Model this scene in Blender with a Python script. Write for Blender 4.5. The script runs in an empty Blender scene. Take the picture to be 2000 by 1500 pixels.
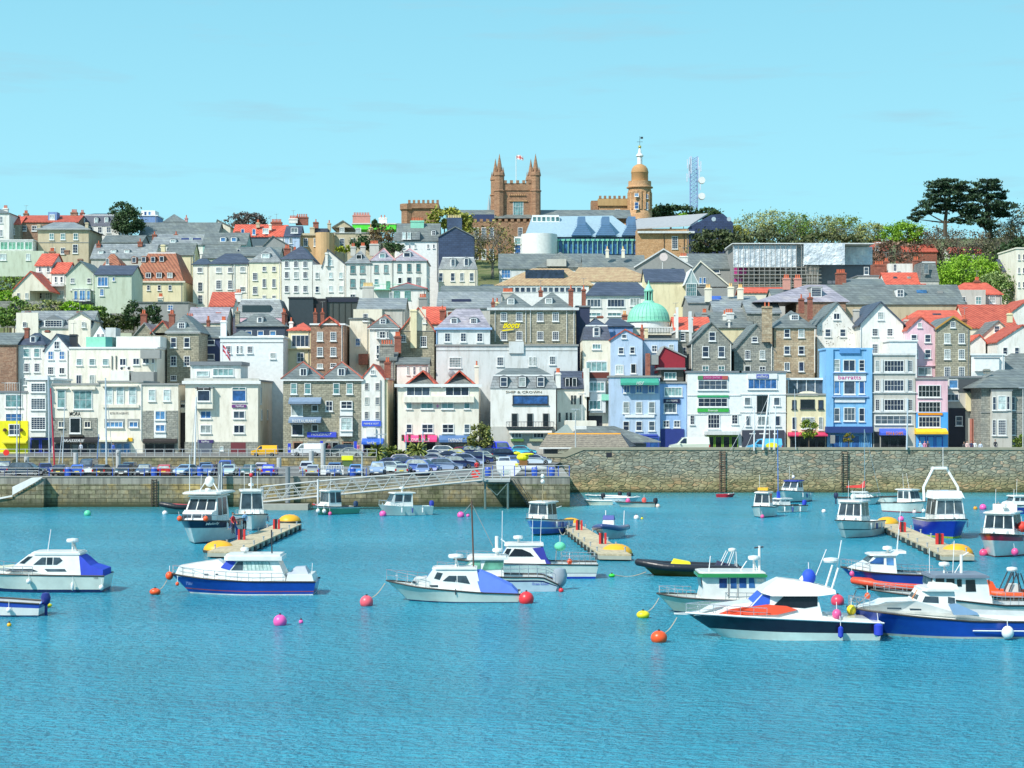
import bpy,bmesh,math,random
from mathutils import Vector,Matrix
random.seed(7)
R=math.radians
F,H,YH=3600.0,12.5,790.0
def X(px,D): return (px-1000.0)*D/F
def Z(py,D): return H-(py-YH)*D/F
def Dw(py,z=0.0): return F*(H-z)/(py-YH)
SC=bpy.context.scene
COL=SC.collection

# ------------------------------------------------------------------ materials
_M={}
def _new(name):
    m=bpy.data.materials.new(name);m.use_nodes=True
    nt=m.node_tree
    return m,nt,nt.nodes['Principled BSDF']
def N(nt,t,**kw):
    n=nt.nodes.new(t)
    for k,v in kw.items():
        if k in n.inputs.keys(): n.inputs[k].default_value=v
        else: setattr(n,k,v)
    return n
def L(nt,a,b): nt.links.new(a,b)
def c4(c): return (c[0],c[1],c[2],1.0)
def mixc(nt,fac,a,b,mode='MIX'):
    n=nt.nodes.new('ShaderNodeMix');n.data_type='RGBA';n.blend_type=mode
    for i,v in ((0,fac),(6,a),(7,b)):
        if hasattr(v,'is_linked'): L(nt,v,n.inputs[i])
        elif i == 0: n.inputs[0].default_value=v
        else: n.inputs[i].default_value=c4(v)
    return n.outputs[2]
def uv(nt,sx=1.0,sy=1.0):
    """surface coordinates in metres: u runs along the wall (x+y), v is height"""
    tc=N(nt,'ShaderNodeTexCoord');s=N(nt,'ShaderNodeSeparateXYZ');L(nt,tc.outputs['Object'],s.inputs[0])
    a=N(nt,'ShaderNodeMath',operation='ADD');L(nt,s.outputs[0],a.inputs[0]);L(nt,s.outputs[1],a.inputs[1])
    c=N(nt,'ShaderNodeCombineXYZ')
    m1=N(nt,'ShaderNodeMath',operation='MULTIPLY');L(nt,a.outputs[0],m1.inputs[0]);m1.inputs[1].default_value=sx
    m2=N(nt,'ShaderNodeMath',operation='MULTIPLY');L(nt,s.outputs[2],m2.inputs[0]);m2.inputs[1].default_value=sy
    L(nt,m1.outputs[0],c.inputs[0]);L(nt,m2.outputs[0],c.inputs[1])
    return c.outputs[0],s,tc
def ramp(nt,src,stops,interp='LINEAR'):
    r=N(nt,'ShaderNodeValToRGB');e=r.color_ramp.elements;r.color_ramp.interpolation=interp
    e[0].position,e[0].color=stops[0][0],c4(stops[0][1]);e[1].position,e[1].color=stops[-1][0],c4(stops[-1][1])
    for p,c in stops[1:-1]:
        q=e.new(p);q.color=c4(c)
    L(nt,src,r.inputs[0]);return r.outputs[0]
def noise(nt,vec,scale,detail=3,rough=.55,out=0):
    n=N(nt,'ShaderNodeTexNoise');n.inputs['Scale'].default_value=scale;n.inputs['Detail'].default_value=detail
    n.inputs['Roughness'].default_value=rough
    if vec is not None: L(nt,vec,n.inputs['Vector'])
    return n.outputs[out]
def bump(nt,b,h,dist=.02,strength=.6):
    n=N(nt,'ShaderNodeBump');n.inputs['Distance'].default_value=dist;n.inputs['Strength'].default_value=strength
    L(nt,h,n.inputs['Height']);L(nt,n.outputs[0],b.inputs['Normal'])
def g(v): return (v,v,v)
def _k(*a): return str(a)
def plain(c,rough=.6,metal=0.0,coat=0.0):
    k=_k('p',c,rough,metal,coat)
    if k not in _M:
        m,nt,b=_new('plain');b.inputs['Base Color'].default_value=c4(c);b.inputs['Roughness'].default_value=rough
        b.inputs['Metallic'].default_value=metal;b.inputs['Coat Weight'].default_value=coat
        v,s,tc=uv(nt);n=noise(nt,tc.outputs['Object'],1.7,4)
        f=ramp(nt,n,[(.25,g(.86)),(.7,g(1.04))])
        L(nt,mixc(nt,1.0,c,f,'MULTIPLY'),b.inputs['Base Color'])
        _M[k]=m
    return _M[k]
def stucco(c):
    k=_k('s',c)
    if k not in _M:
        m,nt,b=_new('painted_render');b.inputs['Roughness'].default_value=.85
        v,s,tc=uv(nt,1.0,.2)
        n1=noise(nt,v,1.2,6,.72);n2=noise(nt,tc.outputs['Object'],.35,3)
        f1=ramp(nt,n1,[(.28,(.60,.58,.54)),(.5,g(.95)),(.75,g(1.04))]);f2=ramp(nt,n2,[(.3,(.93,.92,.89)),(.65,g(1.02))])
        oi=N(nt,'ShaderNodeObjectInfo')
        c1=mixc(nt,.75,c,f1,'MULTIPLY');c2=mixc(nt,1.0,c1,f2,'MULTIPLY')
        L(nt,c2,b.inputs['Base Color']);bump(nt,b,noise(nt,tc.outputs['Object'],6,4),.01,.3)
        _M[k]=m
    return _M[k]
def masonry(c1,c2,mortar,w=.7,h=.32,msz=.03,blot=.5,name='granite'):
    k=_k('g',c1,c2,mortar,w,h,msz)
    if k not in _M:
        m,nt,b=_new(name);b.inputs['Roughness'].default_value=.9
        v,s,tc=uv(nt)
        wn=noise(nt,v,1.6,2,.5,1)
        vm=N(nt,'ShaderNodeVectorMath',operation='SCALE');L(nt,wn,vm.inputs[0]);vm.inputs[3].default_value=.22
        va=N(nt,'ShaderNodeVectorMath',operation='ADD');L(nt,v,va.inputs[0]);L(nt,vm.outputs[0],va.inputs[1])
        br=N(nt,'ShaderNodeTexBrick');L(nt,va.outputs[0],br.inputs['Vector'])
        br.inputs['Scale'].default_value=1.0;br.inputs['Brick Width'].default_value=w;br.inputs['Row Height'].default_value=h
        br.inputs['Mortar Size'].default_value=msz;br.inputs['Bias'].default_value=0.0
        br.inputs['Color1'].default_value=c4(c1);br.inputs['Color2'].default_value=c4(c2);br.inputs['Mortar'].default_value=c4(mortar)
        n1=noise(nt,tc.outputs['Object'],.55,5,.6);f=ramp(nt,n1,[(.3,g(.62)),(.5,g(.95)),(.7,(1.25,1.2,1.1))])
        n2=noise(nt,tc.outputs['Object'],3.2,3,.6);f2=ramp(nt,n2,[(.35,g(.7)),(.6,g(1.15))])
        o=mixc(nt,blot,br.outputs[0],f,'MULTIPLY');o=mixc(nt,.8,o,f2,'MULTIPLY')
        L(nt,o,b.inputs['Base Color']);bump(nt,b,n2,.03,.5)
        _M[k]=m
    return _M[k]
def slate(c,w=.9,h=.45):
    k=_k('sl',c)
    if k not in _M:
        m,nt,b=_new('slate');b.inputs['Roughness'].default_value=.55
        v,s,tc=uv(nt)
        br=N(nt,'ShaderNodeTexBrick');L(nt,v,br.inputs['Vector']);br.inputs['Scale'].default_value=1.0
        br.inputs['Brick Width'].default_value=w;br.inputs['Row Height'].default_value=h;br.inputs['Mortar Size'].default_value=.035
        br.inputs['Color1'].default_value=c4([x*.85 for x in c]);br.inputs['Color2'].default_value=c4([min(1,x*1.2) for x in c])
        br.inputs['Mortar'].default_value=c4([x*.55 for x in c])
        n1=noise(nt,tc.outputs['Object'],.45,5,.65);f=ramp(nt,n1,[(.3,(.65,.66,.68)),(.5,g(.97)),(.72,(1.35,1.3,1.12))])
        L(nt,mixc(nt,.75,br.outputs[0],f,'MULTIPLY'),b.inputs['Base Color'])
        _M[k]=m
    return _M[k]
def pantile(c):
    k=_k('pt',c)
    if k not in _M:
        m,nt,b=_new('pantile');b.inputs['Roughness'].default_value=.7
        v,s,tc=uv(nt)
        wv=N(nt,'ShaderNodeTexWave',wave_type='BANDS',bands_direction='X');wv.inputs['Scale'].default_value=.42
        wv.inputs['Distortion'].default_value=.3;L(nt,v,wv.inputs['Vector'])
        w2=N(nt,'ShaderNodeTexWave',wave_type='BANDS',bands_direction='Y',wave_profile='SAW');w2.inputs['Scale'].default_value=.55;L(nt,v,w2.inputs['Vector'])
        n1=noise(nt,tc.outputs['Object'],.9,5,.7)
        a=ramp(nt,wv.outputs[0],[(0,g(.5)),(.6,g(1.05))]);b2=ramp(nt,w2.outputs[0],[(0,g(.82)),(.4,g(1.0))])
        f=ramp(nt,n1,[(.3,(.62,.58,.55)),(.52,g(1.0)),(.72,(1.15,1.5,1.4))])
        o=mixc(nt,.8,c,a,'MULTIPLY');o=mixc(nt,.8,o,b2,'MULTIPLY');o=mixc(nt,.8,o,f,'MULTIPLY')
        L(nt,o,b.inputs['Base Color']);bump(nt,b,wv.outputs[0],.05,.8)
        _M[k]=m
    return _M[k]
def glassm(kind='dark'):
    k=_k('gl',kind)
    if k not in _M:
        m,nt,b=_new('window_glass')
        oi=N(nt,'ShaderNodeObjectInfo')
        st={'dark': [(0,(.012,.016,.035)),(.3,(.02,.03,.06)),(.55,(.035,.05,.085)),(.8,(.08,.11,.14)),(.93,(.3,.34,.33))],
              'blue': [(0,(.02,.07,.22)),(.5,(.04,.14,.35)),(1,(.10,.25,.45))],
              'teal': [(0,(.05,.13,.14)),(.5,(.10,.22,.23)),(1,(.2,.33,.33))],
              'pale': [(0,(.35,.45,.45)),(1,(.5,.6,.6))],
              'black': [(0,(.006,.007,.010)),(1,(.012,.014,.02))],
              'boat': [(0,(.015,.025,.035)),(1,(.06,.09,.11))],
              'green': [(0,(.10,.28,.20)),(1,(.16,.36,.26))]}[kind]
        col=ramp(nt,oi.outputs['Random'],st)
        tc=N(nt,'ShaderNodeTexCoord');n=noise(nt,tc.outputs['Object'],1.3,3);f=ramp(nt,n,[(.35,g(.6)),(.65,g(1.5))])
        L(nt,mixc(nt,1.0,col,f,'MULTIPLY'),b.inputs['Base Color']);b.inputs['Roughness'].default_value=.12
        b.inputs['Specular IOR Level'].default_value=.5
        _M[k]=m
    return _M[k]
def objpaint(rough=.3,coat=.6):
    k=_k('op',rough)
    if k not in _M:
        m,nt,b=_new('body_paint');oi=N(nt,'ShaderNodeObjectInfo');L(nt,oi.outputs['Color'],b.inputs['Base Color'])
        b.inputs['Roughness'].default_value=rough;b.inputs['Coat Weight'].default_value=coat;_M[k]=m
    return _M[k]
def leafm(c,c2):
    k=_k('lf',c,c2)
    if k not in _M:
        m,nt,b=_new('foliage');ge=N(nt,'ShaderNodeNewGeometry')
        col=ramp(nt,ge.outputs['Random Per Island'],[(0,[x*.72 for x in c]),(.5,c),(1,c2)])
        tc=N(nt,'ShaderNodeTexCoord');n=noise(nt,tc.outputs['Object'],.35,3);f=ramp(nt,n,[(.35,g(.75)),(.65,g(1.3))])
        L(nt,mixc(nt,1.0,col,f,'MULTIPLY'),b.inputs['Base Color']);b.inputs['Roughness'].default_value=.7
        b.inputs['Subsurface Weight'].default_value=0.0
        _M[k]=m
    return _M[k]

WHITE=(.80,.79,.75);CREAM=(.80,.75,.62);PCREAM=(.82,.78,.68);YEL=(.78,.70,.46);BEIGE=(.55,.47,.33)
SHADEW=(.62,.63,.62);BLUEP=(.46,.59,.77);BLUE2=(.20,.33,.60);PINK=(.78,.52,.60);GREYP=(.55,.54,.50)
def m_white(): return stucco(WHITE)
def m_cream(): return stucco(CREAM)
GRAN=dict(c1=(.20,.19,.145),c2=(.34,.315,.235),mortar=(.14,.13,.10))
def m_gran(): return masonry((.28,.265,.20),(.43,.40,.30),(.20,.19,.15))
def m_grang(): return masonry((.23,.24,.22),(.37,.37,.32),(.17,.175,.16))
def m_granb(): return masonry((.36,.26,.16),(.52,.43,.30),(.30,.24,.17),.8,.35)
def m_brown(): return masonry((.28,.14,.09),(.40,.25,.17),(.25,.18,.13),.5,.22)
def m_brick(): return masonry((.30,.07,.045),(.40,.12,.075),(.22,.12,.09),.4,.16)
def m_slate(): return slate((.155,.178,.175))
def m_slated(): return slate((.06,.075,.115))
def m_slatel(): return slate((.24,.265,.275))
def m_slatep(): return slate((.33,.31,.36))
def m_red(): return pantile((.66,.12,.07))
def m_red2(): return pantile((.50,.10,.06))
def m_brt(): return pantile((.36,.13,.07))
def m_tan(): return pantile((.48,.33,.19))
def m_copper(): return plain((.25,.62,.46),.6)
MT={'w': m_white,'c': m_cream,'g': m_gran,'gg': m_grang,'gb': m_granb,'br': m_brown,'bk': m_brick,'sl': m_slate,'sd': m_slated,
      'sll': m_slatel,'slp': m_slatep,'r': m_red,'r2': m_red2,'bt': m_brt,'tan': m_tan,'cu': m_copper,
      'pc': lambda: stucco(PCREAM),'y': lambda: stucco(YEL),'be': lambda: stucco(BEIGE),'bl': lambda: stucco(BLUEP),'b2': lambda: stucco(BLUE2),
      'pk': lambda: stucco(PINK),'gy': lambda: stucco(GREYP),'ye': lambda: stucco((.86,.80,.02)),'gn': lambda: stucco((.55,.62,.50)),
      'dk': lambda: plain((.035,.04,.05),.4),'gr': lambda: plain((.30,.31,.30),.8),'wt': lambda: plain((.80,.81,.80),.45),
      'lead': lambda: plain((.20,.22,.24),.6),'sky': lambda: stucco((.22,.49,.80)),'pal': lambda: stucco((.66,.69,.70)),
      'lb': lambda: stucco((.30,.48,.78))}
def mat(m):
    if isinstance(m,str): return MT[m]()
    if isinstance(m,tuple): return plain(m)
    return m

# ------------------------------------------------------------------ mesh building
class MB:
    def __init__(s): s.v,s.f,s.mi,s.ms=[],[],[],[]
    def m(s,m):
        m=mat(m)
        if m not in s.ms: s.ms.append(m)
        return s.ms.index(m)
    def add(s,vs,fs,m):
        k=s.m(m);o=len(s.v);s.v += [tuple(v) for v in vs]
        for f in fs: s.f.append([o+i for i in f]);s.mi.append(k)
        return s
    def box(s,x0,x1,y0,y1,z0,z1,m):
        vs=[(x,y,z) for z in (z0,z1) for y in (y0,y1) for x in (x0,x1)]
        return s.add(vs,[(0,2,3,1),(4,5,7,6),(0,1,5,4),(2,6,7,3),(0,4,6,2),(1,3,7,5)],m)
    def prism(s,pts,d,m):
        """closed polygon of 3-D points extruded along vector d"""
        n=len(pts);a=[Vector(p) for p in pts];b=[p+Vector(d) for p in a]
        fs=[list(range(n)),list(range(2*n-1,n-1,-1))]+[(i,i+n,(i+1) % n+n,(i+1) % n) for i in range(n)]
        return s.add(a+b,fs,m)
    def tube(s,p0,p1,r,m,n=6,r1=None):
        p0,p1=Vector(p0),Vector(p1);d=(p1-p0)
        if d.length < 1e-6: return s
        d.normalize();u=d.cross(Vector((0,0,1)))
        if u.length < 1e-3: u=Vector((1,0,0))
        u.normalize();w=d.cross(u);r1=r if r1 is None else r1
        vs=[]
        for p,q in ((p0,r),(p1,r1)):
            for i in range(n):
                a=2*math.pi*i/n;vs.append(p+(u*math.cos(a)+w*math.sin(a))*q)
        fs=[(i,(i+1) % n,(i+1) % n+n,i+n) for i in range(n)]+[list(range(n))[::-1],list(range(n,2*n))]
        return s.add(vs,fs,m)
    def path(s,pts,r,m,n=5):
        for a,b in zip(pts[:-1],pts[1:]): s.tube(a,b,r,m,n)
        return s
    def lathe(s,c,prof,m,n=16,axis='z',a0=0,a1=2*math.pi,sx=1,sy=1):
        vs=[];k=len(prof)
        for i in range(n):
            a=a0+(a1-a0)*i/n
            for r,h in prof:
                p=(r*math.cos(a)*sx,r*math.sin(a)*sy,h)
                if axis == 'y': p=(p[0],p[2],p[1])
                if axis == 'x': p=(p[2],p[0],p[1])
                vs.append((c[0]+p[0],c[1]+p[1],c[2]+p[2]))
        fs=[]
        for i in range(n):
            j=(i+1) % n
            for q in range(k-1): fs.append((i*k+q,j*k+q,j*k+q+1,i*k+q+1))
        if prof[0][0] > 1e-4: fs.append([i*k for i in range(n)][::-1])
        if prof[-1][0] > 1e-4: fs.append([i*k+k-1 for i in range(n)])
        return s.add(vs,fs,m)
    def ball(s,c,r,m,n=12,sx=1,sy=1,sz=1):
        return s.lathe(c,[(max(1e-5,r*math.sin(math.pi*i/8)),-r*sz*math.cos(math.pi*i/8)) for i in range(9)],m,n,sx=sx,sy=sy)
    def mesh(s,name='mesh',off=(0,0,0),smooth=False):
        me=bpy.data.meshes.new(name)
        me.from_pydata([(v[0]-off[0],v[1]-off[1],v[2]-off[2]) for v in s.v],[],s.f)
        for m in s.ms: me.materials.append(m)
        me.polygons.foreach_set('material_index',s.mi)
        if smooth: me.polygons.foreach_set('use_smooth',[True]*len(s.f))
        me.update()
        if smooth:
            bm=bmesh.new();bm.from_mesh(me);bmesh.ops.remove_doubles(bm,verts=bm.verts,dist=1e-4)
            bmesh.ops.recalc_face_normals(bm,faces=bm.faces);bm.to_mesh(me);bm.free()
            try: me.set_sharp_from_angle(angle=R(40))
            except Exception: pass
        return me
    def build(s,name,parent=None,loc=None,smooth=False):
        """one object; coordinates are world coordinates, or the parent's when loc is None and parent given as P(...)"""
        off=loc if loc is not None else (tuple(parent['_o']) if parent is not None and '_o' in parent else (0,0,0))
        o=bpy.data.objects.new(name,s.mesh(name,off,smooth));COL.objects.link(o)
        o['_o']=off
        if parent is not None:
            po=tuple(parent['_o']);o.parent=parent;o.location=(off[0]-po[0],off[1]-po[1],off[2]-po[2])
        else: o.location=off
        return o
def tag(o,label=None,cat=None,group=None,kind=None):
    if label: o['label']=label
    if cat: o['category']=cat
    if group: o['group']=group
    if kind: o['kind']=kind
    return o
def empty(name,loc,label=None,cat=None,group=None,rz=0,local=False):
    o=bpy.data.objects.new(name,None);COL.objects.link(o);o.location=loc;o.rotation_euler.z=rz
    o['_o']=(0,0,0) if local else tuple(loc)
    o.empty_display_size=.3
    return tag(o,label,cat,group)
def inst(name,me,parent,loc,rz=0,color=None,rot=None):
    o=bpy.data.objects.new(name,me);COL.objects.link(o);po=tuple(parent['_o']) if parent is not None else (0,0,0)
    o['_o']=loc
    if parent is not None: o.parent=parent
    o.location=(loc[0]-po[0],loc[1]-po[1],loc[2]-po[2]);o.rotation_euler.z=rz
    if rot: o.rotation_euler=rot
    if color: o.color=c4(color)
    return o
_TX={}
def text_pts(s,shear=0.0):
    k=(s,shear)
    if k not in _TX:
        cu=bpy.data.curves.new('lettering','FONT');cu.body=s;cu.resolution_u=2;cu.shear=shear;cu.offset=.03 if shear > .4 else .004
        o=bpy.data.objects.new('tmp',cu);COL.objects.link(o)
        bpy.context.view_layer.update()
        me=bpy.data.meshes.new_from_object(o.evaluated_get(bpy.context.evaluated_depsgraph_get()))
        vs=[v.co.copy() for v in me.vertices];fs=[list(p.vertices) for p in me.polygons]
        bpy.data.objects.remove(o);bpy.data.meshes.remove(me);bpy.data.curves.remove(cu)
        x0=min(v.x for v in vs);x1=max(v.x for v in vs);y0=min(v.y for v in vs);y1=max(v.y for v in vs)
        _TX[k]=([((v.x-x0)/(x1-x0),(v.y-y0)/(y1-y0)) for v in vs],fs)
    return _TX[k]
def lettering(s,x0,x1,z0,z1,y,m,parent,shear=0.0,fx=None):
    """flat letters facing -y, 2 cm thick"""
    pts,fs=text_pts(s,shear)
    f=fx or (lambda u,w: (x0+(x1-x0)*u,y,z0+(z1-z0)*w))
    vs=[f(u,w) for u,w in pts]
    b=MB();b.add(vs,fs,m)
    vs2=[(a[0],a[1]+.03,a[2]) for a in vs];b.add(vs2,[q[::-1] for q in fs],m)
    return b.build('lettering',parent)
# ------------------------------------------------------------------ camera, light, sky
cam=bpy.data.cameras.new('camera');co=bpy.data.objects.new('camera',cam);COL.objects.link(co)
cam.lens=36.0*F/2000.0;cam.sensor_width=36.0;cam.shift_y=(YH-750.0)/2000.0
cam.clip_start=1.0;cam.clip_end=6000.0
co.location=(0,0,H);co.rotation_euler=(R(90),0,0);SC.camera=co
SUN=Vector((-.52,-.50,.72)).normalized()
sl=bpy.data.lights.new('sun','SUN');sl.energy=4.0;sl.angle=R(.6);sl.color=(1.0,.945,.86)
so=bpy.data.objects.new('sun',sl);COL.objects.link(so);so.rotation_euler=SUN.to_track_quat('Z','Y').to_euler();so.location=(-60,-60,90)
W=bpy.data.worlds.new('World');SC.world=W;W.use_nodes=True
nt=W.node_tree;nt.nodes.clear()
out=N(nt,'ShaderNodeOutputWorld');bg=N(nt,'ShaderNodeBackground');L(nt,bg.outputs[0],out.inputs[0])
sky=N(nt,'ShaderNodeTexSky',sky_type='NISHITA',sun_disc=False)
sky.sun_elevation=math.asin(SUN.z);sky.sun_rotation=math.atan2(SUN.x,SUN.y)
tc=N(nt,'ShaderNodeTexCoord');sp=N(nt,'ShaderNodeSeparateXYZ');L(nt,tc.outputs['Generated'],sp.inputs[0])
ELEV=[(0.0,(4.5,9.6,10.6)),(.07,(4.25,9.2,10.5)),(.13,(3.8,8.5,10.2)),(.22,(3.0,7.4,9.4)),(.42,(2.6,6.3,8.8)),(1.0,(3.2,5.6,8.4))]
r=N(nt,'ShaderNodeValToRGB');e=r.color_ramp.elements
e[0].position=0;e[0].color=c4([v/10 for v in ELEV[0][1]]);e[1].position=1;e[1].color=c4([v/10 for v in ELEV[-1][1]])
for p,c in ELEV[1:-1]:
    q=e.new(p);q.color=c4([v/10 for v in c])
L(nt,sp.outputs[2],r.inputs[0])
# faint high cloud wisps low in the sky
mp=N(nt,'ShaderNodeMapping');mp.inputs['Scale'].default_value=(7,7,60);L(nt,tc.outputs['Generated'],mp.inputs[0])
cn=noise(nt,mp.outputs[0],1.0,5,.6);cf=ramp(nt,cn,[(.55,g(0)),(.75,g(.75))])
cl=mixc(nt,cf,r.outputs[0],(.38,.68,.82))
ms=N(nt,'ShaderNodeMix',data_type='RGBA',blend_type='MIX')
sc_=N(nt,'ShaderNodeVectorMath',operation='SCALE');L(nt,sky.outputs[0],sc_.inputs[0]);sc_.inputs[3].default_value=.1
sc2=N(nt,'ShaderNodeVectorMath',operation='SCALE');L(nt,cl,sc2.inputs[0]);sc2.inputs[3].default_value=1.0
ms.inputs[0].default_value=.93;L(nt,sc_.outputs[0],ms.inputs[6]);L(nt,sc2.outputs[0],ms.inputs[7])
L(nt,ms.outputs[2],bg.inputs[0]);bg.inputs[1].default_value=.74
vs=SC.view_settings;vs.view_transform='Standard';vs.look='None';vs.gamma=1;vs.exposure=.45
SC.cycles.max_bounces=6;SC.cycles.diffuse_bounces=3;SC.cycles.glossy_bounces=3;SC.cycles.use_denoising=True
# ------------------------------------------------------------------ water
def water_mat():
    m,nt,b=_new('sea_water')
    tc=N(nt,'ShaderNodeTexCoord')
    def mapn(sx,sy,scale,det,rough=.6,rz=0):
        mp=N(nt,'ShaderNodeMapping');mp.inputs['Scale'].default_value=(sx,sy,1);mp.inputs['Rotation'].default_value=(0,0,R(rz));L(nt,tc.outputs['Object'],mp.inputs[0])
        return noise(nt,mp.outputs[0],scale,det,rough)
    a=mapn(.55,1.0,2.1,4,.62,8);c=mapn(.4,.7,.22,3,.5,-12);d=mapn(1,1.5,4.5,2)
    ad=N(nt,'ShaderNodeMath',operation='MULTIPLY_ADD');L(nt,c,ad.inputs[0]);ad.inputs[1].default_value=1.6;L(nt,a,ad.inputs[2])
    ad2=N(nt,'ShaderNodeMath',operation='MULTIPLY_ADD');L(nt,d,ad2.inputs[0]);ad2.inputs[1].default_value=.22;L(nt,ad.outputs[0],ad2.inputs[2])
    bp=N(nt,'ShaderNodeBump');bp.inputs['Distance'].default_value=2.1;L(nt,ad2.outputs[0],bp.inputs['Height']);L(nt,bp.outputs[0],b.inputs['Normal'])
    cp=N(nt,'ShaderNodeMapRange');L(nt,mapn(.35,.9,.05,3,.5,4),cp.inputs[0]);cp.inputs[1].default_value=.38;cp.inputs[2].default_value=.6;cp.inputs[3].default_value=.86;cp.inputs[4].default_value=1.0;L(nt,cp.outputs[0],bp.inputs['Strength'])
    big=mapn(.25,.5,.06,4,.6,5)
    col=ramp(nt,big,[(.30,(.028,.345,.50)),(.5,(.036,.39,.56)),(.7,(.05,.44,.59))])
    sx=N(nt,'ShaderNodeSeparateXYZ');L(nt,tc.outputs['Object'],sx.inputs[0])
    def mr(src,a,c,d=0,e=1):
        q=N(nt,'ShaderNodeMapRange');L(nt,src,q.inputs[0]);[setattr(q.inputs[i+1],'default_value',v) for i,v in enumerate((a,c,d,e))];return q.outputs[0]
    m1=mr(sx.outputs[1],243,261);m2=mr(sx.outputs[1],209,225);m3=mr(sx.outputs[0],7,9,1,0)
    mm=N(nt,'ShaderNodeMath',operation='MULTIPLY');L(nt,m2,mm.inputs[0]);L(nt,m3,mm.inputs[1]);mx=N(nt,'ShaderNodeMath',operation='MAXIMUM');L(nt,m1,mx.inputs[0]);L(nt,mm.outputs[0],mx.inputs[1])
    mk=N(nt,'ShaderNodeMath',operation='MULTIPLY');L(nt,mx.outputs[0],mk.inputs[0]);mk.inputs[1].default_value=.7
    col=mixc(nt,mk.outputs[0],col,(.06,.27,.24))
    L(nt,col,b.inputs['Base Color']);b.inputs['Roughness'].default_value=.22;b.inputs['IOR'].default_value=1.33;b.inputs['Specular IOR Level'].default_value=.34
    return m
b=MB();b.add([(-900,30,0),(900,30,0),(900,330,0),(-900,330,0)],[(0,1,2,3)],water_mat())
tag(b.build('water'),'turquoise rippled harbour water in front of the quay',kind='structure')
b=MB();b.add([(-900,-400,-3),(900,-400,-3),(900,330,-3),(-900,330,-3)],[(0,1,2,3)],plain((.10,.12,.09),.9));tag(b.build('seabed'),kind='structure')

# ------------------------------------------------------------------ harbour walls
def rubble_mat():
    m,nt,b=_new('rubble_wall');b.inputs['Roughness'].default_value=.9
    v,s,tc=uv(nt,1.05,2.5)
    wn=noise(nt,v,1.3,2,.5,1);vm=N(nt,'ShaderNodeVectorMath',operation='SCALE');L(nt,wn,vm.inputs[0]);vm.inputs[3].default_value=.35
    va=N(nt,'ShaderNodeVectorMath',operation='ADD');L(nt,v,va.inputs[0]);L(nt,vm.outputs[0],va.inputs[1])
    vo=N(nt,'ShaderNodeTexVoronoi',feature='F1');vo.inputs['Scale'].default_value=1.0;vo.inputs['Randomness'].default_value=.8;L(nt,va.outputs[0],vo.inputs['Vector'])
    ve=N(nt,'ShaderNodeTexVoronoi',feature='DISTANCE_TO_EDGE');ve.inputs['Scale'].default_value=1.0;ve.inputs['Randomness'].default_value=.8;L(nt,va.outputs[0],ve.inputs['Vector'])
    sr=N(nt,'ShaderNodeSeparateColor');L(nt,vo.outputs['Color'],sr.inputs[0])
    top=ramp(nt,sr.outputs[0],[(0,(.21,.215,.17)),(.35,(.27,.275,.22)),(.62,(.33,.33,.26)),(.85,(.37,.35,.25)),(1,(.40,.30,.21))])
    low=ramp(nt,sr.outputs[1],[(0,(.19,.17,.08)),(.4,(.33,.28,.14)),(.75,(.40,.33,.17)),(1,(.45,.30,.15))])
    mr=N(nt,'ShaderNodeMapRange');L(nt,s.outputs[2],mr.inputs[0]);mr.inputs[1].default_value=1.2;mr.inputs[2].default_value=3.4
    nz=noise(nt,tc.outputs['Object'],.25,3)
    aa=N(nt,'ShaderNodeMath',operation='ADD',use_clamp=True);L(nt,mr.outputs[0],aa.inputs[0]);
    n3=N(nt,'ShaderNodeMath',operation='MULTIPLY_ADD');L(nt,nz,n3.inputs[0]);n3.inputs[1].default_value=.9;n3.inputs[2].default_value=-.45;L(nt,n3.outputs[0],aa.inputs[1])
    o=mixc(nt,aa.outputs[0],low,top)
    ed=ramp(nt,ve.outputs[0],[(0,g(.58)),(.04,g(.85)),(.09,g(1.0))])
    o=mixc(nt,1.0,o,ed,'MULTIPLY')
    f=ramp(nt,noise(nt,tc.outputs['Object'],2.6,5,.7),[(.3,g(.6)),(.62,g(1.25))]);o=mixc(nt,.8,o,f,'MULTIPLY')
    f2=ramp(nt,noise(nt,tc.outputs['Object'],.5,4,.7),[(.3,g(.72)),(.62,g(1.12))]);o=mixc(nt,.8,o,f2,'MULTIPLY')
    wl=N(nt,'ShaderNodeMapRange');L(nt,s.outputs[2],wl.inputs[0]);wl.inputs[1].default_value=.1;wl.inputs[2].default_value=.7
    o=mixc(nt,wl.outputs[0],(.07,.08,.035),o)
    L(nt,o,b.inputs['Base Color']);eh=ramp(nt,ve.outputs[0],[(0,g(0)),(.12,g(1))]);bump(nt,b,eh,.09,1.0)
    return m
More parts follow.
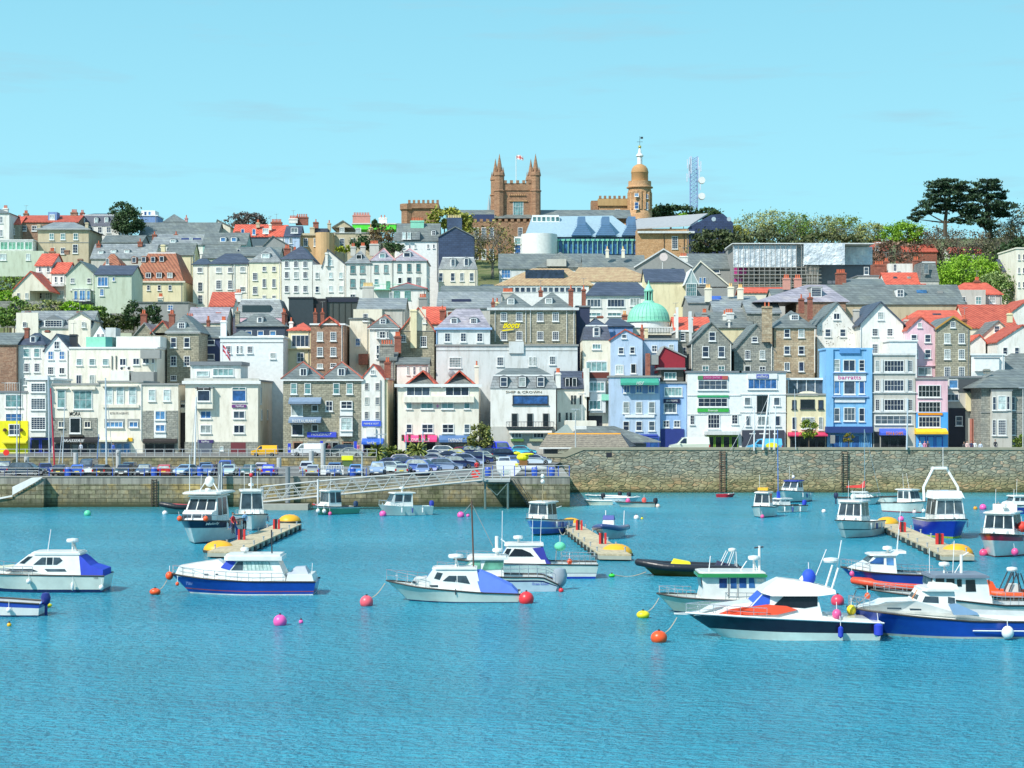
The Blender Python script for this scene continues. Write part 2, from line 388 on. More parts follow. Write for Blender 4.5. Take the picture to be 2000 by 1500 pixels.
def quay_mat(zc=2.75,zw=.15):
    m,nt,b=_new('quay_blocks');b.inputs['Roughness'].default_value=.9
    v,s,tc=uv(nt)
    br=N(nt,'ShaderNodeTexBrick');L(nt,v,br.inputs['Vector']);br.inputs['Scale'].default_value=1.0
    br.inputs['Brick Width'].default_value=1.35;br.inputs['Row Height'].default_value=.52;br.inputs['Mortar Size'].default_value=.035
    br.inputs['Color1'].default_value=c4((.19,.18,.125));br.inputs['Color2'].default_value=c4((.34,.31,.21));br.inputs['Mortar'].default_value=c4((.10,.09,.05))
    n1=noise(nt,tc.outputs['Object'],.3,5,.7);f=ramp(nt,n1,[(.32,(.42,.52,.32)),(.5,g(.95)),(.64,(1.45,1.15,.65))])
    o=mixc(nt,.9,br.outputs[0],f,'MULTIPLY')
    f2=ramp(nt,noise(nt,tc.outputs['Object'],2.2,4,.7),[(.3,g(.62)),(.62,g(1.25))]);o=mixc(nt,.9,o,f2,'MULTIPLY')
    # streaks running down from the coping
    v2,_,_=uv(nt,1.6,.12);st=ramp(nt,noise(nt,v2,1.0,3,.6),[(.35,g(.55)),(.6,g(1.1))]);o=mixc(nt,.6,o,st,'MULTIPLY')
    up=N(nt,'ShaderNodeMapRange');L(nt,s.outputs[2],up.inputs[0]);up.inputs[1].default_value=zc;up.inputs[2].default_value=zc+.1
    conc=mixc(nt,1.0,(.30,.29,.25),st,'MULTIPLY')
    o=mixc(nt,up.outputs[0],o,conc)
    wl=N(nt,'ShaderNodeMapRange');L(nt,s.outputs[2],wl.inputs[0]);wl.inputs[1].default_value=zw;wl.inputs[2].default_value=zw+1.0
    o=mixc(nt,wl.outputs[0],(.045,.055,.025),o)
    L(nt,o,b.inputs['Base Color']);bump(nt,b,br.outputs['Fac'],-.03,.6)
    return m
QM=quay_mat();RM=rubble_mat()
QY,QZ=225.0,3.62          # quay edge distance and deck height
WY,WZ=261.6,6.05          # tall wall
xq0,xq1=X(-160,QY),X(1113,QY)
b=MB();b.box(xq0-60,xq1,QY,QY+1.2,-3,QZ,QM)
b.box(xq0-60,xq1,QY-.08,QY+.9,QZ,QZ+.12,plain((.34,.33,.29),.9))
tag(b.build('quay_wall'),'lower quay wall of mossy stone blocks under the parked cars','harbour wall')
b=MB();b.box(xq1-1.2,xq1,QY+1.2,WY,-3,QZ,QM);tag(b.build('quay_end_wall'),'short dark return face of the quay beside the tall rubble wall','harbour wall')
b=MB()
xw0=X(1060,WY)
b.box(X(1090,WY),X(2300,WY),WY,WY+1.4,-3,WZ,RM)
b.box(X(1140,WY),X(2300,WY),WY-.1,WY+1.5,WZ,WZ+.35,plain((.33,.31,.23),.9))
b.prism([(xw0,WY,-3),(X(1090,WY),WY,-3),(X(1090,WY),WY,Z(893,WY)),(xw0,WY,Z(893,WY))],(0,1.4,0),RM)
b.prism([(X(1090,WY),WY-.1,Z(893,WY)),(X(1105,WY),WY-.1,Z(893,WY)),(X(1140,WY),WY-.1,WZ),(X(1140,WY),WY-.1,WZ+.35),(X(1118,WY),WY-.1,WZ+.35),(X(1098,WY),WY-.1,Z(887,WY)),(xw0,WY-.1,Z(887,WY)),(xw0,WY-.1,Z(893,WY))],(0,1.6,0),plain((.33,.31,.23),.9))
tag(b.build('rubble_harbour_wall'),'tall harbour wall of rough rubble stone on the right','harbour wall')
# square drain opening in the wall
b=MB();b.box(X(1184,WY),X(1195,WY),WY-.03,WY+.3,Z(893,WY),Z(884,WY),(.02,.02,.03));tag(b.build('wall_opening'),'small dark square opening near the top of the rubble wall','opening')
# car park and roads
AS=masonry((.14,.14,.135),(.17,.17,.165),(.15,.15,.145),3,3,.0,.4,'asphalt')
def sheet(name,pts,m,label=None,kind='structure'):
    b=MB();n=len(pts) // 2
    b.add(pts,[tuple(range(len(pts)))] if len(pts) == 4 else [tuple(range(len(pts)))],m);return tag(b.build(name),label,kind=kind)
RW=255.0                     # retaining wall of the upper road (left)
xr=X(735,RW)
sheet('car_park',[(xq0-60,QY+.9,QZ),(xq1-1.2,QY+.9,QZ),(xq1-1.2,RW,4.15),(xq0-60,RW,QZ+.02)],AS,'grey asphalt car park behind the quay edge')
sheet('car_park_ramp',[(X(715,RW),RW-.01,4.1),(xq1-1.2,RW-.01,4.15),(X(1135,284),284,4.85),(X(715,284),284,4.85)],AS,'asphalt rising between the rows of parked cars')
b=MB();b.box(xq0-90,xr,RW,RW+.6,QZ-1,5.2,quay_mat(9,-5));b.box(xq0-90,xr,RW-.1,RW+.8,5.2,5.32,plain((.36,.35,.31),.9))
tag(b.build('retaining_wall'),'stained stone retaining wall between the car park and the upper road','retaining wall')
sheet('road',[(xq0-110,RW+.6,5.0),(X(735,RW),RW+.6,5.0),(X(735,296),296,4.93),(xq0-130,296,4.93)],AS,'upper seafront road in front of the shops')
sheet('esplanade_road',[(X(1060,WY),WY+1.2,4.9),(X(2400,WY),WY+1.2,5.2),(X(2400,300),300,5.2),(X(1060,300),300,4.9)],AS,'road behind the tall harbour wall')
# ------------------------------------------------------------------ hillside
TP=[(262,4.6),(302,4.8),(318,8),(335,13),(352,18),(372,24),(395,31),(425,39),(460,47),(500,54),(540,60),(600,64),(900,60)]
def terrain(D,x=0):
    for (a,za),(c,zc) in zip(TP[:-1],TP[1:]):
        if D <= c: return za+(zc-za)*max(0,D-a)/(c-a)
    return TP[-1][1]
def hill_mat():
    m,nt,b=_new('hillside');b.inputs['Roughness'].default_value=.95
    tc=N(nt,'ShaderNodeTexCoord');n=noise(nt,tc.outputs['Object'],.12,6,.7)
    L(nt,ramp(nt,n,[(.35,(.05,.085,.02)),(.5,(.10,.13,.04)),(.65,(.19,.18,.08))]),b.inputs['Base Color']);bump(nt,b,noise(nt,tc.outputs['Object'],1.2,5),.5,.8)
    return m
b=MB();xs=[-420+20*i for i in range(43)];ys=[300,310,320,330,340,350,360,370,385,400,420,440,460,480,500,520,545,570,600,700,900]
vsx=[(x,y,terrain(y)+(random.uniform(-.5,.5) if y > 340 else 0)+(6*max(0,(x-90)/200) if y > 480 else 0)) for y in ys for x in xs]
nx=len(xs);fs=[(j*nx+i,j*nx+i+1,(j+1)*nx+i+1,(j+1)*nx+i) for j in range(len(ys)-1) for i in range(nx-1)]
b.add(vsx,fs,hill_mat());tag(b.build('hillside'),'grassy hillside climbing behind the town',kind='structure')
b=MB();b.add([(-2500,250,-4),(2500,250,-4),(2500,4000,-4),(-2500,4000,-4)],[(0,1,2,3)],plain((.10,.12,.05),.9));tag(b.build('ground'),kind='structure')
# ------------------------------------------------------------------ houses
_W={}
def window_mesh(w,h,nx,ny,kind='dark',frame='wt',sill=True,fw=None):
    w,h=round(w,1),round(h,1);k=(w,h,nx,ny,kind,str(frame),sill)
    if k not in _W:
        b=MB();f=fw or min(.12,.09*w+.02);t=f*(.34 if nx*ny > 4 else .6)
        b.box(-w/2,w/2,-.035,.02,-h/2,h/2,glassm(kind))
        for x in (-1,1): b.box(x*w/2-f/2,x*w/2+f/2,-.10,.02,-h/2-f/2,h/2+f/2,frame)
        for z in (-1,1): b.box(-w/2+f/2,w/2-f/2,-.098,.02,z*h/2-f/2,z*h/2+f/2,frame)
        for i in range(1,nx): x=-w/2+w*i/nx;b.box(x-t/2,x+t/2,-.075,-.034,-h/2+f/2,h/2-f/2,frame)
        for i in range(1,ny): z=-h/2+h*i/ny;b.box(-w/2+f/2,w/2-f/2,-.07,-.034,z-t/2,z+t/2,frame)
        if sill: b.box(-w/2-.15,w/2+.15,-.2,.02,-h/2-f/2-.14,-h/2-f/2-.003,frame)
        _W[k]=b.mesh('window')
    return _W[k]
_POT={}
def pot_mesh(c=(.62,.14,.06)):
    if c not in _POT: _POT[c]=MB().lathe((0,0,0),[(.15,0),(.11,.55),(.14,.6),(.14,.68),(.09,.68),(.09,.5)],plain(c,.7),8).mesh('chimney_pot')
    return _POT[c]
class House:
    def __init__(s,name,label,x0,x1,ye,D,dep=10,wall='w',yb=None,top=None,cat='house',grp=None,trim=None):
        s.x0,s.x1,s.ye,s.D,s.dep,s.wallm=x0,x1,ye,D,dep,wall
        s.X0,s.X1=X(x0,D),X(x1,D);s.ze=Z(ye,D);s.zb=Z(yb,D) if yb is not None else terrain(D)-.6
        s.o=empty(name,((s.X0+s.X1)/2,D,s.zb),label,cat,grp)
        s.W=MB();s.W.box(s.X0,s.X1,D,D+dep,s.zb,s.ze,wall);s.T=MB();s.slope=None;s.R=[]
    # roofs -----------------------------------------------------------
    def flat(s,coping='gr',par=.0):
        c=MB();a=.18
        c.box(s.X0-a,s.X1+a,s.D-a,s.D+s.dep+a,s.ze+.003,s.ze+.28,coping)
        c.build('roof',s.o);return s
    def gf(s,xa,ya,roof='sl',x0=None,x1=None,ye=None,verge=None,over=.25):
        """gable facing the sea, ridge running back"""
        D=s.D;X0=s.X0 if x0 is None else X(x0,D);X1=s.X1 if x1 is None else X(x1,D);ze=s.ze if ye is None else Z(ye,D)
        xa,za=X(xa,D),Z(ya,D)
        s.W.prism([(X0,D,ze),(X1,D,ze),(xa,D,za)],(0,s.dep,0),s.wallm)
        b=MB();t=.22
        for (p,q,sg) in ((X0,xa,-1),(X1,xa,1)):
            m=(za-ze)/(q-p);o=sg*over;pz=ze+m*o
            b.prism([(p+o,D-over,pz),(q,D-over,za+.01),(q,D-over,za+t+.02),(p+o,D-over,pz+t)],(0,s.dep+2*over,0),roof)
        if verge:
            for (p,q,sg) in ((X0,xa,-1),(X1,xa,1)):
                m=(za-ze)/(q-p);o=sg*over;pz=ze+m*o
                b.prism([(p+o,D-over-.08,pz-.05),(q,D-over-.08,za),(q,D-over-.08,za+t+.1),(p+o,D-over-.08,pz+t+.06)],(0,.077,0),verge)
        b.build('roof',s.o);s.slope=None;return s
    def gs(s,yr,roof='sl',over=.25,gable=None):
        """ridge parallel to the sea front"""
        D,d=s.D,s.dep;zr=Z(yr,D+d/2);ze=s.ze
        s.W.prism([(s.X0,D,ze),(s.X0,D+d,ze),(s.X0,D+d/2,zr)],(s.X1-s.X0,0,0),s.wallm)
        b=MB();t=.2;m=(zr-ze)/(d/2)
        b.prism([(s.X0-over,D-over,ze-m*over),(s.X0-over,D+d/2,zr+.01),(s.X0-over,D+d/2,zr+t),(s.X0-over,D-over,ze-m*over+t)],(s.X1-s.X0+2*over,0,0),roof)
        b.prism([(s.X0-over,D+d+over,ze-m*over),(s.X0-over,D+d/2,zr+.01),(s.X0-over,D+d/2,zr+t),(s.X0-over,D+d+over,ze-m*over+t)],(s.X1-s.X0+2*over,0,0),roof)
        b.build('roof',s.o);s.slope=(D,ze,d/2,zr);return s
    def hip(s,xr0,xr1,yr,roof='sl',a=.5,c=.5,x0=None,x1=None,ridge=None,over=.3,ye=None):
        D,d=s.D,s.dep;X0=(s.X0 if x0 is None else X(x0,D))-over;X1=(s.X1 if x1 is None else X(x1,D))+over
        ze=s.ze if ye is None else Z(ye,D);y0,y1=D-over,D+d+over
        ya,yc=D+d*a,D+d*c;zr=Z(yr,ya);p=(X(xr0,ya),ya,zr);q=(X(xr1,ya),yc,zr)
        if abs(q[0]-p[0]) < .3 and abs(yc-ya) < .3: q=(p[0]+.05,p[1],p[2])
        b=MB();v=[(X0,y0,ze),(X1,y0,ze),(X1,y1,ze),(X0,y1,ze),p,q,(X0,y0,ze+.1),(X1,y0,ze+.1),(X1,y1,ze+.1),(X0,y1,ze+.1)]
        if abs(q[1]-p[1]) > abs(q[0]-p[0]): fr=[(6,7,4),(8,9,5),(9,6,4,5),(7,8,5,4)]
        else: fr=[(6,7,5,4),(8,9,4,5),(9,6,4),(7,8,5)]
        b.add(v,fr+[(0,3,2,1),(0,1,7,6),(1,2,8,7),(2,3,9,8),(3,0,6,9)],roof)
        if ridge:
            for e in ((v[6],p),(v[7],p if abs(q[1]-p[1]) > abs(q[0]-p[0]) else q),(p,q)): b.tube(e[0],e[1],.13,ridge,5)
        b.build('roof',s.o);s.slope=(D,ze,ya-D,zr);return s
    def mansard(s,y1,yr,roof='sl',ins=1.1,top=None):
        D,d=s.D,s.dep;z1=Z(y1,D+ins);zr=Z(yr,D+d/2);b=MB()
        v=[(s.X0-.1,D-.1,s.ze),(s.X1+.1,D-.1,s.ze),(s.X1+.1,D+d+.1,s.ze),(s.X0-.1,D+d+.1,s.ze),
             (s.X0+ins*.5,D+ins,z1),(s.X1-ins*.5,D+ins,z1),(s.X1-ins*.5,D+d-ins,z1),(s.X0+ins*.5,D+d-ins,z1)]
        b.add(v,[(3,2,1,0),(0,1,5,4),(1,2,6,5),(2,3,7,6),(3,0,4,7)],roof)
        p,q=(v[4][0]+2,D+d/2,zr),(v[5][0]-2,D+d/2,zr)
        b.add(v[4:]+[p,q],[(0,1,5,4),(2,3,4,5),(3,0,4),(1,2,5)],top or roof)
        b.box(v[4][0],v[5][0],D+ins-.1,D+ins-.02,z1-.12,z1+.1,'wt')
        b.build('roof',s.o);s.slope=(D,s.ze,ins,z1);return s
    # openings ----------------------------------------------------------
    def win(s,xs,ys,w,h,nx=2,ny=2,kind='dark',frame='wt',sill=True,y=None,name='window',fw=None):
        D=s.D if y is None else y;k=D/F
        me=window_mesh(w*k,h*k,nx,ny,kind,frame,sill,fw)
        for yy in (ys if isinstance(ys,(list,tuple)) else [ys]):
            for xx in (xs if isinstance(xs,(list,tuple)) else [xs]):
                inst(name,me,s.o,(X(xx,D),D,Z(yy,D)))
        return s
    def side(s,fr,ys,w=1.0,h=1.5,nx=2,ny=2,kind='dark'):
        """windows on the side wall that the camera sees; fr = fractions of the depth"""
        xx=s.X1 if s.X0 < 0 else s.X0;me=window_mesh(w,h,nx,ny,kind)
        for yy in ys:
            for f in fr: inst('window',me,s.o,(xx,s.D+f*s.dep,Z(yy,s.D)),rz=R(90) if s.X0 < 0 else R(-90))
        return s
    def dorm(s,pts,w,h,nx=2,ny=2,kind='dark',cheek='wt',roof=None,gable=True):
        D,ze,dd,zr=s.slope
        for (x,y) in pts:
            Dd=D
            for _ in range(4):
                zb=Z(y+h/2+1,Dd);Dd=D+dd*max(0.02,min(.9,(zb-ze)/max(.1,zr-ze)))
            k=Dd/F;ww,hh=w*k,h*k;xc,zc=X(x,Dd),Z(y,Dd);f=Dd-.15
            bk=D+dd*min(1,(zc+hh/2+.2-ze)/max(.1,zr-ze))+.3;b=MB()
            b.box(xc-ww/2-.18,xc+ww/2+.18,f,bk,zc-hh/2-.2,zc+hh/2+.1,cheek)
            rf=roof or 'lead'
            if gable: b.prism([(xc-ww/2-.3,f-.12,zc+hh/2+.1),(xc+ww/2+.3,f-.12,zc+hh/2+.1),(xc,f-.12,zc+hh/2+.1+ww*.28)],(0,bk-f+.5,0),rf)
            else: b.box(xc-ww/2-.3,xc+ww/2+.3,f-.15,bk+.3,zc+hh/2+.103,zc+hh/2+.25,rf)
            d=b.build('dormer',s.o);inst('window',window_mesh(ww,hh,nx,ny,kind,'wt',False),d,(xc,f-.003,zc))
        return s
    def chim(s,x,yt,w,n=2,m='bk',yb=None,dd=.5,pot=(.62,.14,.06),thick=.9):
        Dd=s.D+s.dep*dd;k=Dd/F;xc=X(x,Dd);zt=Z(yt,Dd);zb=Z(yb,Dd) if yb else zt-22*k;ww=w*k;ph=.68
        b=MB();zt -= ph;b.box(xc-ww/2,xc+ww/2,Dd-thick/2,Dd+thick/2,zb,zt,m)
        b.box(xc-ww/2-.1,xc+ww/2+.1,Dd-thick/2-.1,Dd+thick/2+.1,zt-.32,zt-.16,m)
        c=b.build('chimney',s.o,loc=(xc,Dd,zb))
        if int(x) % 3 == 0:
            q=MB();zz=zt+1.9;q.tube((xc,Dd,zt),(xc,Dd,zz),.035,'gr',4);q.tube((xc-.5,Dd,zz-.1),(xc+.5,Dd,zz),.025,'gr',4)
            for j in range(4): q.tube((xc-.4+.25*j,Dd-.25,zz-.08),(xc-.4+.25*j,Dd+.25,zz-.08),.02,'gr',4)
            q.build('aerial',c)
        for i in range(n): inst('chimney_pot',pot_mesh(pot),c,(xc+(ww-.35)*((i+.5)/n-.5),Dd,zt))
        return s
    # trim and shopfronts -------------------------------------------------
    def band(s,y0,y1,m='wt',out=.12,x0=None,x1=None,name='cornice',D=None):
        D=s.D if D is None else D;b=MB();a=s.X0-(out if x0 is None else 0) if x0 is None else X(x0,D);c=s.X1+(out if x1 is None else 0) if x1 is None else X(x1,D)
        b.box(a,c,D-out,D+.06,Z(y1,D),Z(y0,D),m);b.build(name,s.o);return s
    def pipe(s,x,y0,y1,m='wt'):
        MB().tube((X(x,s.D),s.D-.12,Z(y0,s.D)),(X(x,s.D),s.D-.12,Z(y1,s.D)),.07,m).build('drainpipe',s.o);return s
    def sign(s,x0,x1,y0,y1,m,text=None,tm='wt',tx=None,shear=0.,out=.2,name='sign'):
        D=s.D;b=MB()
        if m is not None: b.box(X(x0,D),X(x1,D),D-out,D+.05,Z(y1,D),Z(y0,D),m);p=b.build(name,s.o)
        else: p=s.o;out=.03
        if text:
            t=tx or (x0+(x1-x0)*.08,x1-(x1-x0)*.08,y0+(y1-y0)*.2,y1-(y1-y0)*.2)
            lettering(text,X(t[0],D),X(t[1],D),Z(t[3],D),Z(t[2],D),D-out-.035,tm,p,shear)
        return s
    def awning(s,x0,x1,y0,y1,m,out=1.3,text=None,tm='wt',val=None,shear=0.,tx=None):
        D=s.D;Df=D-out;b=MB();z0=Z(y0,D);k=D/F;z1=Z(y1-(y1-y0)*.35,Df);z2=Z(y1,Df);A,C=X(x0,Df),X(x1,Df)
        b.prism([(A,D,z0),(A,Df,z1),(A,Df,z2),(A,Df+.06,z2),(A,Df+.06,z1-.06),(A,D,z0-.08)],(C-A,0,0),m)
        for e in (A,C-.04): b.prism([(e,D-.01,z0-.05),(e,Df+.07,z1-.05),(e,Df+.07,z2),(e,D-.01,z2)],(.04,0,0),m)
        p=b.build('awning',s.o)
        if text:
            a,c=tx or (x0+(x1-x0)*.15,x1-(x1-x0)*.15);h_=(z1-z2)
            lettering(text,X(a,Df),X(c,Df),z2+h_*.0+.06,z1+h_*.55,Df-.05,tm,p,shear)
        return s
    def shop(s,x0,x1,y0,y1,m='dk',kind='dark',n=3):
        D=s.D;b=MB();a,c,z0,z1=X(x0,D),X(x1,D),Z(y1,D),Z(y0,D);b.box(a,c,D-.08,D+.05,z0,z1,m);fr=b.build('shopfront',s.o)
        w=(c-a)/n
        for i in range(n): inst('shop_window',window_mesh(w*.8,(z1-z0)*.78,1,1,kind,m,False),fr,(a+w*(i+.5),D-.083,(z0+z1)/2+.05))
        return s
    def bay(s,x0,x1,y0,y1,out=1.0,m=None,top='lead'):
        D=s.D;b=MB();b.box(X(x0,D),X(x1,D),D-out,D+.05,Z(y1,D),Z(y0,D),m or s.wallm);b.box(X(x0,D)-.1,X(x1,D)+.1,D-out-.1,D+.05,Z(y0,D)+.003,Z(y0,D)+.15,top)
        b.build('bay',s.o);return s
    def block(s,x0,x1,y0,y1,m,dd=0.0,dep=4.0,name='rooftop_room'):
        D=s.D+dd;b=MB();b.box(X(x0,D),X(x1,D),D,D+dep,Z(y1,D),Z(y0,D),m);b.build(name,s.o);return s
    def railing(s,x0,x1,y0,y1,out=.9,m='dk',n=12):
        D=s.D-out;b=MB();a,c,z0,z1=X(x0,D),X(x1,D),Z(y1,D),Z(y0,D)
        for z in (z0,z1): b.tube((a,D,z),(c,D,z),.04,m,4)
        for i in range(n+1): x=a+(c-a)*i/n;b.tube((x,D,z0),(x,D,z1),.025,m,4)
        for x in (a,c): b.tube((x,D,z1),(x,s.D,z1),.03,m,4)
        b.box(a,c,D,s.D,z0-.15,z0-.02,m);b.build('balcony',s.o);return s
    def done(s):
        s.W.build('wall',s.o)
        if s.D > 290 and s.x1-s.x0 > 24 and int(s.x0) % 2: MB().tube((s.X1-.35,s.D-.1,s.ze),(s.X1-.35,s.D-.1,s.ze-9),.06,'gr' if int(s.x1) % 3 else 'wt').build('drainpipe',s.o)
        return s
# ------------------------------------------------------------------ seafront row (left part stands at 285 m)
DL=285.0;YB=889
FR='shops and offices along the seafront'
h=House('shop_house','white house with bright yellow ground floor at the far left of the seafront',-30,52,767,DL,12,'w',YB,grp=FR).flat('lead')
h.win([27],783,31,24,3,2,'teal').win([27],816,31,17,3,2,'blue')
h.band(822,889,'ye',.25,-30,55,'yellow_front',None)
h.win([28],839,20,20,2,2,y=DL-.26);h.sign(11,43,825,834,None,'SMUGGLERS',(.28,.16,.02),tx=(11,43,825,833),out=.26)
lt=MB()
for x in (11,43): lt.lathe((X(x,DL),DL-.5,Z(840,DL)),[(.28,-.2),(.3,.15),(.1,.3)],(.10,.06,.03),8)
lt.build('wall_lamp',h.o);h.awning(3,51,857,866,(.72,.66,.03),1.2);h.shop(6,50,866,885,'dk','black');h.railing(10,38,748,765,-2.0,'wt',6).done()
h=House('bay_house','narrow white house with tall many-paned bay windows beside the yellow front',53,103,742,DL,12,'w',YB,grp=FR).flat('wt')
h.bay(60,92,744,853,1.0);h.block(58,94,735,742,'wt',-.5,1.5,'parapet')
h.win([75],757,28,16,5,4,y=DL-1.0).win([75],789,28,22,5,5,y=DL-1.0).win([75],827,28,24,5,6,y=DL-1.0)
h.shop(59,100,855,888,plain((.02,.05,.35)),'black',2).done()
h=House('brasserie_building','cream building with granite first floor and black brasserie awning',103,192,752,DL,13,'pc',YB,grp=FR).flat('gr')
h.win([120],779,15,34,1,2,'teal').win([162],781,36,36,3,2,'teal').band(757,760,'pc',.35,108,134).band(756,761,'pc',.45,139,187)
h.band(816,889,'gg',.10,103,190,'granite_face').win([120,171],829,12,12,2,1,y=DL-.11,frame='pc')
h.band(814,850,'gr',.14,136,158,'door_surround').win([147],831,20,29,1,1,'black',y=DL-.15,name='loading_door')
h.sign(136,158,805,814,None,'MORA',(.05,.04,.03),tx=(136,157,804,812));h.block(135,162,850,853,(.05,.04,.03),-.6,.6,'window_box')
h.awning(103,190,853,864,(.02,.02,.025),1.4,'BRASSERIE','wt',tx=(122,165),shear=.3);h.shop(106,188,866,888,'dk','dark',5).done()
h=House('estate_agent_building','cream building with three tall sash windows above two low arched ones',192,278,747,DL,13,'pc',YB,grp=FR).flat('gr')
h.win([213,235,259],773,14,34,1,2,'pale');h.band(790,796,'pc',.3,201,272,'sill_band').band(752,755,'pc',.5,200,270)
h.sign(215,251,803,811,None,'ESTATE AGENTS',(.40,.36,.32),tx=(215,251,805,809));h.band(818,836,'gr',.08,204,243,'arch_surround').band(818,836,'gr',.08,249,272,'arch_surround')
h.win([224],829,31,10,4,1,'blue',y=DL-.09).win([261],829,17,10,2,1,'blue',y=DL-.09)
h.awning(193,247,854,863,(.70,.66,.50),1.3);h.sign(251,259,855,862,(.85,.50,.02));h.shop(196,255,864,889,(.30,.38,.50),'blue',4).done()
h=House('stone_front_building','cream and grey stone building with stacked blue windows and black fascia',278,348,752,DL,12,'pc',YB,grp=FR).flat('gr')
h.win([297,326],772,13,22,1,2,'pale').band(802,889,'gg',.10,279,347,'granite_face')
h.band(802,855,'wt',.14,301,325,'window_panel').win([313],811,19,17,2,1,'blue',y=DL-.15).win([313],836,18,13,2,1,'blue',y=DL-.15)
h.awning(278,345,856,865,(.025,.02,.02),.9);h.shop(282,342,866,889,'dk','black',3).pipe(276,750,860).done()
h=House('alley_link','narrow link with a tall dark archway between two cream buildings',348,364,786,DL+2,8,'pc',YB,grp=FR).flat('gr')
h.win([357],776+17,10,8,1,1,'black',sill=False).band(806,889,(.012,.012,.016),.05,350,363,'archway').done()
h=House('bank_building','big cream bank building with stone base and shaded right side wall',362,504,745,DL,26,'pc',YB,grp=FR).flat('lead')
h.band(744,750,'wt',.45,name='cornice').band(739,744,'gy',.2,name='parapet')
h.bay(383,417,758,798,.9,'pc');h.win([398],770,24,26,1,1,'dark',y=DL-.9).win([398],760,24,5,2,1,'dark',y=DL-.9,sill=False).win([467],773,27,22,1,1,'blue').win([467],759,27,5,2,1,'teal',sill=False)
h.win([402],810,20,14,2,1,'blue').win([467],810,21,14,2,1,'dark').win([402,467],838,20,15,2,1,'dark')
h.band(863,889,'gg',.12,361,504,'stone_base').sign(453,481,790.5,796,(.16,.03,.20),'NatWest','wt',tx=(461,477,791.3,795.2)).sign(386,417,859,865,(.05,.03,.15),'NatWest','wt',tx=(394,409,860.2,864))
h.band(865,889,(.10,.12,.16),.2,386,414,'entrance').band(864,889,(.16,.03,.04),.16,451,480,'garage_door')
h.win([433],876,6,7,1,1,'pale',y=DL-.13);h.side([.12,.75],[772],1.0,2.6,1,1).side([.15,.42,.8],[810],1.2,1.5,1,1)
h.block(372,470,713,740,'w',6,8,'penthouse').block(370,472,706,713,'lead',5.6,9,'penthouse_roof').win([436],727,40,14,4,1,'teal',y=DL+6)
h.win([396],730,24,10,1,1,'pale',y=DL+6,sill=False).done()
h=House('restaurant_building','grey granite building with two stacked grey-blue restaurant awnings',553,706,741,DL,13,'g',YB,grp=FR)
h.hip(592,592,707,'sl',.45,.6,553,630,(.40,.12,.08)).hip(668,668,707,'sl',.45,.6,630,706,(.40,.12,.08)).dorm([(593,727),(667,727)],11,14,2,1)
h.band(741,744,'wt',.35).win([574,601,657,683],759,11,20,1,2,'teal').win([643],793,13,19,2,2).band(783,812,'wt',.12,664,689,'window_panel').win([677],791,21,14,2,2,y=DL-.13)
h.bay(664,689,815,852,.7,'wt').win([677],828,22,24,2,3,'pale',y=DL-.7)
h.awning(563,626,776,789,(.20,.28,.40),1.5,'Le NAUTIQUE','wt',tx=(569,619),shear=.15).awning(563,626,814,826,(.20,.28,.40),1.5,'RESTAURANT','wt',tx=(571,618))
h.win([580],801,21,22,1,1,'dark').win([615],797,12,11,1,1,'black').win([581],839,22,22,1,1,'dark').win([615],836,12,13,1,1,'black')
h.sign(600,657,844,854,(.05,.08,.62),'HOLESHOT','wt',shear=.3,tx=(608,648,846.3,850.5)).shop(572,592,862,889,'br','black',1).shop(600,624,862,889,'gr','black',2).shop(634,662,862,889,'gr','black',2).shop(668,690,862,889,'br','black',1).done()
h=House('tall_narrow_house','tall narrow white gabled house with small sash windows and blue awning',706,751,740,DL,19,'w',YB,grp=FR)
h.gf(729,713,'r',over=.15).win([716,737],[755,783,811],7,14,3,4,frame='w',sill=False).win([728],727,7,8,2,2)
h.sign(707,744,822,832.5,(.04,.11,.68),'MARINE & YACHT','wt',tx=(711,740,825.5,829)).win([725],844,13,16,3,2).band(836,853,'w',.3,715,734,'window_bay')
h.awning(706,748,856,868,(.03,.12,.55),1.6,'hotel bar','wt',tx=(717,735)).shop(709,746,868,889,(.03,.05,.2),'black',2).chim(757,698,12,2,'bk',738,.35).pipe(743,742,856,'gr').done()
h=House('side_wall','yellow ochre flank wall running back from the narrow white house',751.5,757,742,DL+.3,18,'y',YB,grp=FR).flat('gr').done()
h=House('twin_gable_building','wide pale yellow building with twin red-tiled gables and pink awning',777,935,757,DL,16,'pc',YB,grp=FR)
h.hip(826,826,727,'sl',.12,.8,789,853,over=.1).hip(897,897,727,'sl',.12,.8,866,930,over=.1)
for a,c,d in ((789,826,853),(866,897,930)):
    b=MB();zt=Z(727,DL);ze_=Z(757,DL)
    for (p,q) in ((a,c),(d,c)):
        b.prism([(X(p,DL),DL+.25,ze_+.1),(X(q,DL),DL+.25,zt+.1),(X(q,DL),DL+.25,zt+.35),(X(p,DL)-.3*(1 if p < q else -1),DL+.25,ze_+.25)],(0,13,0),'r')
    b.build('tiled_roof',h.o)
h.band(750,756,'wt',.5).win([817,893],764.5,46,16,3,1,'dark').win([799,912],788,10,20,1,2,'teal').win([834,874],788,23,20,2,2,'teal').band(774,786,'pc',.7,789,926,'balcony_front')
h.win([799,912],837,10,16,1,2).win([835,875],837,21,16,2,2).sign(852,858,790,798,None,'+',(.75,.15,.5),tx=(852,858,789,797))
h.awning(788,853,850,863,(.85,.06,.22),1.5,'CONFERENCE','wt',tx=(799,839)).shop(792,850,864,889,'dk','black',3).awning(857,926,850,864,(.08,.17,.36),1.5,'TAPENADE','wt',tx=(875,903)).shop(860,922,864,889,'gr','dark',4)
h.chim(931,705,8,1,'pc',752,.4).done()
h=House('public_house','white corner pub with slate mansard roof and SHIP & CROWN lettering',958,1086,759,DL,14,'w',YB,grp=FR)
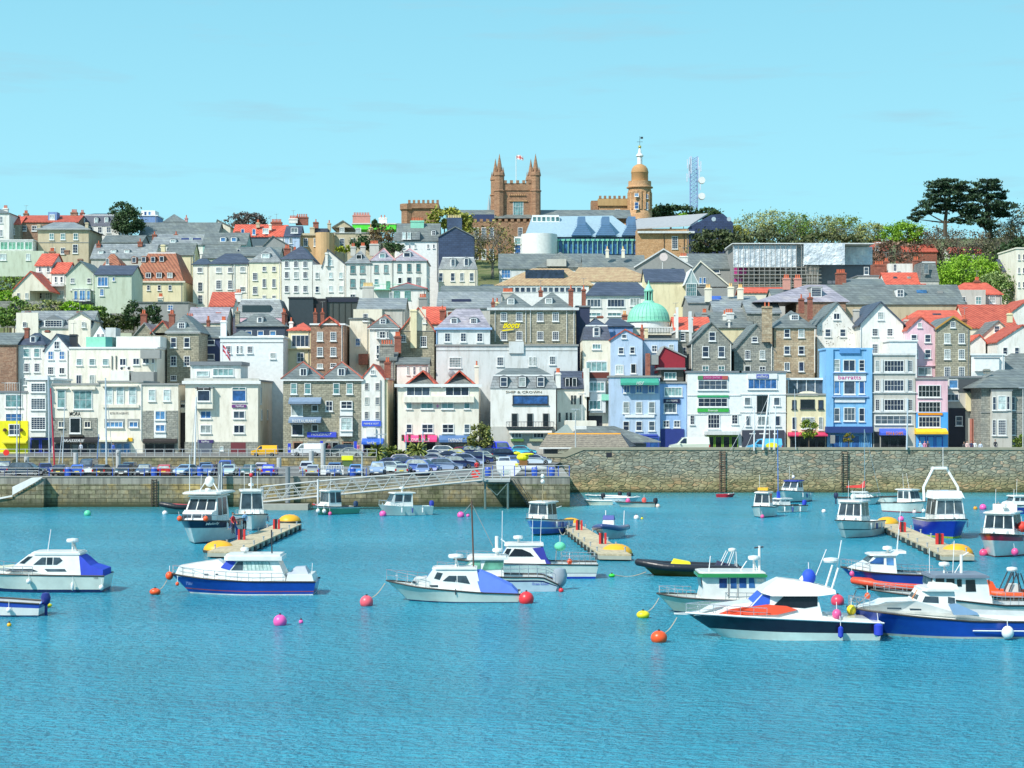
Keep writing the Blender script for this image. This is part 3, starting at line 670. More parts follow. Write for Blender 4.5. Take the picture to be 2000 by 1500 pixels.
h.mansard(733,719,'sll',.9,'sl').dorm([(984,746),(1020,746),(1056,746)],12,18,1,2,'dark','dk','lead').sign(985,1060,762,770,None,'SHIP & CROWN',(.22,.19,.13),tx=(988,1058,763.5,768))
h.win([1036],781,68,16,1,1,'blue','dk').win([1005,1035,1066],821,11,26,1,1,'black','gr',False).railing(989,1081,824,834,1.0,'dk',16)
h.band(833,889,'gy',.08,958,1086,'grey_ground_floor').awning(994,1078,838,846,(.72,.70,.64),1.2).win([1009,1052],850,20,10,3,1,'dark',y=DL-.09).block(998,1023,857,862,(.10,.22,.05),-.6,.6,'window_box').block(1034,1060,857,862,(.35,.40,.25),-.6,.6,'window_box').chim(1090,719,10,3,'w',758,.05).done()
h=House('pub_wing','cream wing with dark slate roof stepping back beside the pub',1088,1146,759,DL+4,13,'pc',YB,grp=FR)
h.gs(727,'sd').dorm([(1108,747),(1122,747)],7,16,1,1,'black','dk').win([1117,1123,1134],781,4,18,1,1,'black','gr',False).win([1093,1107,1115],815,4,18,1,1,'black','gr',False)
h.block(1104,1165,822,845,'pc',-7,5,'low_extension').block(1141,1151,719,775,'w',-.5,6,'gable_upstand').done()
h=House('terrace_flats','narrow cream building with stacked curved bay windows beside the blue block',1150,1193,742,DL+6,14,'c',YB,grp=FR).flat('lead')
h.bay(1152,1182,744,806,1.2,'pal').win([1166],755,28,17,4,1,'teal',y=DL+4.8).win([1162],791,22,17,3,1,'teal',y=DL+4.8).block(1175,1192,770,782,'cu',-1.4,1.4,'canopy')
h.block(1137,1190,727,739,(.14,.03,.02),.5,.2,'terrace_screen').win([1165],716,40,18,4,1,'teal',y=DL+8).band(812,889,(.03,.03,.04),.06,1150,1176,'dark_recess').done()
h=House('shop_building','light blue shop building with a long green awning under the eaves',1192,1289,737,DL,13,'bl',880,grp=FR).flat('gr')
h.awning(1213,1287,739,752,(.05,.34,.24),1.6,'HSLF','wt',tx=(1243,1258),shear=.3).band(752,768,'b2',.02,1215,1286,'dark_blue_band').win([1224,1248,1272],760,12,14,2,1,'blue')
h.win([1223,1248,1273],796,12,22,1,2).sign(1220,1278,810,815.5,(.80,.82,.84)).win([1223,1248,1273],832,12,18,1,2).sign(1222,1284,848,852,(.04,.08,.45)).shop(1200,1288,852,880,(.05,.10,.45),'blue',4).done()
h=House('camera_shop','narrow darker blue shop house with a black sign reading JESSOPS',1289,1341,749,DL+1,6,'lb',880,grp=FR).flat('gr')
h.win([1315],765,34,16,5,1,'teal').sign(1296,1328,779,787.5,(.01,.015,.06),'JESSOPS','wt',tx=(1300,1323,781,785.5)).win([1309],797,24,18,3,2,'dark').win([1301,1322],828,11,13,2,2,'dark')
h.band(838,880,(.02,.04,.22),.15,1290,1336,'shopfront').block(1291,1335,722,748,(.07,.07,.06),2,8,'rooftop_room').block(1286,1340,718,722,'lead',1.2,9.5,'flat_roof').win([1309],734,22,13,3,1,'teal',y=DL+3).done()
h=House('white_office_block','white office block with two green bands and a shop with green panels',1343,1446,728,DL,6,'wt',880,grp=FR).flat('lead')
h.sign(1363,1421,734,741,(.35,.02,.14),'CYCLE CENTRE',(.8,.4,.6),tx=(1375,1406,735.5,739)).sign(1363,1373,734,741.2,(.08,.25,.10),out=.22).sign(1410,1421.5,734,741.2,(.45,.10,.08),out=.22).win([1392],752,57,18,5,2,'dark').sign(1362,1423,772,776,(.03,.35,.14)).win([1392],786,57,17,5,2,'dark').sign(1362,1423,798,804.5,(.04,.40,.06),'Financials','wt',tx=(1383,1402,799.5,803.5))
h.win([1352],820,8,18,2,3).win([1394],823,23,26,4,3).win([1435],819,11,18,2,3).band(772,773,'pal',.1).band(809,810,'pal',.1).band(842,849,'pal',1.2,1375,1442,'canopy').shop(1380,1442,850,880,(.22,.40,.05),'black',4)
h.done()
h=House('outdoor_shop','white building with five blue-green windows and a millets sign',1446,1535,728,DL,6,'wt',880,grp=FR).flat('lead')
h.sign(1460,1518,730,740,(.75,.76,.76)).sign(1477,1501,731,739,(.05,.08,.42),'millets','wt',tx=(1479,1499,732.2,737.5),out=.26).win([1489],750,55,19,5,1,'blue').win([1460,1517],784,11,15,1,1,'dark').win([1489],789,20,31,2,1,'black','dk').win([1461],822,8,19,1,1,'dark').win([1491],822,22,18,3,1,'dark').win([1519],822,9,19,1,1,'dark')
h.band(770,771,'pal',.1).band(805,806,'pal',.1).band(840,880,(.05,.055,.08),.5,1449,1531,'dark_shopfront').sign(1463,1475,846,848,'wt',out=.55).sign(1482,1500,846,848,'wt',out=.55).sign(1509,1517,846,848,'wt',out=.55).done()
h=House('cafe_building','low cream cafe building with arched parapet, glass room above and pink awning',1537,1615,772,DL,6,'y',880,grp=FR).flat('gr')
h.block(1558,1598,768,773,'c',-.15,1,'parapet');b=MB();b.lathe((X(1578,DL),DL+.03,Z(771,DL)),[(1.45,0),(1.45,.6)],'c',24,'y',sy=.4);b.build('arched_parapet',h.o)
h.block(1540,1610,742,770,glassm('dark'),3,6,'glass_room').block(1536,1614,738,742,'wt',2.6,7,'glass_room_roof')
for x in (1540,1557,1575,1592,1609): h.block(x-.7,x+.7,742,770,'wt',2.9,.2,'mullion')
h.win([1551],790,8,17,1,1,'dark','dk').win([1577],789,26,16,1,1,'black','dk').win([1603],790,9,17,1,1,'dark','dk').win([1551,1603],827,7,24,1,1,'dark').win([1578],826,24,22,3,1,'dark').awning(1541,1617,844,852,(.60,.04,.12),1.3,'CAFE',(.9,.5,.1),tx=(1560,1574)).shop(1543,1612,852,880,'dk','black',4).done()
h=House('shoe_shop','tall sky blue art deco shop building with a barratts sign',1613,1703,683,DL,6,'sky',880,grp=FR).flat('sky')
h.block(1640,1680,680,690,plain((.10,.30,.62)),-.3,.4,'carved_panel');D=DL
for x0,x1 in ((1613,1627),(1692,1703)): h.band(683,845,'sky',.3,x0,x1,'pilaster')
h.win([1634.5],[714],11,23,1,3).win([1658.5],714,23,22,2,1).win([1683],714,10,22,1,3).band(727,729,'lb',.5,1626,1693).sign(1629,1691,730,744,(.80,.80,.80),'barratts',(.55,.03,.28),tx=(1637,1681,733,741)).win([1634.5,1683],757,10,24,1,1,'blue').win([1659],757,22,25,1,1,'dark').band(773,776,'lb',.5,1624,1695).sign(1630,1689,778,786,(.72,.76,.80))
h.win([1634.5,1683],810,10,25,1,2).win([1659],809,22,25,3,2).band(833,845,(.02,.05,.20),1.2,1611,1702,'canopy').shop(1622,1700,848,880,(.08,.28,.55),'blue',4).block(1623,1631,850,866,'gr',-2,.6,'gate_pier').done()
h=House('grey_offices','light grey office building with three storeys of wide metal-framed windows',1706,1788,694,DL,6,'gy',880,grp=FR).flat('pal')
for y in (715,753,791):
    h.win([1746],y,38,22,6,2,'dark').win([1713.5],y,8,22,2,6,'dark').win([1777.5],y,8,22,2,6,'dark').band(y+13,y+15,'pal',.2)
    for x in (1722,1770): h.band(y-13,y+13,'pal',.25,x-2.5,x+2.5,'pier')
h.win([1745],820,72,17,6,2,'dark').awning(1720,1771,837,850,(.06,.12,.62),1.2,'FISH & CHIPS',(.8,.25,.03),tx=(1731,1764)).shop(1720,1770,851,880,'dk','black',3).band(843,880,(.02,.025,.03),.05,1707,1718,'passage').done()
h=House('pink_shop_house','narrow pink and bright blue shop house with yellow awning',1789,1851,741,DL,6,'pk',880,grp=FR).flat('gr')
h.win([1815],764,43,23,6,2,'black').sign(1797,1832,773,779,None,'HUNTER',(.35,.25,.32),tx=(1806,1824,776.5,779.5)).win([1815],795,43,20,6,2,'black').band(805,880,plain((.08,.38,.85)),.12,1789,1851,'blue_front').band(806,811,(.75,.28,.01),.3,1793,1840,'orange_fascia').win([1815],824,42,20,6,2,'dark',y=DL-.13)
h.awning(1790,1852,836,848,(.88,.55,.02),1.5).shop(1793,1842,850,880,(.02,.06,.45),'black',3).done()
h=House('modern_infill','dark modern infill building with cream panels beside the granite corner house',1851,1916,738,DL+4,12,'gy',880,grp=FR).flat('lead')
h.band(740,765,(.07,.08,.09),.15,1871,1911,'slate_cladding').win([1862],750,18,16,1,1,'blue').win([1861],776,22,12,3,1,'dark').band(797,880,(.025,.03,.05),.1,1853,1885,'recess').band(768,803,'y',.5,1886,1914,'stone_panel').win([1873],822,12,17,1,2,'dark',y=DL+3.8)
b=MB()
for x in (1897,1903): b.tube((X(x,DL+2),DL+2,Z(880,DL)),(X(x,DL+2),DL+2,Z(818,DL)),.25,(.42,.16,.12),8)
b.build('column',h.o);h.done()
h=House('granite_corner_house','granite house with slate hipped roof and pale bay at the right end of the front',1917,2040,758,DL-3,15,'gg',880,grp=FR)
h.hip(1950,2010,722,'sl',.5,.5,1913,2044,over=.9).bay(1934,1973,763,876,1.0,'gy').win([1942],788,6,26,1,2,y=DL-4).win([1957],787,16,27,1,2,'pale',y=DL-4).win([1969],787,5,26,1,2,y=DL-4).win([1941.5],835,7,30,2,6,y=DL-4).win([1957],835,16,30,4,6,y=DL-4).win([1979],788,7,26,1,2).win([1979],834,7,30,2,5).band(804,806,'gr',.12).chim(1927,712,10,0,'gg',730,.3).done()
# ------------------------------------------------------------------ second row (D about 300-320)
G2='houses stacked behind the seafront'
def HH(*a,**k): return House(*a,grp=G2,**k)
h=HH('stone_house','dark stone house with grey slate roof at the left edge',-30,32,673,303,10,'br').gs(652,'sl').done()
h=HH('town_house','white town house with slate hip, small dormer and brick stack',36,87,674,304,9,'w').hip(68,76,650,'sd',.5,.6).dorm([(65,663)],8,11,1,1)
h.win([52,72],689,11,17,1,2,'teal').win([52,72],718,10,17,3,4).win([50],745,8,14,2,2).chim(53,632,8,0,'bk',665,.3).chim(93,637,8,0,'bk',650,.5).done()
h=HH('gabled_house','white gabled house with dark slate roof and one window in the gable',87,137,684,303,10,'wt').gf(111,654,'sd').win([111],674,9,14,2,2).win([99,121],694,9,15,2,2,'blue').win([99],724,11,14,3,3).win([121],724,9,12,2,1).chim(144,645,14,0,'dk',690,.4).done()
h=HH('flat_roofed_block','long cream flat-roofed block with a turquoise copper box on its roof',137,306,681,300,12,'pc').flat('wt').block(168,206,658,678,'cu',2,4,'copper_box').block(206,219,658,678,plain((.02,.16,.16)),2,4,'copper_box_shaded_end').block(227,313,657,678,'w',1.5,6,'plant_room')  # right end of the copper box in darker green, its shade painted in
h.win([155,180,206],707,11,12,1,3,'teal').win([240],707,12,13,2,1).win([266],706,12,12,2,1).win([285],705,12,10,2,1).win([299],705,4,8,1,1).win([154,180],741,9,17,2,1).block(274,312,683,700,'gr',-1.5,1.5,'lean_to').block(216,252,724,748,'w',-3,3,'low_store').block(256,300,726,748,'gr',-3,3,'low_store')
b=MB()
for x in (237,251): b.box(X(x-4,299),X(x+4,299),298.2,299,Z(723,299),Z(716,299),'wt');b.tube((X(x,298),298.1,Z(719.5,299)),(X(x,298),298.25,Z(719.5,299)),.22,'dk',10)
b.build('air_conditioner',h.o);h.pipe(219,695,722,'dk').pipe(227,695,722,'dk').done()
h=HH('granite_house','granite house with slate roof, dormer and tall brick stack at the back',326,388,650,307,16,'g').hip(361,361,614,'sl',.3,.75).dorm([(355,636)],12,10,3,2).win([339,365],669,11,19,1,2).win([339,365],705,11,19,2,3).win([339],738,11,9,3,2).band(648,651,'wt',.3).chim(336,605,11,2,'bk',640,.8).chim(407,617,6,2,'bk',640,.9).done()
h=HH('blue_gap_house','dark navy rendered house squeezed behind the granite house',388,430,660,316,10,plain((.03,.05,.13))).gs(640,'sl').win([412],669,14,9,1,1).win([411],697,15,10,1,1).done()  # navy wall colour paints the shade on the granite house's right side
h=HH('white_block','white flat-roofed block with french windows and a tall white chimney',430,553,660,302,14,'wt').flat('wt').win([446],683,10,14,3,4).win([464,471.5],683,4,14,1,4).win([488],683,10,13,3,4).win([533],695,9,11,3,4).chim(437,618,11,3,'wt',662,.3).block(503,553,655,662,'w',3,6,'rooftop_room').band(668,669,'gr',.08).done()
h=HH('red_roofed_house','small pale yellow house with bright red hipped roof and wide glass window',563,607,646,309,10,'y').hip(592,594,630,'r',.5,.5).win([587],666,34,22,4,1,'dark').win([587],698,13,18,2,2).band(680,682,'y',.5).chim(569,620,7,1,'w',650,.2).done()
h=HH('brown_stone_house','brown and red stone house with white coping and six small sashes',607,672,635,306,10,'br').flat('wt').win([625,651],[657,687],10,17,3,4).win([651],714,10,8,3,2).gf(644,621,'r',626,662,635,'r').win([625],715,10,8,3,2).done()
h=HH('cream_gable_house','cream house with a tall blank flank and sloping parapet',683,722,624,312,18,'c').flat('sl').win([714],620,9,14,3,3).win([699],668,8,14,2,2,'blue').block(700,718,691,712,'bk',-2,2,'brick_store').done()
h=HH('dormered_house','white house with hipped slate roof and square bay below its dormer',722,777,641,308,11,'w').hip(752,758,615,'sl',.5,.8,ridge=(.45,.15,.1)).dorm([(748,628)],9,9,2,2).band(640,643,'wt',.3).bay(735,759,647,662,.7,'w').win([747],654,10,13,2,2,y=307.3).win([738.5,757],654,3.5,12,1,3,y=307.3).win([738],683,5,16,1,2).win([738],695,5,10,1,2).done()
h=HH('stone_stack_house','low grey house carrying a broad rubble chimney with five red pots',741,772,704,300,9,'gg').gs(690,'sl').chim(756,664,27,5,'gg',716,.2).chim(777,648,13,4,'bk',690,.6).done()
h=HH('chimney_gable_house','cream and stone gabled house split by a tall cream chimney',782,848,646,311,15,'g').gf(817,602,'r').band(604,646,'c',.05,800,832,'gable_render').chim(808,597,12,0,'y',680,-.03).win([827],667,12,20,3,4).win([788],661,9,13,2,3).band(646,647,'gr',.1).win([829],625,6,11,2,2,'blue').done()
h=HH('low_outhouse','low white outhouse with small louvred windows',775,836,712,299,8,'w').gs(700,'sl').win([797,809,821],724,4,16,1,2,'dark').done()
h=HH('red_tiled_house','house with a steep red pantile roof and two brick chimneys',824,866,632,324,12,'c').gs(601,'r').chim(864,597,10,1,'bk',640,.1).chim(880,602,9,0,'bk',625,.4).done()
h=HH('grey_georgian_house','pale grey house with lilac slate roof and two small dormers',852,957,644,307,11,'pal').hip(890,937,603,'slp',.5,.5).dorm([(887,627),(925,627)],11,9,3,2).band(640,644,'lb',.35).win([874,905,937],659,11,17,2,3).pipe(853,645,735,'lb').done()
h=HH('grey_rear_block','long pale grey rendered block with few windows behind the pub',852,1128,676,300,9,'pal').flat('gr').win([889],708,23,19,4,4).win([977],706,12,17,3,3).win([1036,1044],706,5,17,2,4).win([1079],704,11,16,3,3).block(994,1023,667,690,'pal',-.3,6,'lift_tower').band(684,685,'gr',.06)
b=MB();b.lathe((X(882,300),299.5,Z(730,300)),[(.05,0),(.5,.12),(.55,.2)],(.3,.3,.32),12,'y');b.build('satellite_dish',h.o);h.done()
h=HH('chemist_building','granite building with twin slate hips and a large yellow script sign',957,1125,604,314,13,'g').hip(1003,1003,573,'sl',.5,.5,966,1042).hip(1078,1078,570,'sl',.5,.5,1036,1118).dorm([(998,589),(1072,588)],11,10,3,2).band(601,606,'pal',.5)
h.win([984,1014,1055,1085],[619,656],11,16,3,4).sign(980,1017,628,644,None,'Boots',(.90,.72,.0),tx=(982,1016,628,641),shear=.45,out=.25)
b=MB();b.prism([(X(979,314),313.7,Z(645,314)),(X(1003,314),313.7,Z(642,314)),(X(1003,314),313.7,Z(644,314)),(X(983,314),313.7,Z(647,314))],(0,.1,0),(.90,.72,.0));b.build('lettering_underline',h.o)
for x in (967,1027,1036,1107): h.pipe(x,606,668,'pal')
h.chim(1115,557,9,1,'bk',600,.1).chim(1140,557,8,1,'bk',600,.2).chim(963,582,7,1,'bk',604,.2).chim(971,582,7,1,'y',604,.3).done()
h=HH('tar_slated_building','tall dark slate-hung building beside the chemist',1126,1152,600,316,14,plain((.03,.04,.09))).flat('lead').done()  # shade of the chemist's right flank put into a near-black blue
h=HH('mansard_house','cream house with dark slate mansard and one white dormer',1138,1193,664,301,11,'c').mansard(636,622,'sd',1.0).dorm([(1165,648)],10,16,1,2).win([1165],677,16,9,3,1,'teal').win([1165],714,34,18,4,1,'teal').done()
h=HH('blue_gabled_house','light blue gabled house with small plain windows',1194,1255,663,298,12,'bl').gf(1221,645,'r2').win([1219],657,8,7,1,1).win([1213],685,10,12,1,2).win([1235],684,9,12,1,2).win([1210],722,14,17,3,1,'pale').win([1237],720,10,18,1,1,'black').chim(1254,634,6,2,'bk',672,.4).chim(1262,634,6,0,'y',668,.6).done()
h=HH('blue_flat_house','light blue flat-fronted house next to the blue gable',1256,1324,664,301,9,'bl').flat('gr').win([1278],681,9,12,2,2).win([1311],679,8,12,2,2).done()
h=HH('maroon_gable_building','building with a deep red painted flank wall and grey lean-to',1286,1338,697,293,10,plain((.30,.015,.03)),728).gf(1297,678,'gr').block(1267,1286,693,712,'gr',-1,6,'lean_to').block(1262,1270,690,738,'bk',-1.2,2,'brick_pier').done()
h=HH('narrow_blue_white_house','narrow grey house under bright red pantiles between two chimneys',1322,1346,648,305,10,'gg').flat('wt').win([1333],658,9,14,1,3).win([1337],687,6,18,1,3).block(1321,1325,600,672,'w',-.6,1.5,'chimney_stack').block(1346,1351,608,672,'pal',-.6,1.5,'chimney_stack').done()
h=HH('pantiled_house','house with a wide bright red pantile roof and small chimney pots',1318,1387,645,322,10,'c').gs(621,'r').chim(1320,605,7,1,'w',640,.1).chim(1349,612,8,1,'pal',650,0).chim(1415,606,6,1,'w',626,.6).done()
h=HH('granite_gable_house','grey granite gabled house with white sash windows',1350,1429,671,299,14,'gg').gf(1389,631,'sl').win([1391],657,12,17,1,2).win([1378,1409],687,12,20,1,2).win([1378,1409],722,12,15,2,2,'teal').pipe(1351,672,728,'w').pipe(1427,672,728,'w').chim(1424,617,3,0,'w',640,.9).done()
h=HH('granite_cottage','rough granite cottage with tall twin chimney stack',1434,1512,684,301,12,'gg').gf(1478,634,'sl').win([1474],663,11,9,1,2).win([1460,1489],693,9,17,3,4).win([1460],722,11,14,1,1,'black').win([1489],722,11,12,2,2).chim(1498,590,19,2,'gb',668,-.02).pipe(1507,672,724,'w').done()
h=HH('brown_granite_house','warm brown granite house with pale quoins and slate hip roof',1512,1591,641,301,12,'gb').hip(1545,1556,606,'sl',.45,.8).dorm([(1552,620)],13,10,3,2).win([1537,1565],[651,684],11,16,1,2).win([1537],716,10,16,2,1).win([1565],716,9,18,1,1,'dark').pipe(1591,642,728,'w').chim(1565,575,10,1,'bk',612,.75).chim(1582,572,9,1,'bk',624,.3).done()
for x,y in ((1537,651),(1565,651),(1537,684),(1565,684)): pass
h=HH('speckled_gable_house','white gabled house with dark stones showing through its paint',1596,1669,635,306,13,'w').gf(1635,592,'sl').win([1634],618,12,12,2,1).win([1617,1646],650,11,14,1,2).chim(1672,596,11,0,'gy',640,.2)
b=MB();rr=random.Random(4)
for _ in range(90):
    x=rr.uniform(1599,1666);y=rr.uniform(600,676)
    if y < 637 and abs(x-1632) > (y-596)*.8: continue
    if min(abs(x-1617),abs(x-1646)) < 8 and abs(y-650) < 10 or abs(x-1634) < 8 and abs(y-618) < 8: continue
    w_=rr.uniform(1,2.6);b.box(X(x,306),X(x+w_,306),305.98,306.02,Z(y+1.1,306),Z(y,306),(.22,.19,.14))
b.build('exposed_stones',h.o);h.done()
h=HH('white_gable_house','large white gabled house with grey verge and five sash windows',1680,1764,633,301,15,'w').gf(1720,591,'sd',over=.4).win([1720],617,11,14,3,3).win([1709,1738],649,11,14,3,3).win([1709],681,11,18,3,4).pipe(1681,634,690,'pal').chim(1771,616,10,1,'gy',650,.3).done()
h=HH('white_roof_terrace','plain white roof terrace block above the grey offices',1738,1791,667,296,8,'wt').flat('wt').done()
h=HH('pink_gabled_house','pale pink gabled house with white sash windows',1772,1829,644,298,12,'pk').gf(1798,620,'r2').win([1796],635,7,8,1,2).win([1785,1812],661,11,15,1,2).win([1787,1812],691,11,16,1,2).win([1806],725,25,15,2,1,'dark').band(713,715,'pk',.3).done()
h=HH('granite_gabled_house','dark granite gabled house with six white sashes and ochre verge',1829,1895,642,297,12,'g').gf(1861,620,'sl',verge=(.50,.26,.05)).win([1861],634,8,11,2,3).win([1850,1878],[661,692,726],11,18,3,4).chim(1884,615,7,1,'bk',640,.4).done()
h=HH('small_white_house','small white house with three dark windows under a flat white roof',1897,1962,694,297,9,'wt').flat('wt').win([1910,1926,1940],714,9,16,1,2).bay(1903,1950,700,725,.5,'wt').done()
h=HH('cream_cottage','cream cottage with dark red tiles behind the small white house',1896,1925,668,312,10,'w').gf(1913,655,'r').done()
h=HH('cream_rear_house','cream gabled house with a single dark sash',1918,1976,656,318,12,'c').gf(1950,628,'sl',1918,1980).win([1947],643,10,12,1,2).chim(1972,604,9,1,'y',630,.2).done()
h=HH('white_edge_house','white gabled house with two dark windows near the right edge',1948,2020,668,306,12,'w').gf(1998,636,'r2').win([1963,1986],686,8,14,1,2).done()
h=HH('large_slate_roofed_house','house with a broad curved slate roof above the granite corner',1935,2060,742,296,14,'gg').hip(1975,2040,690,'sl',.5,.5,over=.5).done()
# ------------------------------------------------------------------ third row (D about 325-360)
G3='houses half way up the hill'
def H3(*a,**k): return House(*a,grp=G3,**k)
h=H3('paired_gable_house','pinkish white house with two end gables joined by a slate roof and wide dormer',32,178,640,334,9,'pc').gs(609,'sll').dorm([(105,632)],33,13,6,3).gf(53,611,'sll',31,75,625).gf(156,611,'sll',134,178,625).band(611,690,'pc',.5,33,76,'gable_wing').band(625,690,'pc',.5,135,178,'gable_wing').win([48],634,6,10,2,3,y=333.4).win([163],634,7,10,2,3,y=333.4).chim(56,601,11,0,'bk',614,.5).chim(156,601,11,0,'bk',614,.5).done()
h=H3('garden_pavilion','little grey-blue building with a pointed glass roof',184,227,662,326,8,'pal').hip(195,195,637,'pal',.5,.5,184,206).win([192,201],656,6,7,2,2).block(206,226,640,662,'pal',1,4,'side_block').done()
h=H3('old_cottage','stone cottage with red tiles and a tall brick stack with pots',262,326,655,328,10,'g').gf(282,632,'gr',262,302).gf(318,628,'r',296,334,650).chim(281,605,11,2,'bk',640,.2).done()
h=H3('lean_roof_house','long house with lilac-grey roof under the big tiled building',366,440,630,340,10,'c').gs(602,'slp').chim(371,612,16,3,'pc',630,.2).chim(385,600,5,2,'y',614,.5).chim(427,610,14,4,'bk',632,.3).done()
h=H3('red_lean_to','white building with a sloping dark red tiled roof',410,455,598,360,9,'w').gs(572,'r2').chim(466,565,13,3,'w',590,.3).done()
h=H3('shuttered_roof_house','house with slate mansard and a long dark window strip',455,556,620,346,12,'pk').mansard(585,583,'sll',2.5).block(473,528,596,618,(.02,.05,.06),.6,2,'window_strip').done()
h=H3('weathered_hip_house','dark-fronted house with a low green-grey hipped roof and one dormer',462,556,638,324,12,plain((.05,.07,.11))).hip(498,520,612,'sl',.4,.4).dorm([(508,625)],8,10,1,1).win([486,509,533],651,11,9,1,1,'blue').chim(464,600,8,1,'g',640,.1).chim(554,602,6,1,'bk',640,.1).chim(557,585+20,6,1,'bk',630,.2).done()
h=H3('small_hip_building','small grey hipped roof behind the white flat-roofed block',445,500,663,313,9,'w').hip(470,474,645,'sl',.5,.5).done()
h=H3('modern_black_building','modern building clad in dark glass and black panels',564,612,583,350,14,plain((.045,.055,.065),.3)).flat('dk').block(612,638,583,650,(.02,.02,.025),.5,10,'dark_recess').done()
h=H3('modern_panelled_wing','modern wing with tall grey-green panels',638,698,583,351,12,plain((.07,.08,.075),.4)).flat('dk')
h.band(583,590,(.02,.025,.05),.2,637,699)
for x in (650,662,674,686): h.band(591,650,(.03,.035,.03),.1,x-.7,x+.7,'mullion')
h.chim(616,602,7,1,'bk',640,-1.5).chim(630,602,7,1,'bk',640,-1.5).done()
h=H3('rambling_slate_house','rambling house with wide slate roofs and a large grey chimney',699,790,604,345,12,'gy').gs(584,'sll').win([713],617,9,12,3,3).block(690,746,604,650,'c',-2,4,'cream_wing').chim(719,552,22,7,'gy',590,.6,pot=(.75,.55,.25)).done()
h=H3('green_shuttered_house','white house with green-framed windows and a dark red hip roof',765,832,565,356,9,'w').hip(795,797,553,'sl',.5,.5,ridge=(.5,.1,.1)).win([775,796],577,10,15,2,1,'teal',(.10,.30,.22)).win([764],577,6,12,1,1,'dark').chim(826,574,16,4,'gr',600,-.3).done()
h=H3('slate_hall','broad slate-roofed hall with one long dark rooflight',855,976,602,341,14,'gy').gs(572,'sll').block(882,919,584,602,(.02,.03,.08),2.4,2,'rooflight').done()
h=H3('upper_slate_hall','slate roof rising behind the hall',862,990,575,365,10,'gy').gs(560,'sl').done()
h=H3('white_long_building','long white building with ribbon windows and dark blue slate roof',1146,1268,578,340,14,'w').hip(1165,1245,551,'sd',.5,.5,over=.4).win([1160],592,26,15,4,1,'dark').win([1203],592,33,15,5,1,'dark').win([1240],590,18,15,3,1).win([1160,1200],614,26,6,3,1,'teal').band(577,579,'wt',.3).chim(1172,610,12,0,'bk',622,-.3).chim(1220,607,10,2,'bk',625,-.4,pot=(.8,.4,.15)).done()
h=H3('dark_roofed_house','house with a dark blue hipped roof in front of the white building',1182,1236,638,322,10,'b2').hip(1190,1212,622,'sd',.5,.5).done()
h=H3('ribbon_window_building','building with a tan sheet roof and a row of white-framed windows',978,1150,558,372,16,'wt').hip(1040,1110,524,'tan',.5,.5,968,1160,over=.2)
for x in range(988,1140,11): h.win([x],566,9,10,1,1,'dark',sill=False)
h.block(1026,1102,527,545,glassm('dark'),3,3,'glazed_rooflight').chim(992,563,22,7,'gy',590,-1.5).chim(1056,560,8,1,'bk',580,-1.5).done()
h=H3('tan_roofed_hall','long hall with a ribbed tan roof running to the right',1110,1285,550,378,16,'wt').hip(1130,1220,522,'tan',.5,.5,over=.2).block(1232,1246,539,547,glassm('blue'),3,2,'skylight').done()
h=H3('market_hall','hall with dark blue roof and a tall pointed glass gable',1262,1340,551,366,14,'y').gs(527,'sd').done()
h=H3('glass_gable_hall','green-tinted pointed glass gable end of the market hall',1338,1364,588,362,14,plain((.35,.45,.45),.2)).gf(1350,527,'wt',1337,1364,555,'wt',.1).band(530,555,'wt',.03,1349.5,1350.5,'mullion').win([1350],570,20,32,5,4,'teal',sill=False).done()
# copper-domed building
D=326;o=empty('domed_building',(X(1271,D),D+5,terrain(D)-.6),'round white drum building with a ribbed green copper dome and lantern','domed building')
xc,yc=X(1271,D),D+5;k=D/F;b=MB()
b.lathe((xc,yc,0),[(3.7,terrain(D)-.6),(3.7,Z(626,D))],'wt',32);b.build('drum',o,smooth=True)
b=MB();prof=[(3.95,Z(627,D)),(3.95,Z(624,D))]+[(3.75*math.cos(t) ** .8,Z(624,D)+(Z(588,D)-Z(624,D))*math.sin(t)) for t in [R(a) for a in (0,12,25,38,50,62,74)]]+[(.9,Z(587,D))]
b.lathe((xc,yc,0),prof,'cu',32)
for i in range(32):
    a=2*math.pi*i/32
    for (r0,z0),(r1,z1) in zip(prof[1:-2],prof[2:-1]): b.tube((xc+r0*math.cos(a),yc+r0*math.sin(a),z0),(xc+r1*math.cos(a),yc+r1*math.sin(a),z1),.05,plain((.14,.46,.33)),4)
b.build('dome',o);b=MB();b.lathe((xc,yc,0),[(1.1,Z(589,D)),(1.0,Z(586,D)),(.72,Z(584,D))],'cu',16)
for i in range(8): a=2*math.pi*i/8;b.tube((xc+.65*math.cos(a),yc+.65*math.sin(a),Z(585,D)),(xc+.65*math.cos(a),yc+.65*math.sin(a),Z(565,D)),.12,'cu',5)
b.lathe((xc,yc,0),[(.35,Z(585,D)),(.35,Z(565,D))],'dk',10)
b.lathe((xc,yc,0),[(.85,Z(566,D)),(.85,Z(563,D)),(.6,Z(560,D)),(.45,Z(556,D)),(.15,Z(551,D)),(.05,Z(544,D))],'cu',16);b.build('lantern',o)
b=MB();b.box(X(1231,D),X(1316,D),D-2.5,D-2,Z(655,D),Z(640,D),'c');b.box(X(1231,D),X(1316,D),D-2.7,D-1.9,Z(641.5,D),Z(639.5,D),'wt')
for i in range(18): x=X(1262+3*i,D);b.tube((x,D-2.6,Z(650,D)),(x,D-2.6,Z(642,D)),.09,'wt',5)
b.box(X(1231,D),X(1320,D),D-2,D+3,terrain(D)-.6,Z(652,D),'lead');b.build('balustrade',o)
h=H3('fish_scale_roof_block','long block with pale slate mansard and triangular pediment',1395,1500,610,336,10,'gr').gs(590,'sll').done()
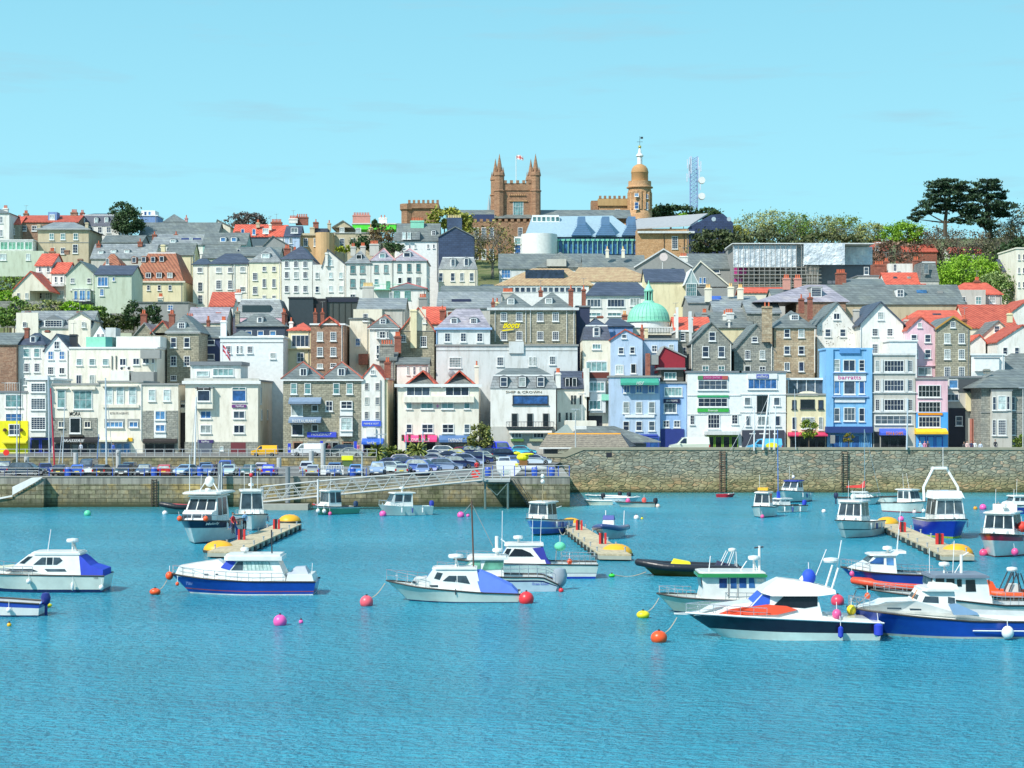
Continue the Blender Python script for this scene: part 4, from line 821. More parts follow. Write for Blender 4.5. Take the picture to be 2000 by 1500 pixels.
h=H3('purple_slate_house','house with broad dark lilac slate roof and louvred vent dormer',1556,1652,590,332,14,'br').hip(1575,1612,556,'slp',.5,.5,1475,1656,over=.3).dorm([(1594,571)],19,17,1,5,'dark','gr','gr',False).done()
h=H3('long_slate_warehouse','long building with a green-grey slate roof, dormer and rooflights',1620,1882,594,338,12,'be').gs(558,'sl').dorm([(1758,573)],12,14,2,2).block(1791,1810,566,575,glassm('blue'),3.2,2,'rooflight').block(1832,1842,568,575,'gr',3.2,2,'roof_vent').done()
for x,yy in ((1683,578),(1703,577),(1725,577)): pass
h=H3('lead_flat_hall','low grey hall roof under the scaffolded building',1345,1480,592,344,12,'gr').gs(572+8,'sll').chim(1383,555,13,3,'c',590,0,pot=(.8,.5,.2)).chim(1427,553,11,2,'c',580,.3,pot=(.8,.5,.2)).chim(1446,555,11,3,'c',585,.2,pot=(.8,.5,.2)).block(1388,1408,578,585,(.08,.20,.70),2.5,2,'blue_tarpaulin').done()
h=H3('ochre_walled_house','house with slate roof and small white rooftop cabin behind the red pantiles',1365,1470,640,328,10,'y').gs(612,'sl').chim(1376,603,10,3,'gr',622,.3).chim(1424,603,18,4,'pal',628,.3).done()
h=H3('grey_gabled_row','grey slate roofed row behind the granite cottage',1460,1524,612,330,12,'gg').gs(590,'sll').done()
h=H3('hipped_red_house','stone house with a bright red hipped roof near the green tree',1853,1957,576,348,11,'gy').hip(1883,1927,552,'r',.5,.5,over=.3).block(1870,1925,566,600,'gy',-2,3,'projecting_wing').win([1861],583,12,8,4,3).win([1881],584,9,8,2,2,y=346).win([1911],587,10,15,2,2,'teal',y=346).win([1938],585,11,14,3,3).chim(1908,541,11,3,'bk',560,.5).done()
h=H3('red_barn_roof_house','house with a long orange-red pantile roof by the right edge',1890,1985,640,326,13,'c').gs(597,'r2').done()
h=H3('far_right_pantiled_house','house with steep red pantile roof at the right edge',1975,2060,610,335,12,'w').gf(2010,585,'r2').done()
h=H3('small_red_hip_house','small red-hipped extension behind the granite gable',1768,1830,632,315,10,'w').hip(1790,1800,607,'r',.5,.5).done()
h=H3('red_roofed_terrace','terrace with bright red tiled roof and flush skylight',1808,1880,626,318,11,'w').gs(608,'r').block(1822,1838,612,619,glassm('dark'),2.6,2,'skylight').done()
h=H3('pink_stack_house','house below the scaffolding with two pink rendered chimney stacks',1510,1572,580,352,9,'gy').gs(566,'sl').chim(1536,536,14,3,plain((.62,.30,.24)),566,.3).chim(1558,536,14,3,plain((.62,.30,.24)),562,.3).done()
# ------------------------------------------------------------------ upper terraces
G4='white terrace houses on the upper slope'
def H4(*a,**k): return House(*a,grp=G4,**k)
def H5(*a,**k): return House(*a,grp='buildings near the skyline',**k)
h=H4('red_roofed_villa','white villa wing with bright red tiled roof, leftmost of the garden house',70,100,519,372,12,'w').gs(497,'r').win([78,94],[526,548],4,9,1,2).chim(102,484,11,3,'br',497,.6).chim(131,482,9,0,'br',497,.5).done()
h=H4('lower_villa_wing','lower white wing with red tiles and small paired windows',101,129,534,370,10,'w').gs(514,'r').win([109,120],546,4,11,1,2).band(556,560,'pal',1.5,70,128,'veranda_roof').win([118],575,14,15,3,2,'pale').win([78,93],577,8,13,2,2).done()
h=H4('green_white_gable_house','pale green gabled house with a white ironwork balcony',129,186,537,367,12,'gn').gf(157,511,'sl').win([141.5,174],548,7,9,2,2).bay(144,177,566,590,1.3,'gn','pal').win([148],577,6,18,1,1,'blue',y=365.7).win([161],577,11,20,2,1,'blue',y=365.7).win([173],577,6,18,1,1,'blue',y=365.7).railing(142,180,584,591,2.0,'dk',12).hip(160,162,558,'pal',.05,.08,140,181,ye=568).chim(157,499,9,0,'br',514,.4).done()
h=H4('pale_green_block','plain pale green block with slate roof beside the gabled garden house',186,257,537,366,11,'gn').gs(520,'sd').win([201],550,20,18,3,1,'blue').win([222],545,4,7,1,1,'blue').win([199],571,7,13,2,3,'blue').chim(238,515,17,4,'br',540,.5,pot=(.3,.1,.06)).done()
h=H4('red_cottage','small cottage with a steep bright red roof at the garden edge',24,58,568,362,9,'c').gf(60,531,'r',24,96).win([36,52],578,5,11,2,2).done()
h=H4('tiled_hotel','large yellow hotel with brown tiled mansard and two rows of four dormers',257,358,550,383,16,'y')
h.mansard(494,492,'bt',5).dorm([(269,538),(290,538),(311,538),(332,538)],9,9,2,1,'dark','bt','bt').dorm([(262,508),(281,507),(299,507),(316,506)],7,9,1,1,'dark','bt','bt').win([268.5,290,311,332],562,6,9,1,2,'dark').band(549,552,'c',.4).chim(314,573,10,3,'pc',592,-.15).done()
h=H4('hotel_side_roof','brown tiled side turret of the hotel',203,235,520,388,9,'bt').hip(216,224,496,'bt',.5,.5).win([210],511,6,11,1,1).done()
h=H4('hotel_annexe','low grey-blue annexe with overhanging flat roof below the hotel',262,368,592,362,9,'gr').flat('sl').win([300,333],601,10,10,2,2,'blue').done()
TC=[(377,410,516,'pc'),(408,457,516,'pc'),(457,487,516,'pc')]
h=H4('terrace_house','cream terrace house with shadowed side, leftmost of the white terrace',377,409,517,386,12,'pc').hip(390,404,505,'sd',.5,.5).win([390.5],527,9,9,4,3).win([391,391],[560,585],8,16,2,3,'dark').done()
h=H4('terrace_house','cream terrace house with six-pane sashes under a low slate hip',409,457,516,385,12,'pc').hip(440,470,495,'sd',.5,.5,409,488).win([427,450],527,9,9,4,3).win([427,450],556,9,17,4,4).done()
h=H4('terrace_house','narrow cream terrace house between two drainpipes',457.5,486,516,385,12,'pc').flat('sd').win([474],526,9,9,4,3).win([474],565,9,9,4,2).pipe(458,515,590).done()
h=H4('terrace_house','pale yellow terrace house with slate front gable and wide dormer',487,549,513,384,13,stucco((.82,.79,.60))).hip(526,527,481,'sll',.25,.95,over=.2).dorm([(519,500)],14,8,2,1,'pale').win([498],[540,567],8,14,3,4).win([516,535],525,7,8,2,2).win([516,535],553,7,16,3,4).win([516,535],580,7,6,3,1).chim(561,478,12,3,'bk',500,.5).done()
h=H4('terrace_house','tall white terrace house with nine sashes and steep blue slate hip',550,610,507,383,13,'w').hip(588,592,480,'sd',.35,.9).win([560,578,596],[516,537,564],7.5,12,3,3).chim(576,482,7,2,'bk',500,.8).done()
h=H4('terrace_house','white gabled terrace house with a crow-stepped left shoulder',611,675,517,383,14,'w').gf(640,488,'sd',630,675).win([646],[513,538,564],7,11,1,2,'pale').win([666],[538,564],7,11,1,2,'pale').win([619.5],[538,565],7,11,1,2).chim(638,487,5,0,'w',520,-.01);
h.done()
h=H4('terrace_house','white terrace house with a small slate gable and black dormer window',676,724,515,382,12,'w').hip(704,704,489,'sll',.4,.9).dorm([(701,502)],10,8,1,1,'black','dk').win([689,708],526,9,15,1,2,'teal','gr').win([689,708],553,9,16,1,2,'teal','gr').win([689],580,9,10,2,2).chim(690,475,10,2,'gy',500,.4).chim(709,474,10,3,'gy',500,.7).done()
h=H4('terrace_house','white terrace house with pink-edged slate gable and green dormer',725,770,510,382,12,'w').hip(750,750,485,'slp',.4,.9,ridge=(.6,.3,.3)).dorm([(747,500)],10,8,1,1,'teal').win([735,754],525,8,15,1,2,'teal','gr').win([735],550,8,10,1,2,'teal').win([758],557,7,15,1,1,'green',(.1,.35,.2)).railing(728,790,555,565,1.2,'cu',6).chim(731,470,18,5,'gy',500,.6).done()
h=H4('terrace_house','white terrace house with pink-edged slate gable at the right end of the terrace',770,833,510,382,15,'w').hip(800,802,486,'slp',.4,.9,ridge=(.6,.3,.3)).dorm([(795,498)],12,8,1,1,'dark').win([780,799,817],523,8,15,1,2,'teal','gr').win([799,817],550,8,16,1,2,'dark','gr').win([781],548,7,11,1,1,'black').side([.3,.55,.85],[523,550,577],.7,1.9,1,1).done()
h=H4('slate_hung_house','house with a dark slate-hung gable wall above a pale mansard',856,925,462,402,12,plain((.035,.06,.13),.7),grp=None) if False else House('slate_hung_house','house with a dark slate-hung gable wall and broad chimney',856,925,462,402,12,slate((.04,.065,.13)),grp=G4)
h.gf(889,444,'sl',858,924,462).block(873,902,425,450,slate((.05,.08,.15)),-.02,2,'broad_chimney').done()
b=MB()
o=h.o
for i in range(8): inst('chimney_pot',pot_mesh((.75,.6,.3)),o,(X(876+3.3*i,402),403,Z(425,402)))
h=H4('white_rear_wing','white rear wing with slate roof left of the slate-hung gable',775,857,470,404,10,'wt').gs(438,'sl').dorm([(847,455)],6,9,2,2).win([782,800],[470+12],3,6,1,2).win([788,811,836,847],481,3,7,1,2).block(786,820,452,468,'sll',-.5,3,'mansard_front').win([789,799],460,6,13,1,1,'pale',y=403.4).chim(815,425,26,7,'cu',450,.4).done()
h=H4('pale_mansard_house','cream house with pale slate mansard below the slate-hung gable',857,932,526,398,10,'c').mansard(503,501,'sll',1.5).dorm([(885,513),(911,512)],7,14,1,1,'dark').win([861,884,902,921],541,7,15,1,2,'dark').done()
# second terrace up, left
h=H5('georgian_house','beige Georgian house with quoins and blue slate hip roof',74,173,449,428,14,'be').hip(105,145,434,'sll',.5,.5,over=.6).win([101,123,148],462,8,12,2,2,'teal').win([147],486,9,17,2,3).band(473,474,'gr',.1).band(447,450,'gy',.5).win([103,123],490,8,12,2,2).chim(77,433,6,0,'be',450,.1).chim(170,429,6,0,'be',450,.1).done()
h=H5('glazed_conservatory_house','white house with a long glazed upper veranda at the far left',-30,64,470,425,10,'w').flat('pal')
for x in (8,24,40,56): h.win([x],480,14,15,2,1,'green',sill=False)
h.block(-30,86,490,540,'gn',-3,4,'lower_storey').win([6],502,12,12,2,2,'pale',y=422).win([55],502,8,12,2,2,'pale',y=422).done()
h=H5('white_corner_house','tall white house cut by the left edge',-30,18,417,440,12,'w').hip(-5,0,408,'sl',.5,.5).win([1],[429,455],7,12,2,2).chim(11,401,10,3,'w',420,.5).done()
h=H5('stone_terrace','stone terrace house with brown tiled roof and blue glass turret',40,152,434,446,11,'br').gs(422,'r2').win([47,67],446,9,10,2,2).block(94,111,414,432,'b2',1,3,'turret').win([102],424,9,10,3,1,'pale',y=447).chim(51,411,9,3,'br',430,.5).chim(145,409,13,4,'br',428,.5).chim(35,420,9,0,'be',440,.4).done()
h=H5('small_red_roof_house','small stone house with red tiles near the left edge',18,40,438,444,9,'g').gs(424,'r').win([25],452,7,11,2,2).chim(38,420,8,2,'y',436,.5).done()
h=H5('white_mansard_terrace','white house with dark mansard and four dormers behind the round tree',152,232,442,452,11,'w').mansard(420,417,'sd',1.6).dorm([(162,430),(188,430),(208,429),(228,429)],5,9,1,1,'pale').win([178,195,212],449,7,11,2,2).win([177,195],473,7,16,2,4).chim(161,410,8,2,'bk',424,.5).done()
h=H5('octagonal_lookout','white octagonal lookout room with glass windows on the skyline',273,307,422,462,8,'b2').flat('wt').block(275,303,411,424,'wt',1,5,'lookout_room').win([284,292],418,5,9,1,1,'blue',y=463).done()
h=H5('grey_pyramid_house','small pyramid slate roof with a pink chimney on the skyline',320,362,434,458,8,'gr').hip(340,341,418,'sl',.5,.5).chim(364,420,5,1,plain((.6,.3,.3)),436,.3).done()
h=H5('long_grey_hall','long plain hall with a flat-looking green-grey roof',273,424,460,440,12,'gr').gs(436,'slate' if False else 'sl').done()
h=H5('grey_shed_roof','low grey roofed building in front of the long hall',200,276,474,428,10,'gr').gs(461,'sl').done()
h=H5('blue_slate_terrace','terrace with blue-grey slate roof and three small dormers',178,300,505,412,10,'gy').gs(478,'sll').dorm([(197,493),(222,491),(248,491)],8,5,1,1,'pale').chim(193,470,8,1,'bk',486,.4).chim(274,466,9,1,'bk',482,.4).done()
h=H5('white_gabled_dormer_house','white-gabled house with blue slate roof and two chimneys',297,405,478,418,10,'w').gs(459,'sll').dorm([(338,471)],9,6,2,1,'pale').block(354,392,465,474,(.02,.05,.22),2.2,2,'dark_window_band').win([373],469,6,8,1,1,'pale',y=420).chim(302,452,8,1,'bk',470,.4).chim(344,452,8,1,'bk',466,.5).done()
h=H5('dormer_terrace','green-sided terrace with two pale dormers in a slate roof',396,480,478,416,10,plain((.30,.52,.47))).gs(456,'sl').dorm([(436,468),(457,468)],9,8,1,1,'blue').done()
h=H5('cream_gable_barn','cream gabled building with a grey slate roof at mid slope',325,376,498,405,9,'y').gs(476,'sl').chim(319,472,8,0,'y',492,.2).chim(378,490,5,0,'w',512,.1).chim(394,488,6,0,'w',512,.1).done()
h=H5('mossy_roof_house','house with a greenish slate roof above the terrace',396,462,504,404,10,'gn').gs(480,'sl').win([466],490,5,6,1,1).done()
h=H5('pale_slate_yard','low roofs between the terrace and the grey gable',462,545,500,402,9,'gy').gs(484,'sl').done()
h=H5('cream_end_gable','cream gable end with a sloping slate roof on the skyline',420,450,444,448,10,'c').gf(424,430,'sl',420,452).done()
h=H5('attic_terrace','slate mansard terrace with three white dormers and a red ridge',455,530,462,428,10,plain((.10,.15,.18))).gs(440,'r').win([474,496],453,6,11,1,1,'blue').win([519],451,11,9,3,1,'pale').chim(464,446,9,0,'bk',460,.1).chim(504,429,7,2,'be',445,.3).done()
h=H5('red_end_roof_house','house with a big red pantile slope and a row of chimney pots',525,556,462,427,11,'w').gs(441,'r').chim(540,428,22,7,'bk',446,.5).chim(528,432,5,0,'c',450,.2).done()
h=H5('blue_fronted_house','pale blue house with dark mansard and white arched windows',556,585,462,424,10,'bl').gs(443,'sd').win([575],450,13,9,2,1,'dark').win([568],470,5,10,1,1).chim(590,418,24,6,'bk',440,.8).chim(573,421,17,5,'w',436,.7).chim(617,428,10,1,'bk',446,.4).done()
h=H5('wave_gable_building','grey building with a curved white-edged gable',498,570,480,414,10,'gr').gf(533,462,'sl',515,565).done()
h=H5('ochre_bay_mansion','ochre stone mansion with a rounded two-storey bay',583,652,458,426,13,stucco((.56,.38,.20))).flat('be').win([597,617,635],473,8,15,2,4).block(606,640,446,456,'sd',2,5,'low_roof').chim(610,438,9,0,'be',458,.1).band(457,460,'be',.4)
b=MB();b.lathe((X(634,426),426,0),[(2.1,terrain(426)),(2.1,Z(455,426))],stucco((.60,.40,.21)),20);b.build('bay',h.o);h.done()
h=H5('pedimented_villa','grey-brown villa with a low pediment and twin chimneys',652,738,456,428,12,'be').flat('gr').gf(670,432,'sl',650,688,444).win([668,690],473,8,14,2,3).win([668],449,8,8,2,2).win([700],450,9,8,3,2).chim(643,430,6,1,'be',452,.5).chim(724,438,8,1,'be',458,.4).done()
h=H5('striped_hoarding','bright green roof edge under red and white chimney stacks on the skyline',688,773,438,470,8,plain((.10,.75,.05)),448).flat('pal').chim(706,415,34,10,plain((.55,.25,.2)),438,.5).chim(748,420,16,2,'w',438,.5).done()
h=H5('white_cottage_edge','tiny white slate-roofed cottage beside the brown bush',770,790,470,415,8,'w').gs(456,'sl').done()
# institutional slate roofs in the middle distance
h=H5('long_museum_roof','long low building with a green-grey slate roof below the glass library',975,1180,525,408,14,'pal').gs(497,'sl').hip(1094,1094,492,'sl',.2,.8,1050,1140,ye=523).win([988],535,18,16,3,2,'blue').block(1068,1106,506,520,'gy',-.6,2,'arched_vent').done()
h=H5('chimneyed_slate_hall','slate hall with two cream chimneys below the glass library',1140,1260,526,402,13,'gy').gs(500,'sl').chim(1186,481,6,1,'c',504,.2,pot=(.8,.5,.2)).chim(1217,481,6,1,'c',504,.2,pot=(.8,.5,.2)).done()
h=H5('gabled_slate_hall','broad grey gabled hall with a white satellite dish',1208,1350,522,396,14,'gr').gf(1296,488,'sl',1240,1352,verge='pal').chim(1335,494,16,4,'w',512,.1)
b=MB();b.lathe((X(1296,394),394,Z(502,394)),[(.01,.1),(.5,.06),(.85,-.1),(.88,-.12)],(.72,.62,.60),20,'y');b.tube((X(1294,394),394.2,Z(503,394)),(X(1294,394),394.2,Z(527,394)),.06,'wt');b.build('satellite_dish',h.o);h.done()
h=H5('right_slate_wing','slate roofed wing stepping down to the scaffolded building',1345,1432,525,404,12,'gr').gs(497,'sl').win([1390],530,30,6,1,1,'dark').done()
h=H5('steep_verge_house','grey house with a long white sloping verge',1330,1425,560,374,12,'gr').gf(1368,512,'sl',1325,1428,562,'c').win([1368,1376],548,5,12,1,1,'blue').done()
# scaffolded building
D=396;h=H5('scaffolded_building','building wrapped in white plastic sheeting and scaffolding',1434,1600,478,D,16,plain((.28,.28,.27),.9)).flat('gr')
def sheet_mat():
    m,nt,b=_new('plastic_sheeting');v,s,tc=uv(nt);n=noise(nt,tc.outputs['Object'],.55,5,.7)
    L(nt,ramp(nt,n,[(.3,(.45,.52,.60)),(.5,(.62,.68,.73)),(.66,(.82,.85,.87))]),b.inputs['Base Color']);b.inputs['Roughness'].default_value=.35
    bump(nt,b,noise(nt,tc.outputs['Object'],.9,4,.6),.5,1.0);return m
SHM=sheet_mat()
h.block(1432,1556,479,522,SHM,-2.5,.3,'plastic_sheeting').block(1570,1650,475,517,SHM,-4,.3,'plastic_sheeting').block(1650,1704,482,517,SHM,1,.3,'plastic_sheeting').block(1556,1571,478,520,SHM,-1,.3,'shaded_sheeting').block(1430,1708,474.5,476.5,'pal',-3.2,14,'temporary_roof')
h.win([1475,1520,1560],[530,548],9,10,1,1,'black','gr').block(1434,1458,522,537,plain((.45,.03,.22)),-1.2,.2,'pink_netting').block(1434,1450,540,552,plain((.45,.03,.22)),-1.2,.2,'pink_netting').block(1600,1700,517,560,plain((.16,.18,.22)),2,10,'unfinished_storey')
b=MB()
for i in range(17):
    x=X(1432+i*10.3,D-3);b.tube((x,D-2.9,Z(568,D)),(x,D-2.9,Z(478,D)),.07,(.35,.35,.34),4);b.tube((x,D-1.2,Z(568,D)),(x,D-1.2,Z(520,D)),.07,(.35,.35,.34),4)
for y in (524,531,538,545,553,561):
    b.tube((X(1430,D),D-2.9,Z(y,D)),(X(1600,D),D-2.9,Z(y,D)),.07,(.40,.40,.38),4)
for y in (538,557): b.box(X(1430,D),X(1600,D),D-2.8,D-1.2,Z(y+1.5,D),Z(y,D),(.42,.36,.28))
b.build('scaffolding',h.o);h.done()
h=H5('slate_shed_under_scaffold','low red-topped roof at the foot of the scaffolding',1448,1535,572,372,8,'c').gs(563,'r').done()
h=H5('right_white_house','white house with brick chimneys and a grey slate cabin on top',1676,1800,540,385,10,'w').flat('lead').win([1748],523,6,13,2,2).win([1692],529,8,14,1,2).chim(1717,510,20,5,'bk',552,.1).chim(1731,504,10,2,'bk',545,.3).chim(1789,501,13,3,'bk',550,.1).block(1735,1783,515,548,'w',1,5,'upper_storey').done()
h=H5('grey_attic_cabin','slate-clad attic cabin with one dark window',1798,1834,550,372,9,'gy').mansard(512,510,'sl',1.0).win([1809],525,9,18,1,1,'dark','gr',y=371.8).done()
h=H5('red_tile_attic','red pantile roof with two flush skylights',1731,1806,556,372,9,'w').gs(534,'r').block(1745,1752,540,552,glassm('dark'),2,2,'skylight').block(1772,1779,540,552,glassm('dark'),2,2,'skylight').done()
h=H5('low_slate_house','low house with slate roof and brick stack beside the red tiles',1650,1728,558,366,9,'gy').gs(546,'sl').chim(1642,526,20,5,'bk',558,.2).done()
h=H5('cream_right_block','tall cream block cut by the right edge',1985,2060,486,380,14,'pc').flat('pc').win([1990,1999],[502,528,556],3,10,1,2).done()
h=H5('slate_right_house','dark slate-roofed cream house beside the tall cream block',1960,1990,530,388,10,'c').gs(508,'sd').chim(1955,510,14,4,'w',524,.5).done()
h=H5('red_brick_ridge_house','red tiled house among the bare trees on the right skyline',1766,1830,492,450,10,'bk').gs(478,'r2').done()
h=H5('red_dormer_house','house end with a red tiled mansard left of the bare trees',1704,1737,490,440,9,'bk').mansard(474,472,'r2',1.5).win([1713],483,7,12,1,1).done()
h=H5('distant_red_villa','far villa with faded red tiles behind the pines',1855,1920,495,470,9,'w').gs(484,'r2').done()
# ------------------------------------------------------------------ the college on the skyline
SAND=masonry((.29,.155,.09),(.40,.235,.14),(.24,.14,.085),.7,.3,.02,.5,'red_sandstone');SAND2=stucco((.50,.31,.15));ORA=masonry((.48,.27,.13),(.60,.37,.20),(.38,.23,.13),.8,.35,.02,.3,'orange_stone')
def castell(b,x0,x1,y,D,n,m,h=.9,dep=.6):
    X0,X1=X(x0,D),X(x1,D);w=(X1-X0)/(2*n-1);z=Z(y,D)
    for i in range(n): b.box(X0+2*i*w,X0+(2*i+1)*w,D-.15,D+dep,z+.003,z+h,m)
D=486;tw=empty('college_tower',(X(1007,D),D+6,terrain(D)),'brown stone college gate tower with four tall pinnacles','tower')
b=MB();b.box(X(968,D),X(1048,D),D,D+11,terrain(D)-.6,Z(358,D),SAND);b.box(X(982,D),X(1040,D),D-.25,D+.1,Z(372,D),Z(358,D),SAND)
castell(b,984,1038,358,D-.3,5,SAND,.8)
for i in range(8): x=X(994+i*4.2,D);b.prism([(x,D-.35,Z(382,D)),(x+.45,D-.35,Z(382,D)),(x+.22,D-.35,Z(378,D))],(0,.3,0),ORA)
b.box(X(994,D),X(1030,D),D-.35,D+.1,Z(393.5,D),Z(392,D),SAND2);b.build('wall',tw)
for px,dy in ((975.5,0),(967,10),(1046,0),(1037.5,10)):
    if 1:
        b=MB();cx,cy=X(px,D),D+dy;q=8
        b.lathe((cx,cy,0),[(1.35,terrain(D)-.6),(1.35,Z(375,D)),(1.55,Z(374,D)),(1.55,Z(372,D)),(1.25,Z(371,D)),(1.25,Z(345,D)),(1.45,Z(343,D)),(1.3,Z(337,D)),(.75,Z(335,D)),(.55,Z(322,D)),(.12,Z(304,D)),(.02,Z(300,D))],SAND,q)
        for i in range(8):
            a=2*math.pi*i/8;ex,ey=cx+1.05*math.cos(a),cy+1.05*math.sin(a);b.lathe((ex,ey,0),[(.22,Z(343,D)),(.18,Z(335,D)),(.02,Z(326,D))],SAND,5)
        b.build('pinnacle',tw)
kk=D/F;inst('window',window_mesh(19*kk,33*kk,4,3,'teal'),tw,(X(1012,D),D,Z(409,D)))
D=480;cf=empty('college_building',(X(960,D),D,terrain(D)),'brown stone college range with battlements behind the bare tree','college')
b=MB();b.box(X(905,D),X(1055,D),D,D+14,terrain(D)-4,Z(433,D),SAND);castell(b,925,1040,433,D,10,SAND,.7);b.build('wall',cf)
b=MB();b.prism([(X(890,D),D+3,Z(424,D)),(X(890,D),D+17,Z(424,D)),(X(890,D),D+10,Z(410,D+10))],(X(1235,D)-X(890,D),0,0),'sl');b.build('roof',cf)
for x in (930,945,960,1016):
    for y in (455,497): inst('window',window_mesh(8*D/F,20*D/F,3,4,'dark'),cf,(X(x,D),D,Z(y,D)))
b=MB();b.box(X(922,D),X(965,D),D+1,D+3,Z(433,D),Z(418,D),plain((.03,.05,.13)));b.build('glazed_gallery',cf)
D=500;wg=empty('college_wing',(X(820,D),D,terrain(D)),'battlemented brown stone wing standing left of the college tower','college wing')
b=MB();b.box(X(799,D),X(855,D),D,D+10,terrain(D),Z(407,D),SAND);b.box(X(797,D),X(857,D),D-.5,D+10.5,Z(407,D),Z(397,D),SAND);castell(b,797,857,397,D-.4,7,SAND,.9)
b.lathe((X(795,D),D+1,0),[(1.6,terrain(D)),(1.6,Z(412,D)),(2,Z(409,D)),(2,Z(398,D))],SAND,8);b.build('wall',wg)
D=500;w2=empty('college_round_tower',(X(1251,D),D,terrain(D)),'round orange stone tower with dome, white lantern and weather vane','tower')
xc,yc=X(1251,D),D+3;k=D/F;b=MB()
b.lathe((xc,yc,0),[(24*k,terrain(D)),(24*k,Z(412,D)),(22.5*k,Z(410,D)),(22*k,Z(375,D)),(23*k,Z(374,D)),(23*k,Z(370,D)),(22*k,Z(369,D)),(22.5*k,Z(366,D)),(26*k,Z(365,D)),(26*k,Z(363,D)),(22.5*k,Z(362,D)),(22.5*k,Z(352,D)),(21.5*k,Z(352,D))],ORA,28)
b.lathe((xc,yc,0),[(16.5*k,Z(362,D)),(16.5*k,Z(336,D)),(17.3*k,Z(335,D)),(17*k,Z(333,D)),(15.5*k,Z(327,D)),(12*k,Z(322,D)),(7*k,Z(319,D)),(5*k,Z(318,D))],stucco((.50,.28,.12)),28)
for i in range(16): a=2*math.pi*i/16;b.box(xc+22*k*math.cos(a)-.3,xc+22*k*math.cos(a)+.3,yc+22*k*math.sin(a)-.3,yc+22*k*math.sin(a)+.3,Z(408,D),Z(374,D),ORA)
b.build('wall',w2,smooth=True)
b=MB();b.lathe((xc,yc,0),[(5*k,Z(319,D)),(5*k,Z(304,D)),(7.5*k,Z(302,D)),(7*k,Z(300,D)),(4*k,Z(297,D)),(2.5*k,Z(290,D)),(1.2*k,Z(286,D)),(.5*k,Z(283,D))],'wt',12)
b.ball((xc,yc,Z(284,D)),3.2*k,plain((.70,.55,.15),.3,.6),12);b.build('lantern',w2)
b=MB();b.tube((xc,yc,Z(281,D)),(xc,yc,Z(263,D)),.05,'dk',5);b.tube((xc-.8,yc,Z(274,D)),(xc+.8,yc,Z(274,D)),.05,'dk',4);b.box(xc+.2,xc+.9,yc-.03,yc+.03,Z(268,D),Z(264,D),'dk');b.build('weather_vane',w2)
for x,y,hh in ((1243,381,6),(1243,402,13),(1262,402,14),(1262,383,8)): inst('window',window_mesh(7*k,hh*k,1,2,'blue'),w2,(X(x,D),D+.1+(1 if x > 1255 else 0)-.7,Z(y,D)))
D=506;w3=empty('college_right_wing',(X(1190,D),D,terrain(D)),'battlemented stone wing joined to the round tower','college wing')
b=MB();b.box(X(1170,D),X(1232,D),D,D+10,terrain(D),Z(402,D),ORA);b.box(X(1168,D),X(1232,D),D-.5,D+10,Z(402,D),Z(388,D),stucco((.50,.33,.15)));castell(b,1170,1231,388,D-.4,7,SAND,.8);b.box(X(1155,D),X(1169,D),D+1,D+6,terrain(D),Z(391,D),SAND);b.build('wall',w3)
inst('window',window_mesh(9*D/F,14*D/F,2,2),w3,(X(1206,D),D,Z(416,D)))
D=470;lib=empty('modern_library',(X(1100,D),D,terrain(D)),'modern library with ribbed metal roof peaks, glass front and white drum','library')
b=MB();b.box(X(1045,D),X(1300,D),D+3,D+14,terrain(D)-1,Z(460,D),plain((.30,.45,.60),.3))
b.box(X(1085,D),X(1245,D),D-.5,D+.3,Z(497,D),Z(468,D),glassm('blue'));b.box(X(1015,D),X(1245,D),D+.35,D+3,terrain(D)-1,Z(466,D),plain((.12,.22,.34),.3));b.box(X(1245,D),X(1300,D),D+.5,D+3,Z(497,D),Z(470,D),glassm('teal'));b.build('glass_front',lib)
b=MB();RFM=plain((.31,.44,.51),.4)
b.prism([(X(1025,D),D+1,Z(462,D)),(X(1250,D),D+1,Z(462,D)),(X(1200,D),D+9,Z(424,D+9)),(X(1040,D),D+9,Z(426,D+9))],(0,.2,.4),RFM)
for xc_ in (1136,1183,1234):
    b.prism([(X(xc_-20,D),D-.3,Z(460,D)),(X(xc_+20,D),D-.3,Z(460,D)),(X(xc_+8,D),D-.3,Z(440,D)),(X(xc_+7,D),D-.3,Z(423,D)),(X(xc_-7,D),D-.3,Z(423,D)),(X(xc_-8,D),D-.3,Z(440,D))],(0,9,0),plain((.12,.23,.40),.5))
    for j in range(9): b.box(X(xc_-19+j*1.3,D),X(xc_+19-j*1.3,D),D-.36,D-.3,Z(458.5-3.8*j if j < 6 else 439-(j-6)*4,D)-.06,Z(458.5-3.8*j if j < 6 else 439-(j-6)*4,D)+.03,plain((.12,.26,.48),.5)) if j < 6 else None
b.box(X(1040,D),X(1093,D),D+7,D+8,Z(434,D+7),Z(420,D+7),'wt');b.build('roof',lib)
for i in range(6): inst('window',window_mesh(.9,1.2,1,1,'teal'),lib,(X(1044+9*i,D+7),D+7,Z(428,D+7)))
b=MB()
for i in range(17): x=X(1090+9.6*i,D);b.box(x-.09,x+.09,D-1.0,D-.55,Z(496,D),Z(470,D),(.25,.55,.42));b.box(x-.45,x+.45,D-1.1,D-.5,Z(471,D),Z(467.5,D),(.20,.60,.45))
b.build('glass_fins',lib)
b=MB();b.lathe((X(1053,D),D-1.2,0),[(4.6,terrain(D)-1),(4.6,Z(459,D)),(4.5,Z(459,D))],'wt',32);b.build('drum',lib,smooth=True)
b=MB();b.box(X(1004,D),X(1018,D),D+.1,D+3,terrain(D)-1,Z(462,D),'wt');b.build('stair_tower',lib);inst('window',window_mesh(1.5,1.6,1,2,'teal'),lib,(X(1011,D),D+.1,Z(471,D)));inst('window',window_mesh(1.5,3.2,1,3,'blue'),lib,(X(1011,D),D+.1,Z(490,D)))
